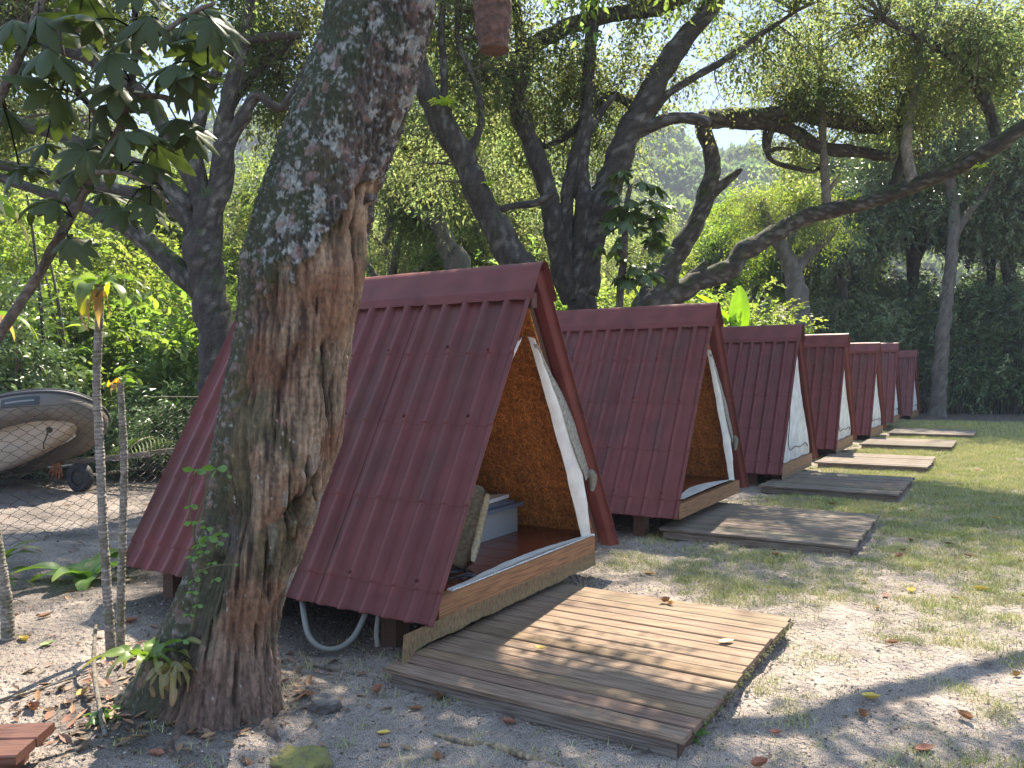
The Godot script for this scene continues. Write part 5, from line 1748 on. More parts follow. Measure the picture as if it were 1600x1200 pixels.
func old_trees() -> void:
	var dark := Color(0.068, 0.060, 0.053)
	# the old tree left of the thick trunk
	var a := [[[-8.287, -0.120, -6.609, 0.2852], [-8.323, 1.802, -6.617, 0.2456], [-8.425, 2.436, -6.564, 0.2218], [-8.507, 3.071, -6.524, 0.2218], [-8.460, 3.506, -6.560, 0.1981], [-8.481, 3.783, -6.552, 0.1703]], [[-8.480, 3.625, -6.550, 0.1664], [-8.575, 4.101, -6.499, 0.1069], [-8.596, 4.497, -6.493, 0.0951], [-8.509, 4.972, -6.554, 0.0792], [-8.361, 5.366, -6.652, 0.0673], [-8.173, 5.666, -6.774, 0.0594], [-7.890, 5.774, -6.950, 0.0555], [-7.486, 5.795, -7.200, 0.0475]], [[-8.453, 3.545, -6.565, 0.1664], [-8.326, 4.020, -6.652, 0.1466], [-8.293, 4.415, -6.679, 0.1268], [-8.280, 4.811, -6.693, 0.1069], [-8.193, 5.286, -6.755, 0.0871], [-8.059, 5.839, -6.847, 0.0753], [-7.959, 6.710, -6.923, 0.0555]], [[-8.507, 3.110, -6.525, 0.1545], [-8.655, 3.508, -6.440, 0.1347], [-8.912, 3.724, -6.285, 0.1149], [-9.303, 3.854, -6.045, 0.1030], [-9.775, 3.977, -5.756, 0.0871], [-10.247, 4.115, -5.466, 0.0673], [-10.921, 4.279, -5.052, 0.0555]], [[-8.533, 2.635, -6.501, 0.1545], [-8.843, 2.978, -6.315, 0.1228], [-9.154, 3.298, -6.128, 0.1149], [-9.572, 3.595, -5.875, 0.0951], [-10.112, 3.837, -5.545, 0.0673], [-10.786, 4.120, -5.133, 0.0555]], [[-8.548, 3.823, -6.511, 0.1069], [-8.798, 4.380, -6.366, 0.0951], [-9.068, 4.937, -6.208, 0.0951], [-9.372, 5.296, -6.026, 0.0832], [-9.844, 5.577, -5.739, 0.0753], [-10.384, 5.740, -5.409, 0.0713], [-10.990, 5.864, -5.036, 0.0555]], [[-8.629, 3.626, -6.458, 0.1030], [-8.885, 3.945, -6.305, 0.0911], [-9.202, 4.186, -6.113, 0.0871], [-9.640, 4.364, -5.845, 0.0871], [-10.113, 4.629, -5.558, 0.0832], [-10.584, 4.752, -5.268, 0.0792], [-11.056, 4.851, -4.978, 0.0673]], [[-8.279, 4.376, -6.687, 0.0951], [-8.104, 4.770, -6.801, 0.0832], [-7.943, 5.046, -6.905, 0.0713], [-7.700, 4.901, -7.053, 0.0555], [-7.498, 5.217, -7.183, 0.0555], [-7.283, 5.753, -7.325, 0.0436], [-7.149, 6.386, -7.418, 0.0475]], [[-8.694, 4.972, -7.028, 0.0790], [-8.425, 5.469, -7.202, 0.0624], [-8.143, 5.716, -7.381, 0.0582], [-7.789, 6.212, -7.607, 0.0499]]]
	var t1 := limbed_tree("old_tree", "old dark-barked tree with many mossy limbs, left of the thick leaning trunk", a, 24, 0.06, dark, 0.55, 0.75)
	crown(t1, local_skel(t1, skel_of(a, 0.5)), local_blobs(t1, [[Vector3(-11.274, 6.371, -6.045), Vector3(1.6, 0.9, 1.6)], [Vector3(-10.385, 6.973, -6.604), Vector3(1.6, 0.9, 1.6), 1.2], [Vector3(-9.694, 7.207, -7.622), Vector3(1.6, 1.0, 1.6)], [Vector3(-8.382, 6.172, -7.828), Vector3(1.1, 0.9, 1.3)], [Vector3(-8.529, 5.040, -7.719), Vector3(0.6, 0.5, 0.8), 0.5], [Vector3(-11.242, 5.490, -6.637), Vector3(1.4, 0.6, 1.4), 0.7], [Vector3(-12.094, 4.951, -6.102), Vector3(1.1, 0.5, 1.2), 0.6], [Vector3(-12.312, 6.467, -5.405), Vector3(1.6, 1.2, 1.6)], [Vector3(-9.868, 8.276, -6.945), Vector3(2.4, 1.0, 1.8)]]), 36, 11, S.small, mats.leaf_canopy, Color(0.082, 0.088, 0.062), mats.twig, 201)
	# the diagonal trunk behind the nearest roof
	var b := [[[-5.820, -0.120, -10.484, 0.3042], [-6.002, 2.568, -10.415, 0.2662], [-6.310, 3.331, -10.237, 0.2282], [-6.634, 4.000, -10.048, 0.1996], [-6.918, 4.762, -9.885, 0.1854], [-7.186, 5.287, -9.729, 0.1901], [-7.405, 5.860, -9.603, 0.1664], [-7.527, 6.384, -9.536, 0.1521], [-7.625, 7.145, -9.488, 0.1426], [-7.771, 8.001, -9.412, 0.1141]], [[-6.942, 4.810, -9.871, 0.0856], [-6.757, 5.094, -9.990, 0.0618], [-6.701, 5.521, -10.032, 0.0475], [-6.839, 6.092, -9.956, 0.0523], [-7.001, 6.569, -9.864, 0.0475], [-6.962, 7.329, -9.901, 0.0380]], [[-7.202, 5.335, -9.719, 0.0523], [-7.170, 6.000, -9.750, 0.0570], [-7.204, 6.761, -9.742, 0.0523], [-7.124, 7.711, -9.807, 0.0428]], [[-6.594, 3.952, -10.072, 0.0618], [-6.311, 4.073, -10.249, 0.0523], [-6.028, 4.108, -10.425, 0.0570], [-5.761, 4.277, -10.592, 0.0428]], [[-7.925, 7.178, -9.891, 0.1040], [-8.431, 7.677, -9.586, 0.0891], [-9.106, 7.980, -9.175, 0.0693]]]
	var t2 := limbed_tree("old_tree", "mossy trunk leaning left behind the ridge of the nearest cabin", b, 22, 0.07, dark, 0.5, 0.7)
	crown(t2, local_skel(t2, skel_of(b, 0.45)), local_blobs(t2, [[Vector3(-7.717, 7.396, -10.611), Vector3(1.3, 0.8, 1.5)], [Vector3(-7.190, 6.362, -10.920), Vector3(1.0, 0.8, 1.2)], [Vector3(-8.095, 8.268, -9.804), Vector3(1.6, 0.8, 1.6)], [Vector3(-6.747, 8.059, -10.634), Vector3(1.6, 0.8, 1.6)], [Vector3(-8.374, 5.056, -10.754), Vector3(0.7, 0.6, 0.9), 0.6], [Vector3(-8.904, 8.011, -8.712), Vector3(1.6, 0.9, 1.5)]]), 36, 11, S.small, mats.leaf_canopy, Color(0.085, 0.092, 0.064), mats.twig, 202)
	air_plant("spiky yellow-green air plant on the trunk that leans left behind the near cabin", Vector3(-7.028, 5.490, -9.535), 26, 0.24, 61)
	air_plant("dark round tuft of air plants hanging left of the leaning mossy trunk", Vector3(-8.054, 5.077, -9.894), 24, 0.22, 62, true)
	air_plant("small yellow air plant low on the mossy trunk leaning left", Vector3(-6.492, 4.333, -9.906), 12, 0.13, 63)
	# the group of trunks in the middle
	var c := [[[-5.824, -0.120, -11.658, 0.2523], [-5.871, 2.438, -11.670, 0.2369], [-5.906, 2.953, -11.656, 0.2060], [-5.890, 3.674, -11.678, 0.1699], [-5.855, 4.291, -11.710, 0.1545], [-5.891, 4.909, -11.698, 0.1236], [-5.822, 5.732, -11.754, 0.1133], [-5.779, 6.556, -11.794, 0.1081], [-5.745, 7.276, -11.827, 0.0978], [-5.703, 8.203, -11.869, 0.0875]], [[-5.976, 2.748, -11.609, 0.2111], [-6.134, 3.264, -11.520, 0.2008], [-6.258, 3.986, -11.456, 0.1751], [-6.399, 4.708, -11.381, 0.1596], [-6.610, 5.379, -11.261, 0.1545], [-6.786, 5.998, -11.163, 0.1545], [-6.787, 6.482, -11.171, 0.1596], [-6.524, 6.871, -11.339, 0.1442], [-6.139, 7.125, -11.581, 0.1339], [-5.701, 7.297, -11.855, 0.1287], [-5.220, 7.395, -12.154, 0.1184], [-4.650, 7.524, -12.508, 0.1184], [-4.125, 7.880, -12.839, 0.1030]], [[-5.836, 2.849, -11.698, 0.1957], [-5.732, 3.621, -11.775, 0.1751], [-5.601, 4.340, -11.868, 0.2111], [-5.348, 5.111, -12.037, 0.2111], [-5.069, 5.829, -12.221, 0.2008], [-4.719, 6.547, -12.449, 0.1854], [-4.422, 7.039, -12.641, 0.1648], [-4.107, 7.489, -12.843, 0.1442], [-3.819, 8.084, -13.031, 0.1133]], [[-6.047, 3.057, -11.571, 0.1339], [-6.083, 3.881, -11.562, 0.1133], [-6.066, 4.602, -11.585, 0.1133], [-5.918, 5.218, -11.687, 0.1030], [-5.656, 5.731, -11.857, 0.0772], [-5.437, 6.038, -11.997, 0.0515]], [[-5.366, 5.296, -12.029, 0.1339], [-4.998, 5.519, -12.260, 0.1133], [-4.692, 5.661, -12.452, 0.1030], [-4.385, 5.679, -12.641, 0.0978], [-4.122, 5.594, -12.802, 0.0927]], [[-5.016, 5.437, -12.248, 0.0721], [-4.894, 5.807, -12.329, 0.0721], [-4.649, 6.114, -12.486, 0.0618], [-4.298, 6.358, -12.706, 0.0618], [-3.948, 6.592, -12.926, 0.0515], [-3.511, 6.948, -13.203, 0.0412], [-2.986, 7.356, -13.534, 0.0309]], [[-5.654, 4.495, -11.838, 0.1390], [-5.453, 4.803, -11.967, 0.1133], [-5.217, 4.955, -12.115, 0.0618]], [[-6.786, 6.050, -11.164, 0.1133], [-6.682, 6.461, -11.235, 0.0927], [-6.735, 7.079, -11.213, 0.0824], [-6.841, 7.801, -11.159, 0.0721]], [[-5.204, 5.874, -12.492, 0.0738], [-5.562, 6.141, -12.274, 0.0738], [-5.831, 5.985, -12.106, 0.0685], [-6.189, 5.514, -11.877, 0.0527], [-6.547, 5.306, -11.652, 0.0421]]]
	var t3 := limbed_tree("old_tree", "group of three old trunks rising together in the middle, behind the first two cabins", c, 24, 0.07, dark, 0.6, 0.55)
	crown(t3, local_skel(t3, skel_of(c, 0.5)), local_blobs(t3, [[Vector3(-6.556, 6.430, -11.900), Vector3(0.9, 0.8, 1.2), 0.8], [Vector3(-5.950, 6.824, -12.869), Vector3(1.1, 0.8, 1.4)], [Vector3(-6.315, 7.899, -11.485), Vector3(1.5, 0.7, 1.6)], [Vector3(-5.002, 8.094, -12.301), Vector3(1.6, 0.8, 1.6)], [Vector3(-4.100, 6.837, -13.424), Vector3(1.3, 0.8, 1.5)], [Vector3(-3.687, 7.774, -13.108), Vector3(1.6, 0.8, 1.6)], [Vector3(-7.081, 5.392, -12.147), Vector3(0.7, 0.7, 0.9), 0.6], [Vector3(-6.356, 5.634, -13.186), Vector3(0.6, 0.8, 0.9), 0.7], [Vector3(-5.195, 6.485, -13.330), Vector3(0.9, 0.4, 1.0), 0.6], [Vector3(-5.738, 9.238, -11.277), Vector3(2.4, 1.0, 2.0)], [Vector3(-3.378, 9.020, -12.731), Vector3(2.4, 1.0, 2.0)]]), 36, 11, S.small, mats.leaf_canopy, Color(0.085, 0.092, 0.064), mats.twig, 203)
	# the leaning tree with the long limb to the right
	var d := [[[-6.316, -0.120, -13.705, 0.4397], [-6.015, 2.085, -13.926, 0.4100], [-5.743, 2.617, -14.103, 0.3684], [-5.541, 3.091, -14.235, 0.3090]], [[-5.581, 2.972, -14.208, 0.2614], [-5.309, 3.718, -14.389, 0.1961], [-5.017, 4.310, -14.579, 0.1664], [-4.816, 4.902, -14.714, 0.1604], [-4.715, 5.496, -14.786, 0.1485], [-4.857, 6.055, -14.707, 0.1426], [-4.878, 6.376, -14.700, 0.1426]], [[-5.561, 2.853, -14.219, 0.2852], [-4.975, 3.252, -14.588, 0.1961], [-4.470, 3.486, -14.904, 0.1901], [-4.228, 3.804, -15.059, 0.1842], [-3.723, 4.156, -15.377, 0.1604], [-3.137, 4.496, -15.744, 0.1485], [-2.480, 4.584, -15.799, 0.1397], [-1.834, 4.691, -15.729, 0.1359], [-1.213, 4.840, -15.528, 0.1312], [-0.626, 4.967, -15.187, 0.1255], [-0.157, 5.109, -14.775, 0.1198], [0.360, 5.385, -14.393, 0.1093], [0.925, 5.841, -14.162, 0.0911]], [[-4.939, 6.258, -14.660, 0.1901], [-4.554, 6.278, -14.898, 0.1842], [-4.049, 6.298, -15.211, 0.1723], [-3.341, 6.363, -15.649, 0.1545], [-2.735, 6.239, -16.022, 0.1426], [-2.128, 6.091, -16.394, 0.1188], [-1.522, 6.205, -16.771, 0.0891]], [[-4.453, 6.206, -14.959, 0.1307], [-3.897, 6.202, -15.303, 0.1307], [-3.442, 6.031, -15.581, 0.1307], [-3.058, 5.743, -15.814, 0.1248], [-2.532, 5.667, -16.138, 0.1129], [-1.925, 5.579, -16.511, 0.0951], [-1.420, 5.634, -16.824, 0.0713]], [[-4.795, 4.867, -14.726, 0.1248], [-4.573, 5.067, -14.866, 0.1010], [-4.391, 5.231, -14.981, 0.0713], [-4.270, 5.349, -15.058, 0.0416]], [[-5.157, 3.266, -14.475, 0.0891], [-4.975, 3.454, -14.591, 0.0654], [-4.824, 3.631, -14.687, 0.0475]], [[-3.746, 6.224, -15.397, 0.0594], [-3.846, 5.809, -15.328, 0.0535], [-3.795, 5.512, -15.354, 0.0416], [-3.441, 5.366, -15.571, 0.0416], [-3.118, 5.292, -15.769, 0.0356], [-2.986, 5.410, -15.852, 0.0297]], [[-3.897, 6.047, -15.300, 0.0416], [-3.886, 5.691, -15.301, 0.0416], [-3.694, 5.725, -15.420, 0.0356], [-3.462, 5.711, -15.564, 0.0238]], [[-1.860, 4.734, -15.949, 0.0919], [-1.666, 5.479, -16.082, 0.0632], [-1.715, 6.054, -16.061, 0.0689], [-1.521, 6.856, -16.194, 0.0574], [-1.375, 7.773, -16.300, 0.0517]], [[-0.179, 5.190, -15.232, 0.0978], [-0.355, 5.892, -15.135, 0.0824], [-0.707, 6.513, -14.928, 0.0721], [-1.233, 6.929, -14.610, 0.0566], [-1.759, 7.242, -14.290, 0.0618]]]
	var t4 := limbed_tree("old_tree", "leaning forked tree whose long mossy limb stretches right above the row of cabins", d, 26, 0.07, dark, 0.7, 0.9)
	crown(t4, local_skel(t4, skel_of(d, 0.45)), local_blobs(t4, [[Vector3(-2.840, 6.982, -15.381), Vector3(1.5, 0.8, 1.6)], [Vector3(-1.516, 7.119, -15.614), Vector3(1.6, 1.0, 1.6)], [Vector3(-2.191, 7.676, -14.618), Vector3(1.7, 0.8, 1.6)], [Vector3(-0.269, 6.921, -15.206), Vector3(1.5, 1.0, 1.6)], [Vector3(-0.948, 6.005, -15.946), Vector3(1.0, 0.6, 1.2), 0.8], [Vector3(-2.331, 6.450, -16.275), Vector3(1.0, 0.4, 1.2), 0.6], [Vector3(-3.443, 7.053, -15.597), Vector3(0.9, 0.5, 1.1), 0.6], [Vector3(0.641, 6.884, -14.591), Vector3(1.6, 1.2, 1.6)], [Vector3(-1.147, 8.473, -14.689), Vector3(2.2, 0.9, 1.8)], [Vector3(-3.556, 5.884, -16.096), Vector3(0.6, 0.25, 0.8), 0.35]]), 34, 10, S.small, mats.leaf_canopy, Color(0.085, 0.092, 0.064), mats.twig, 204)
	air_plant("little tuft of air plants on the mossy back of the long limb", Vector3(-2.381, 4.637, -15.508), 12, 0.16, 64)
	air_plant("pale tuft of air plants on the long limb near the right border", Vector3(-0.421, 4.817, -14.959), 12, 0.14, 65)
	# slender pale trunk hanging in the canopy at the right, and thin stems
	var e := [[[-1.447, 4.767, -15.617, 0.0832], [-1.457, 4.845, -15.613, 0.0832], [-1.552, 5.478, -15.565, 0.0832], [-1.496, 5.954, -15.607, 0.0776], [-1.383, 6.674, -15.688, 0.0776], [-1.365, 7.339, -15.711, 0.0721], [-1.423, 8.449, -15.693, 0.0610]], [[-1.402, 6.563, -15.675, 0.0499], [-1.252, 6.895, -15.774, 0.0444], [-1.120, 7.337, -15.862, 0.0333]]]
	var t5 := limbed_tree("slender_tree", "slender pale trunk rising from the long mossy limb at the right", e, 12, 0.08, Color(0.33, 0.30, 0.26), 0.5, 0.0)
	crown(t5, local_skel(t5, skel_of(e, 0.6)), local_blobs(t5, [[Vector3(-1.328, 7.782, -15.741), Vector3(1.3, 0.9, 1.3)], [Vector3(-0.788, 6.964, -16.649), Vector3(1.1, 0.7, 1.1)], [Vector3(-2.059, 7.205, -15.868), Vector3(1.1, 0.7, 1.1)]]), 9, 10, S.small, mats.leaf_canopy, Color(0.085, 0.092, 0.064), mats.twig, 205)
	var f := [[[-2.895, 4.581, -15.778, 0.0826], [-2.906, 4.829, -15.775, 0.0767], [-2.947, 5.596, -15.763, 0.0708], [-2.978, 6.423, -15.757, 0.0649], [-2.999, 7.485, -15.761, 0.0531], [-3.021, 8.666, -15.768, 0.0413]], [[-3.153, 5.765, -16.931, 0.0507], [-3.024, 6.080, -17.016, 0.0380], [-2.755, 6.458, -17.188, 0.0254]], [[-3.120, 5.067, -16.940, 0.0507], [-2.991, 5.320, -17.024, 0.0380], [-2.894, 5.484, -17.086, 0.0254]]]
	var t6 := limbed_tree("slender_tree", "thin grey upright shoot crossing the leaning tree's two right-hand limbs", f, 10, 0.08, Color(0.24, 0.22, 0.19), 0.4, 0.2)
	crown(t6, local_skel(t6, skel_of(f, 0.6)), local_blobs(t6, [[Vector3(-3.189, 8.426, -16.953), Vector3(1.0, 1.0, 1.0)], [Vector3(-3.025, 7.031, -17.031), Vector3(0.8, 0.6, 0.8), 0.6]]), 9, 10, S.small, mats.leaf_canopy, Color(0.085, 0.092, 0.064), mats.twig, 206)
	# the slender tree at the end of the row
	var h := [[[-2.173, -0.120, -31.078, 0.3498], [-2.136, 0.230, -31.105, 0.2842], [-2.046, 1.978, -31.190, 0.2405], [-1.899, 3.725, -31.310, 0.2077], [-1.734, 5.473, -31.441, 0.1859], [-1.661, 7.003, -31.511, 0.1749], [-1.756, 8.315, -31.474, 0.1421], [-1.646, 9.845, -31.567, 0.1203], [-1.500, 11.592, -31.687, 0.0875]], [[-1.697, 6.129, -31.474, 0.1531], [-1.270, 6.890, -31.751, 0.1312], [-0.751, 7.651, -32.084, 0.0984], [-0.287, 8.740, -32.389, 0.0984]], [[-1.718, 7.659, -31.487, 0.1093], [-2.147, 8.537, -31.236, 0.1203], [-2.613, 9.416, -30.963, 0.0875]]]
	var t7 := limbed_tree("slender_tree", "upright grey trunk standing at the far end of the row of cabins", h, 18, 0.12, Color(0.16, 0.145, 0.125), 0.5, 0.1)
	crown(t7, local_skel(t7, skel_of(h, 0.5)), local_blobs(t7, [[Vector3(-1.684, 10.282, -31.551), Vector3(2.6, 1.8, 2.2)], [Vector3(-0.008, 9.010, -31.860), Vector3(2.2, 1.5, 2.0)], [Vector3(-3.218, 10.199, -31.073), Vector3(2.2, 1.5, 2.0)], [Vector3(-1.468, 12.658, -31.019), Vector3(3.0, 1.6, 2.5)], [Vector3(-2.547, 7.743, -32.622), Vector3(1.4, 1.0, 1.4), 0.6], [Vector3(-0.391, 7.187, -33.474), Vector3(1.4, 1.0, 1.4), 0.6]]), 34, 24, S.mid, mats.leaf_dark, Color(0.06, 0.08, 0.04), mats.twig, 207, 0.5)
	# umbrella tree behind the second cabin
	var u := [[-5.079, -0.120, -11.178, 0.0628], [-5.033, 2.575, -11.249, 0.0580], [-4.976, 3.348, -11.297, 0.0532], [-4.952, 4.024, -11.323, 0.0435], [-4.895, 4.410, -11.365, 0.0387]]
	var ut := thing("umbrella_tree", "umbrella tree with dark palmate leaves rising behind the second cabin", "tree", Vector3(u[0][0], u[0][1], u[0][2]))
	put("stem", bark_tube(rel(u, ut.position), 0.06, 10, Color(0.15, 0.125, 0.1), 0.2, 0.2, 0.06), mats.bark, ut)
	rng.seed = 93
	var sk := skel_of([rel(u, ut.position)], 0.45)
	var pieces := [leaflet_mesh(1.0, 0.36, 0.35, 1), leaflet_mesh(1.0, 0.40, 0.5, 2), leaflet_mesh(1.0, 0.33, 0.25, 3)]
	for hb: Vector4 in HUBS_FAR:
		var p := Vector3(hb.x, hb.y, hb.z) - ut.position
		var best := 1e9
		var s := p
		for q in sk:
			var dd: float = q.distance_squared_to(p)
			if dd < best: best = dd; s = q
		palmate_leaf(ut, s, p, Vector3(rng.randfn() * 0.4, 1.0, rng.randfn() * 0.4), hb.w, 8, mats.leaf_palmate_far, pieces, rng.randf_range(0.6, 1.8))

func air_plant(label: String, at: Vector3, n: int, len: float, seed: int, darker := false) -> void:
	var cols := [Color(0.34, 0.44, 0.05), Color(0.42, 0.48, 0.07)]
	if darker: cols = [Color(0.07, 0.09, 0.03), Color(0.09, 0.1, 0.04)]
	strap_plant("air_plant", label, "air plant", at, n, len, len * 0.12, cols, seed, 1.0, 1.1, "")

func far_trees() -> void:
	var grey_bark := Color(0.17, 0.155, 0.135)
	# crooked trees in the middle distance
	var a := [[[-9.759, -0.120, -13.929, 0.3569], [-9.901, 3.657, -13.902, 0.2896], [-10.027, 4.062, -13.830, 0.2289], [-10.200, 4.535, -13.732, 0.1953], [-10.452, 4.874, -13.581, 0.1751], [-10.865, 5.120, -13.330, 0.1549], [-11.209, 5.419, -13.123, 0.1414], [-11.405, 5.932, -13.011, 0.1212], [-11.486, 6.768, -12.974, 0.0875]], [[-10.177, 4.494, -13.745, 0.1616], [-10.292, 5.276, -13.687, 0.1279], [-10.225, 6.016, -13.741, 0.1212], [-10.111, 6.891, -13.826, 0.0943], [-10.032, 7.833, -13.890, 0.0808]], [[-10.773, 5.078, -13.386, 0.1077], [-10.751, 5.617, -13.409, 0.0943], [-10.522, 5.750, -13.553, 0.0741], [-10.201, 5.706, -13.750, 0.0673]], [[-11.186, 5.392, -13.136, 0.0875], [-11.117, 4.745, -13.169, 0.0808], [-11.231, 4.342, -13.092, 0.0539]]]
	var t := limbed_tree("crooked_tree", "crooked pale grey tree forking low behind the nearest cabin's ridge", a, 16, 0.1, grey_bark, 0.6, 0.5)
	crown(t, local_skel(t, skel_of(a, 0.4)), local_blobs(t, [[Vector3(-11.091, 6.082, -13.794), Vector3(1.3, 0.8, 1.4), 0.8], [Vector3(-11.349, 7.036, -13.063), Vector3(1.5, 0.9, 1.4)], [Vector3(-10.268, 7.738, -14.331), Vector3(1.5, 1.0, 1.4)], [Vector3(-10.777, 8.243, -13.437), Vector3(1.8, 1.0, 1.6)], [Vector3(-9.953, 6.768, -15.097), Vector3(1.2, 0.8, 1.3), 0.8]]), 30, 18, S.small, mats.leaf_canopy, Color(0.09, 0.10, 0.062), mats.twig, 211, 0.35)
	var b := [[[-11.387, -0.120, -16.450, 0.3169], [-11.460, 4.177, -16.474, 0.2535], [-11.568, 4.970, -16.420, 0.2218], [-11.650, 5.763, -16.383, 0.2218], [-11.570, 6.554, -16.445, 0.1901], [-11.329, 7.344, -16.608, 0.1426], [-11.195, 8.452, -16.709, 0.0951]], [[-11.623, 5.683, -16.398, 0.1426], [-11.327, 6.077, -16.588, 0.1109], [-10.789, 6.547, -16.928, 0.0871], [-10.520, 7.020, -17.102, 0.0634]], [[-11.623, 5.446, -16.394, 0.1109], [-11.866, 5.923, -16.252, 0.0871], [-12.002, 6.558, -16.179, 0.0634]]]
	var t2 := limbed_tree("crooked_tree", "thin dark tree standing between the crooked grey tree and the trunk that leans left", b, 14, 0.1, Color(0.09, 0.085, 0.075), 0.4, 0.6)
	crown(t2, local_skel(t2, skel_of(b, 0.4)), local_blobs(t2, [[Vector3(-11.059, 7.025, -16.769), Vector3(1.5, 1.0, 1.4)], [Vector3(-11.330, 8.612, -16.628), Vector3(1.8, 1.2, 1.6)], [Vector3(-12.302, 7.007, -16.589), Vector3(1.2, 0.9, 1.2), 0.7]]), 30, 18, S.small, mats.leaf_canopy, Color(0.092, 0.10, 0.062), mats.twig, 212, 0.4)
	var c := [[[-5.815, -0.120, -26.947, 0.4531], [-5.854, 3.843, -26.986, 0.3502], [-5.961, 4.668, -26.934, 0.2884], [-6.172, 5.287, -26.814, 0.2678], [-6.400, 5.804, -26.682, 0.2266], [-6.663, 6.321, -26.527, 0.1648], [-6.840, 7.147, -26.432, 0.1030]], [[-5.961, 4.668, -26.934, 0.1854], [-5.576, 5.282, -27.182, 0.1545], [-5.086, 5.793, -27.494, 0.1236], [-4.736, 6.305, -27.718, 0.0824]], [[-6.207, 5.329, -26.793, 0.1442], [-5.962, 6.109, -26.957, 0.1030], [-5.788, 6.932, -27.079, 0.0721]]]
	var t3 := limbed_tree("crooked_tree", "crooked grey tree standing beyond the banana leaves, below the long limb", c, 14, 0.12, grey_bark, 0.5, 0.2)
	crown(t3, local_skel(t3, skel_of(c, 0.4)), local_blobs(t3, [[Vector3(-6.839, 6.632, -26.424), Vector3(1.7, 0.9, 1.5)], [Vector3(-5.437, 6.311, -27.285), Vector3(1.5, 0.9, 1.5)], [Vector3(-6.375, 7.354, -27.899), Vector3(1.9, 0.7, 1.6)]]), 30, 18, S.small, mats.leaf_bright, Color(0.13, 0.15, 0.06), mats.twig, 213, 0.4)
	# forest in the middle, seen between the old trunks
	var k := 0
	for e in [[-12.68, -14.50, 6.5, "grey-green tree"], [-14.57, -18.04, 7.6, "tall grey-green tree"], [-15.42, -21.04, 6.8, "pale tree"], [-12.55, -19.28, 7.2, "olive-green tree"], [-10.11, -17.27, 6.5, "leafy grey-green tree"], [-13.58, -24.52, 8.4, "tall olive tree"], [-19.25, -21.02, 8.4, "tall leafy tree"], [-17.79, -17.22, 8.0, "broad green tree"], [-10.35, -21.82, 6.1, "small-leaved tree"]]:
		k += 1
		var w := wild_tree("forest_tree", e[3] + " in the middle distance, " + ["left of the crooked grey tree", "directly behind the crooked grey tree", "between the crooked grey tree and the thin dark tree", "right of the thin dark tree", "behind the left trunk of the middle group", "far behind the middle group of trunks", "beside the edge of the thick foreground trunk", "hidden mostly by the thick foreground trunk", "right of the middle group of trunks"][k - 1], on_xz(e[0], e[1]), e[2], 0.16 + 0.01 * (k % 4), Vector3(0.6 * sin(k * 2.1), 0, 0.6 * cos(k * 1.3)), 2.3, 0.3, S.small, mats.leaf_canopy, Color(0.095, 0.102, 0.07), 700 + k, 20, 20, "forest trees between the old trunks", grey_bark)
		lianas(w, 800 + k, e[2])
	# left background: tall trees behind the bright shrubs
	k = 0
	for e in [[-24.02, -11.02, 7.6], [-24.42, -13.12, 6.8], [-26.98, -16.24, 9.1], [-19.87, -13.59, 6.1], [-23.29, -17.35, 8.4], [-16.70, -14.37, 6.8], [-20.74, -8.34, 6.8]]:
		k += 1
		wild_tree("forest_tree", ["green tree at the left border behind the bright shrubs", "broad green tree behind the umbrella tree's slanting stem", "tall tree far behind the left shrubs", "bright green tree behind the left old tree's lower limbs", "tall tree behind the left old tree's trunk", "leafy tree between the left old tree and the thick trunk", "green tree at the far left, mostly outside the picture"][k - 1], on_xz(e[0], e[1]), e[2], 0.17, Vector3(0.5 * sin(k * 1.7), 0, 0.4), 2.5, 0.0, S.mid, mats.leaf_bright, Color(0.12, 0.14, 0.07) if k % 2 else Color(0.10, 0.12, 0.06), 730 + k, 15, 15, "forest trees at the left")
	# bright trees below the hills
	k = 0
	for e in [[-12.60, -32.18, 7.6], [-12.03, -37.24, 8.2], [-8.89, -33.30, 8.6], [-7.88, -37.45, 8.8], [-6.73, -42.86, 10.0], [-14.80, -33.18, 8.2]]:
		k += 1
		wild_tree("forest_tree", ["sunlit tree right of the umbrella tree, below the hills", "olive tree seen through the fork of the leaning tree", "bright yellow-green tree right of the leaning tree's broken stub", "bright round-topped tree below the right part of the hills", "leafy tree above the tiled house roof", "tree behind the umbrella tree, below the hills"][k - 1], on_xz(e[0], e[1]), e[2], 0.18, Vector3(0.4 * sin(k * 1.9), 0, 0.4), 2.8, 0.3, S.mid, mats.leaf_bright, [Color(0.12, 0.14, 0.06), Color(0.11, 0.13, 0.06), Color(0.17, 0.21, 0.07), Color(0.15, 0.19, 0.07), Color(0.10, 0.14, 0.05), Color(0.10, 0.14, 0.05)][k - 1], 760 + k, 26, 20, "sunlit trees below the hills", grey_bark)
	# the dark grove at the right
	k = 0
	for e in [[-5.64, -32.96, 10.0], [-4.89, -35.77, 12.5], [-3.61, -34.80, 11.0], [-3.30, -39.11, 13.5], [-1.07, -36.95, 12.0], [0.00, -35.86, 11.0], [1.26, -37.22, 12.5], [-0.23, -41.59, 14.0], [2.27, -34.32, 11.0]]:
		k += 1
		wild_tree("grove_tree", ["dark tree at the left edge of the grove, behind the fifth cabin", "tall dark tree behind the last cabins", "dark low-branched tree just left of the far upright trunk", "tallest dark tree behind the far upright trunk", "dark tree right of the far upright trunk", "dark dense tree near the right border", "dark tree cut by the right border", "tall dark tree behind the right end of the hedge", "dark tree just outside the right border"][k - 1], on_xz(e[0], e[1]), e[2], 0.2, Vector3(0.5 * sin(k * 2.7), 0, 0.5 * cos(k)), 2.6, 0.28, S.mid, mats.leaf_dark, Color(0.075, 0.10, 0.05), 780 + k, 30, 22, "dark grove trees at the right", Color(0.09, 0.08, 0.07))

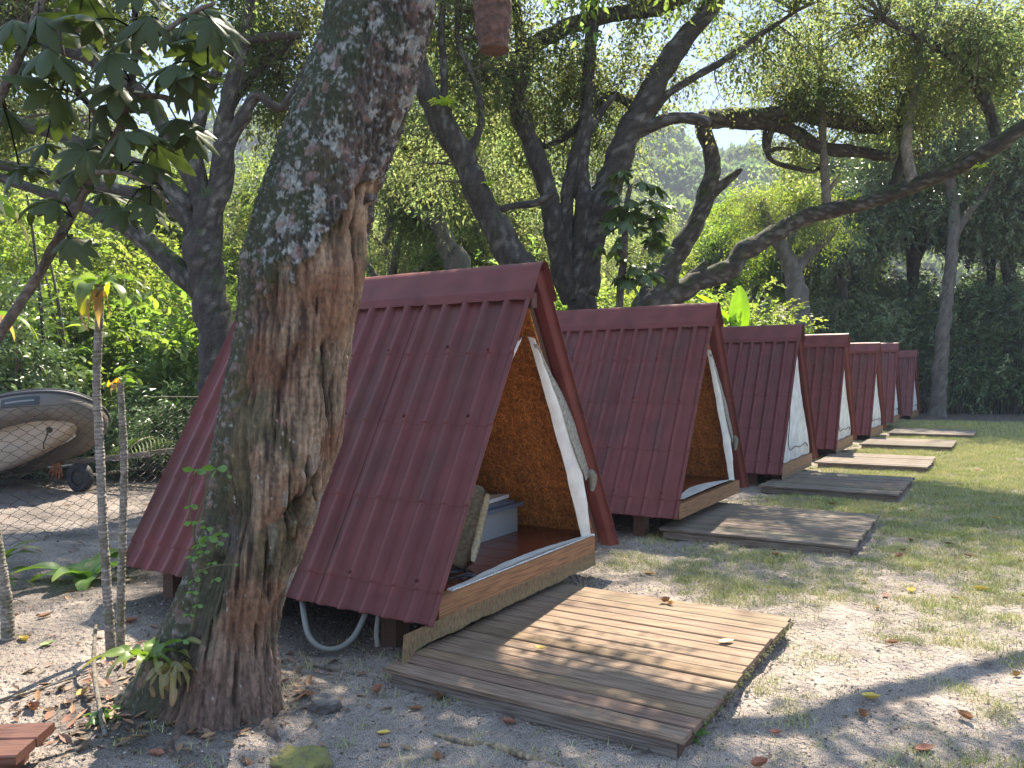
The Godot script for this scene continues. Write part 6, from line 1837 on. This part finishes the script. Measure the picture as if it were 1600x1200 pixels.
func lianas(t: Node3D, seed: int, h: float) -> void:
	rng.seed = seed
	var mb := MB.new()
	for k in 16:
		var a := rng.randf() * TAU
		var r := rng.randf_range(0.3, 2.2)
		var p := Vector3(cos(a) * r, h * rng.randf_range(0.55, 0.8), sin(a) * r)
		var q := Vector3(cos(a + 0.4) * r * 0.8, h * rng.randf_range(0.05, 0.3), sin(a + 0.4) * r * 0.8)
		var pts := PackedVector3Array()
		var rad := PackedFloat32Array()
		for e in 12:
			var tt := e / 11.0
			pts.append(p.lerp(q, tt) + Vector3(0.25 * sin(tt * 5.0 + k), 0, 0.25 * cos(tt * 4.0 + k * 2)) * sin(PI * tt))
			rad.append(rng.randf_range(0.012, 0.022))
		mb.tube(pts, rad, 5, Color(0.2, 0.185, 0.16) * rng.randf_range(0.5, 1.2), false)
	put("lianas", mb.mesh(), mats.twig, t, "stuff")

func shrubs_and_houses() -> void:
	var yg := Color(0.15, 0.175, 0.08)
	var mg := Color(0.10, 0.125, 0.06)
	var dk := Color(0.062, 0.09, 0.04)
	# left, behind the fence and the dinghy
	bush("tall yellow-green shrub at the left border behind the dinghy", on_xz(-16.71, -7.90), 2.1, 4.6, S.mid, mats.leaf_bright, yg, 901, 1300)
	bush("bright leafy shrub right behind the top of the dinghy", on_xz(-14.86, -7.98), 1.6, 3.2, S.mid, mats.leaf_bright, mg, 902, 1000)
	bush("tall sunlit shrub behind the tall sapling's crown", on_xz(-16.50, -9.79), 2.2, 4.8, S.mid, mats.leaf_bright, yg, 903, 1300)
	bush("broad green shrub between the saplings and the old left tree", on_xz(-13.80, -9.11), 1.7, 2.8, S.big, mats.leaf_bright, Color(0.12, 0.16, 0.065), 904, 520)
	bush("sunlit shrub just left of the old left tree's trunk", on_xz(-15.39, -11.06), 1.9, 3.9, S.mid, mats.leaf_bright, yg, 905, 1100)
	bush("green shrub right of the old left tree's trunk", on_xz(-12.89, -10.85), 1.8, 3.2, S.mid, mats.leaf_bright, mg, 906, 900)
	bush("vine-covered dark bush behind the slanting stem at the left border", on_xz(-13.18, -6.67), 0.55, 2.6, S.mid, mats.leaf_dark, dk, 907, 420)
	bush("ivy-clad dark stump bush left of the old left tree's foot", on_xz(-12.47, -8.75), 0.45, 2.2, S.small, mats.leaf_dark, Color(0.05, 0.09, 0.03), 908, 420)
	bush("low shrub of narrow leaves behind the dinghy's bow", on_xz(-12.42, -8.08), 1.1, 1.15, S.thin, mats.leaf_dark, Color(0.065, 0.10, 0.035), 909, 420)
	bush("low shrub beside the corner of the nearest roof", on_xz(-11.91, -8.63), 1.2, 1.25, S.thin, mats.leaf_dark, Color(0.07, 0.105, 0.04), 910, 460)
	bush("dark low shrub behind the dinghy's stern", on_xz(-14.76, -6.87), 1.3, 1.6, S.thin, mats.leaf_dark, dk, 911, 420)
	palm("fan palm with pale narrow fronds between the saplings and the old left tree", on_xz(-11.11, -8.18), 1.55, 15, 921)
	palm("low fan palm left of the taller one behind the fence", on_xz(-11.76, -8.02), 1.05, 12, 922)
	for e in [[-13.25, -7.10, 4.8, "thin curving stem rising from the top of the dinghy"], [-13.33, -7.52, 3.6, "thin straight stem right of the curving one behind the dinghy"], [-14.00, -7.81, 3.4, "second thin straight stem behind the dinghy, left of the tall sapling"]]:
		var p: Vector3 = on_xz(e[0], e[1])
		var tr := thing("thin_stem", e[3], "sapling", p)
		put("stem", bark_tube([[0.15, -0.05, 0, 0.04], [0.05, e[2] * 0.4, 0, 0.034], [-0.1, e[2] * 0.75, 0.05, 0.028], [-0.3, e[2], 0.1, 0.012]], 0.08, 8, Color(0.1, 0.09, 0.075), 0.4, 0.4), mats.bark, tr)
	# behind the cabins in the middle
	var k := 0
	for e in [[-11.44, -13.50, 1.4, 3.2, 0], [-11.10, -14.89, 1.6, 3.6, 1], [-9.55, -14.67, 1.5, 3.4, 0], [-8.36, -14.82, 1.5, 3.6, 0], [-7.37, -16.02, 1.3, 3.2, 2], [-7.04, -17.98, 1.6, 3.4, 2], [-6.84, -19.87, 1.6, 3.4, 1], [-5.79, -19.93, 1.7, 3.3, 2], [-5.45, -22.49, 1.7, 2.5, 2], [-5.14, -25.04, 1.6, 2.0, 1], [-5.30, -32.58, 1.6, 1.8, 2], [-4.58, -37.14, 1.3, 3.4, 1]]:
		bush(["low grey-green bush behind the near roof, next to the thick trunk", "bush at the foot of the crooked grey tree", "bush below the trunk that leans left", "bush behind the peak of the nearest cabin", "sunlit bush under the umbrella tree behind the second cabin", "sunlit bush at the foot of the leaning forked tree", "green bush left of the banana leaves", "bright bush below the banana leaves", "sunlit bush right of the banana leaves behind the third cabin", "leafy bush left of the tiled house roof", "bright bush in front of the tiled house roof", "bush between the last cabins and the dark grove"][k], on_xz(e[0], e[1]), e[2], e[3], S.mid, [mats.leaf_canopy, mats.leaf_bright, mats.leaf_bright][e[4]], [Color(0.09, 0.12, 0.05), mg, yg][e[4]], 930 + k, 900)
		k += 1
	# banana plants
	banana("banana plant with two upright glowing yellow-green leaves below the long limb", on_xz(-5.27, -18.37), [[2.9, 1.0, 1.35, 0.42, 0.5, 2.75], [1.2, 1.45, 1.25, 0.46, 0.25, 2.7], [0.2, 0.6, 1.2, 0.4, 1.4, 2.5], [-1.4, 0.5, 1.2, 0.42, 1.6, 2.4]], [Color(0.25, 0.40, 0.03), Color(0.28, 0.42, 0.04)], 951)
	banana("banana plant with drooping grey-green leaves right of the bright one", on_xz(-4.57, -20.10), [[0.3, 0.5, 1.4, 0.45, 1.5, 2.2], [2.6, 0.6, 1.4, 0.45, 1.4, 2.3], [-1.2, 0.9, 1.2, 0.4, 1.2, 2.3], [1.4, 0.9, 1.1, 0.4, 1.0, 2.4]], [Color(0.10, 0.17, 0.08), Color(0.12, 0.18, 0.09)], 952)
	# hedge and fence of thin stems at the far right
	k = 0
	for e in [[-3.34, -34.38, 1.2, 2.8], [-1.49, -33.87, 1.1, 2.4], [-0.60, -34.66, 1.2, 2.8], [0.40, -34.93, 1.3, 3.0], [1.48, -35.24, 1.4, 3.2], [-3.11, -36.87, 1.5, 3.2], [-1.35, -38.55, 1.6, 3.4], [0.45, -39.07, 1.6, 3.6], [-5.03, -35.09, 2.0, 4.8]]:
		bush(["dark shrub left of the far upright trunk", "dark shrub just right of the far upright trunk", "dark shrub in the middle of the far hedge", "dark shrub at the right end of the far hedge", "dark shrub outside the right border", "tall dark shrub behind the far upright trunk", "tall dark shrub behind the middle of the hedge", "tall dark shrub behind the hedge at the right border", "tall dark shrub behind the last cabin"][k], on_xz(e[0], e[1]), e[2], e[3], S.mid, mats.leaf_dark, dk, 960 + k, 560, "dark shrubs of the far hedge")
		k += 1
	var hf := thing("stick_fence", "dark fence of thin upright sticks below the hedge at the far right", "fence", on_xz(-0.39, -33.73))
	rng.seed = 55
	for q in 46:
		var z := (q - 23) * 0.115
		var lean := rng.randfn() * 0.05
		put("stick", bark_tube([[z * 0.85, -0.1, -z * 0.526, 0.022], [z * 0.85 + lean, 1.0, -z * 0.526, 0.018], [z * 0.85 + lean * 2.5, rng.randf_range(1.6, 3.2), -z * 0.526 + rng.randfn() * 0.05, 0.01]], 0.25, 6, Color(0.07, 0.065, 0.055) * rng.randf_range(0.6, 1.6), 0.3, 0.2), mats.bark, hf)
	# houses
	house("small house with a pale tiled roof behind the bushes, above the fourth cabin", on_xz(-6.71, -40.53), 5.5, 5.0, 3.2, 4.9, -0.25, Color(0.55, 0.52, 0.48), true)
	house("white-walled house glimpsed through the dark grove at the right", on_xz(-2.76, -46.49), 9.0, 4.0, 3.4, 4.4, 0.45, Color(0.75, 0.75, 0.73), false)
	house("low brown shed with a pale roof edge behind the old left tree", on_xz(-17.25, -12.85), 2.6, 2.4, 1.95, 2.25, 0.5, Color(0.16, 0.10, 0.07), false)

func palm(label: String, at: Vector3, h: float, n: int, seed: int) -> void:
	rng.seed = seed
	var t := thing("fan_palm", label, "palm", at)
	for k in n:
		rng.seed = seed * 13 + k
		var a := TAU * k / n + rng.randf() * 0.4
		var mb := MB.new()
		var ang := rng.randf_range(0.9, 1.35)
		var p := Vector3(0, 0.05, 0)
		var len := h * rng.randf_range(0.8, 1.15)
		for q in 24:
			var d := Vector3(cos(ang), sin(ang), 0)
			var e := p + d * len / 24.0
			if q > 5:
				for s in [-1.0, 1.0]:
					leaf(mb, e, basis_x(d * 0.7 + Vector3(0, 0, s) * 1.0, 0.3 * s), len * 0.34 * sin(PI * (q - 3) / 22.0), 0.026, 0.35, Color(0.13, 0.18, 0.08), 1, 0.4)
			mb.tube(PackedVector3Array([p, e]), PackedFloat32Array([0.009, 0.008]), 4, Color(0.14, 0.16, 0.07), false)
			p = e
			ang -= 0.085 * (0.4 + q / 16.0)
		var o := put("frond", mb.mesh(), mats.leaf_strap, t)
		o.rotation.y = a

func banana(label: String, at: Vector3, leaves: Array, cols: Array, seed: int) -> void:
	var t := thing("banana_plant", label, "banana plant", at)
	put("stem", bark_tube([[0, -0.05, 0, 0.11], [0.02, 1.0, 0, 0.09], [0, 2.0, 0.02, 0.06], [0, 2.6, 0, 0.035]], 0.1, 10, Color(0.12, 0.13, 0.06), 0.1, 0.2, 0.03), mats.bark, t)
	var k := 0
	for e in leaves:
		k += 1
		var o := put("leaf", strap_leaf(e[2], e[3], e[4], 0.25, seed + k, cols), mats.leaf_strap, t)
		o.position = Vector3(0, e[5] - 0.35, 0)
		o.basis = Basis(Vector3.UP, e[0] + 0.553) * Basis(Vector3(0, 0, 1), e[1])

func house(label: String, at: Vector3, w: float, d: float, eave: float, ridge: float, turn: float, wall: Color, tiled: bool) -> void:
	var t := thing("house", label, "house" if w > 3.0 else "shed", at)
	t.rotation.y = turn
	for s: float in [-1.0, 1.0]:
		var a := MB.new()
		a.box(Vector3(0, eave * 0.5 - 0.1, s * d * 0.5), Vector3(w * 0.5, eave * 0.5 + 0.1, 0.08), Basis.IDENTITY, 0.01, wall)
		put("wall", a.mesh(), mats.plain, t)
		var b := MB.new()
		b.box(Vector3(s * (w * 0.5 - 0.08), eave * 0.5 - 0.1, 0), Vector3(0.078, eave * 0.5 + 0.1, d * 0.5 - 0.085), Basis.IDENTITY, 0.01, wall)
		b.tri(Vector3(s * w * 0.5, eave, -d * 0.5), Vector3(s * w * 0.5, eave, d * 0.5), Vector3(s * w * 0.5, ridge - 0.05, 0), wall)
		put("wall", b.mesh(), mats.plain, t)
		# roof slope with rows of barrel tiles
		var g := PackedVector3Array()
		var cc := PackedColorArray()
		var nu := int((w + 0.8) / 0.05)
		var rows := 14 if tiled else 3
		for r in rows * 3 + 1:
			var f := float(r) / (rows * 3)
			for q in nu + 1:
				var x := lerpf(-w * 0.5 - 0.4, w * 0.5 + 0.4, float(q) / nu)
				var z := s * lerpf(0.0, d * 0.5 + 0.45, f)
				var y := lerpf(ridge, eave - 0.12, f) + (0.05 * absf(sin(x * PI / 0.25)) if tiled else 0.02 * sin(x * 30.0)) + (0.035 * (r % 3) / 3.0 if tiled else 0.0)
				g.append(Vector3(x, y, z))
				var k := 1.0 + 0.35 * n3(Vector3(x, y, z), 3.0)
				cc.append((Color(0.42, 0.34, 0.30) if tiled else Color(0.42, 0.42, 0.40)) * k)
		var m := MB.new()
		m.grid(g, nu + 1, cc)
		m.smooth()
		put("roof_slope", m.mesh(), mats.plain, t)
	var rc := MB.new()
	rc.tube(PackedVector3Array([Vector3(-w * 0.5 - 0.42, ridge + 0.02, 0), Vector3(w * 0.5 + 0.42, ridge + 0.02, 0)]), PackedFloat32Array([0.1, 0.1]), 8, Color(0.36, 0.29, 0.26))
	rc.smooth()
	put("ridge", rc.mesh(), mats.plain, t)
	# a window with frame and sill
	if w > 3.0:
		var fr := MB.new()
		for e in [[0.0, 0.52, 0.62, 0.05], [0.0, -0.52, 0.62, 0.05], [0.57, 0.0, 0.05, 0.47], [-0.57, 0.0, 0.05, 0.47], [0.0, 0.0, 0.025, 0.47]]:
			fr.box(Vector3(e[0] - w * 0.18, eave * 0.55 + e[1], d * 0.5 + 0.085), Vector3(e[2], e[3], 0.03), Basis.IDENTITY, 0.005, Color(0.35, 0.25, 0.18))
		var win := put("window", fr.mesh(), mats.plain, t)
		var pn := MB.new()
		pn.box(Vector3(-w * 0.18, eave * 0.55, d * 0.5 + 0.088), Vector3(0.52, 0.47, 0.006), Basis.IDENTITY, 0.002, Color(0.03, 0.035, 0.04))
		put("pane", pn.mesh(), mats.plastic, win)

func ground_things() -> void:
	# leaves that can be picked out, then the rest
	var orange := Color(0.34, 0.19, 0.06)
	var yellow := Color(0.44, 0.32, 0.07)
	var brown := Color(0.16, 0.075, 0.035)
	var red := Color(0.20, 0.08, 0.05)
	var pale := Color(0.42, 0.33, 0.2)
	var deck_y := 0.102
	fallen_leaf(Vector3(-2.161, 0.102, -3.773), 0.062, yellow, 0.6, 0.2, 1, "yellow leaf lying in the middle of the near brown deck")
	fallen_leaf(Vector3(-1.901, 0.102, -4.949), 0.085, brown, 1.2, 1.1, 2, "curled brown leaf on the far half of the near brown deck")
	fallen_leaf(Vector3(-1.861, 0.102, -4.922), 0.06, orange, 1.0, 2.6, 3, "orange leaf tucked against the curled brown one on the near deck")
	fallen_leaf(Vector3(-1.335, 0.102, -4.390), 0.10, pale, 0.3, 0.9, 4, "long pale beige leaf near the right edge of the near deck")
	var spec := [[-2.436, -5.997, 0.10, orange, "orange-yellow leaf on the sand just beyond the near deck"], [-0.613, -6.470, 0.12, yellow, "yellow leaf on the lawn right of the near deck's far corner"], [-0.181, -6.662, 0.10, yellow, "yellow leaf on the lawn near the right border"], [-0.749, -6.198, 0.09, red, "rust-red leaf left of the yellow one on the lawn"], [-0.577, -4.229, 0.09, yellow, "yellow leaf on bare sand right of the near deck's front corner"], [-0.578, -3.975, 0.08, brown, "dark curled leaf just below the yellow one on bare sand"], [-0.583, -5.133, 0.09, brown, "dark leaf on the sand right of the near deck"], [-0.176, -4.190, 0.09, brown, "dark leaf on shaded sand at the lower right"], [-0.303, -3.754, 0.10, red, "reddish-brown leaf at the bottom right"], [-0.137, -9.979, 0.11, orange, "orange leaf on the lawn at the right border level with the second deck"], [-0.805, -7.519, 0.10, red, "rust-red leaf on the grass right of the second deck"], [-0.297, -7.811, 0.10, brown, "brown leaf on the grass further right of the second deck"], [-1.720, -7.075, 0.10, brown, "brown leaf in front of the second deck's near edge"], [-1.800, -10.090, 0.09, red, "red-brown leaf between the second and third decks"], [-2.077, -10.316, 0.09, brown, "brown leaf left of the red-brown one between the second and third decks"], [-1.938, -3.087, 0.07, red, "small red leaf on the sand in front of the near deck"], [-2.654, -3.014, 0.09, red, "rust-red leaf in the shade in front of the near deck's left corner"], [-2.392, -2.986, 0.07, brown, "small brown leaf in front of the near deck's left end"], [-2.370, -3.138, 0.10, brown, "dark brown crumpled leaf below the near deck's front edge"], [-2.362, -2.722, 0.06, yellow, "small yellow leaf on the sand at the bottom centre"], [-2.010, -2.644, 0.07, brown, "brown leaf at the bottom edge, left of centre"], [-0.866, -3.283, 0.09, red, "red-brown leaf at the bottom edge below the near deck corner"], [-4.938, -3.069, 0.11, orange, "orange-brown leaf at the foot of the two ringed saplings"], [-4.857, -3.132, 0.10, red, "rust-red leaf right of the saplings' foot"], [-3.957, -2.048, 0.10, brown, "curled brown leaf on sand at the lower left"], [-5.443, -2.900, 0.09, brown, "brown leaf on sand at the left"], [-5.089, -2.588, 0.09, yellow, "yellowish leaf on sand near the left border"], [-4.846, -2.598, 0.10, Color(0.12, 0.16, 0.05), "green leaf on sand near the left border"], [-3.002, -2.038, 0.08, red, "red-brown leaf at the bottom edge below the thick trunk"], [-1.567, -3.808, 0.05, brown, "small brown scrap on the sand"], [-13.235, -7.345, 0.14, red, "rust-red leaf on the ground behind the fence"]]
	var k := 10
	for e in spec:
		k += 1
		var p := on_xz(e[0], e[1])
		fallen_leaf(p, e[2], e[3], 0.5 + 0.7 * fposmod(k * 0.37, 1.0), k * 1.7, k, e[4])
	rng.seed = 66
	for q in 150:
		var zz := -1.6 - 14.0 * pow(rng.randf(), 1.3)
		var xx := rng.randf_range(-6.5, maxf(0.4, -1.2 - zz * 0.4))
		if xx > -5.6 and xx < -1.0 and zz < -3.0: continue
		var pick := rng.randi() % 5
		var col: Color = [brown, red, brown, orange, pale][pick]
		var spot := "on the sand in front of the near deck"
		if xx < -4.6: spot = "on the ground left of the thick trunk"
		elif xx < -3.0: spot = "around the foot of the thick trunk"
		elif zz < -9.0: spot = "on the far lawn right of the decks"
		elif zz < -5.0: spot = "on the lawn right of the second deck"
		elif xx > -1.0: spot = "on the sand right of the near deck"
		fallen_leaf(Vector3(xx, gh(xx, zz), zz), rng.randf_range(0.04, 0.10), col * rng.randf_range(0.6, 1.2), rng.randf_range(0.2, 1.4), rng.randf() * TAU, 1000 + q, "small loose %s leaf lying %s" % [["brown", "rust-red", "brown", "orange", "pale"][pick], spot])
	rock("mossy_stone", "yellow-green mossy stone at the bottom edge, left of centre", on_xz(-2.453, -2.316) + Vector3(0, 0.005, 0), Vector3(0.14, 0.06, 0.11), Color(0.25, 0.22, 0.12), Color(0.40, 0.37, 0.10), 3)
	rock("stone", "small angular grey stone beside the foot of the thick trunk", on_xz(-2.735, -2.733) + Vector3(0, 0.02, 0), Vector3(0.085, 0.055, 0.06), Color(0.15, 0.13, 0.12), Color(0.30, 0.27, 0.25), 5, 0.4)
	# long pale root on the sand in front of the deck
	var a := on_xz(-2.151, -2.818)
	var rp := []
	for e in [[-2.151, -2.818, 0.010], [-2.002, -2.849, 0.016], [-1.845, -2.860, 0.015], [-1.688, -2.861, 0.012], [-1.571, -2.868, 0.006]]:
		var p := on_xz(e[0], e[1])
		rp.append([p.x - a.x, p.y - a.y + 0.004, p.z - a.z, e[2]])
	var rt := put("root", bark_tube(rp, 0.012, 10, Color(0.36, 0.28, 0.18), 0.0, 0.0, 0.15), mats.bark)
	rt.position = a
	tag(rt, "pale sandy root lying on the ground in front of the near deck", "root")
	# fallen sticks at the lower left
	k = 0
	for e in [[[-3.329, -2.023], [-3.873, -2.300], [-4.391, -2.619], "pale crooked stick leaning on the litter left of the bromeliad", 0.010], [[-4.215, -2.025], [-4.186, -2.257], [-4.198, -2.485], "long thin stick lying on sand at the lower left", 0.005], [[-2.902, -3.147], [-3.082, -3.145], [-3.199, -3.119], "short stick in the shade under the near cabin", 0.008]]:
		var b := on_xz(e[0][0], e[0][1])
		var sp := []
		for q in 3:
			var p := on_xz(e[q][0], e[q][1])
			sp.append([p.x - b.x, p.y - b.y + 0.008 + (0.1 * q if k == 0 else 0.0), p.z - b.z, e[4]])
		var so := put("stick", bark_tube(sp, 0.02, 8, Color(0.2, 0.17, 0.13), 0.3, 0.0, 0.2), mats.bark)
		so.position = b
		tag(so, e[3], "stick")
		k += 1
	# the end of a dark reddish bench board at the lower left corner
	var bt := thing("low_bench", "end of a low dark reddish timber bench at the bottom left corner", "bench", on_xz(-3.417, -1.608))
	bt.rotation.y = 0.62
	for q in 2:
		put("board", plank(Vector3(-0.42, 0.125, 0.02 - 0.155 * q), Vector3(0.56, 0.02, 0.073), 970 + q), mats.bench, bt)
	for x: float in [0.02, -0.85]:
		put("leg", plank(Vector3(x, 0.04, -0.06), Vector3(0.03, 0.0625, 0.12), 974), mats.bench, bt)
	# little weed at the deck corner
	strap_plant("weed", "tiny green weed at the front right corner of the near deck", "weed", on_xz(-1.177, -3.377), 9, 0.07, 0.018, [Color(0.10, 0.19, 0.06), Color(0.12, 0.2, 0.06)], 81, 1.0, 1.0)
	strap_plant("weed", "small weed on the litter at the left foot of the thick trunk", "weed", on_xz(-3.492, -2.108), 8, 0.09, 0.025, [Color(0.06, 0.11, 0.04), Color(0.07, 0.12, 0.04)], 82, 0.9, 1.0)

# a place on the ground
func on_xz(x: float, z: float) -> Vector3:
	return Vector3(x, gh(x, z), z)
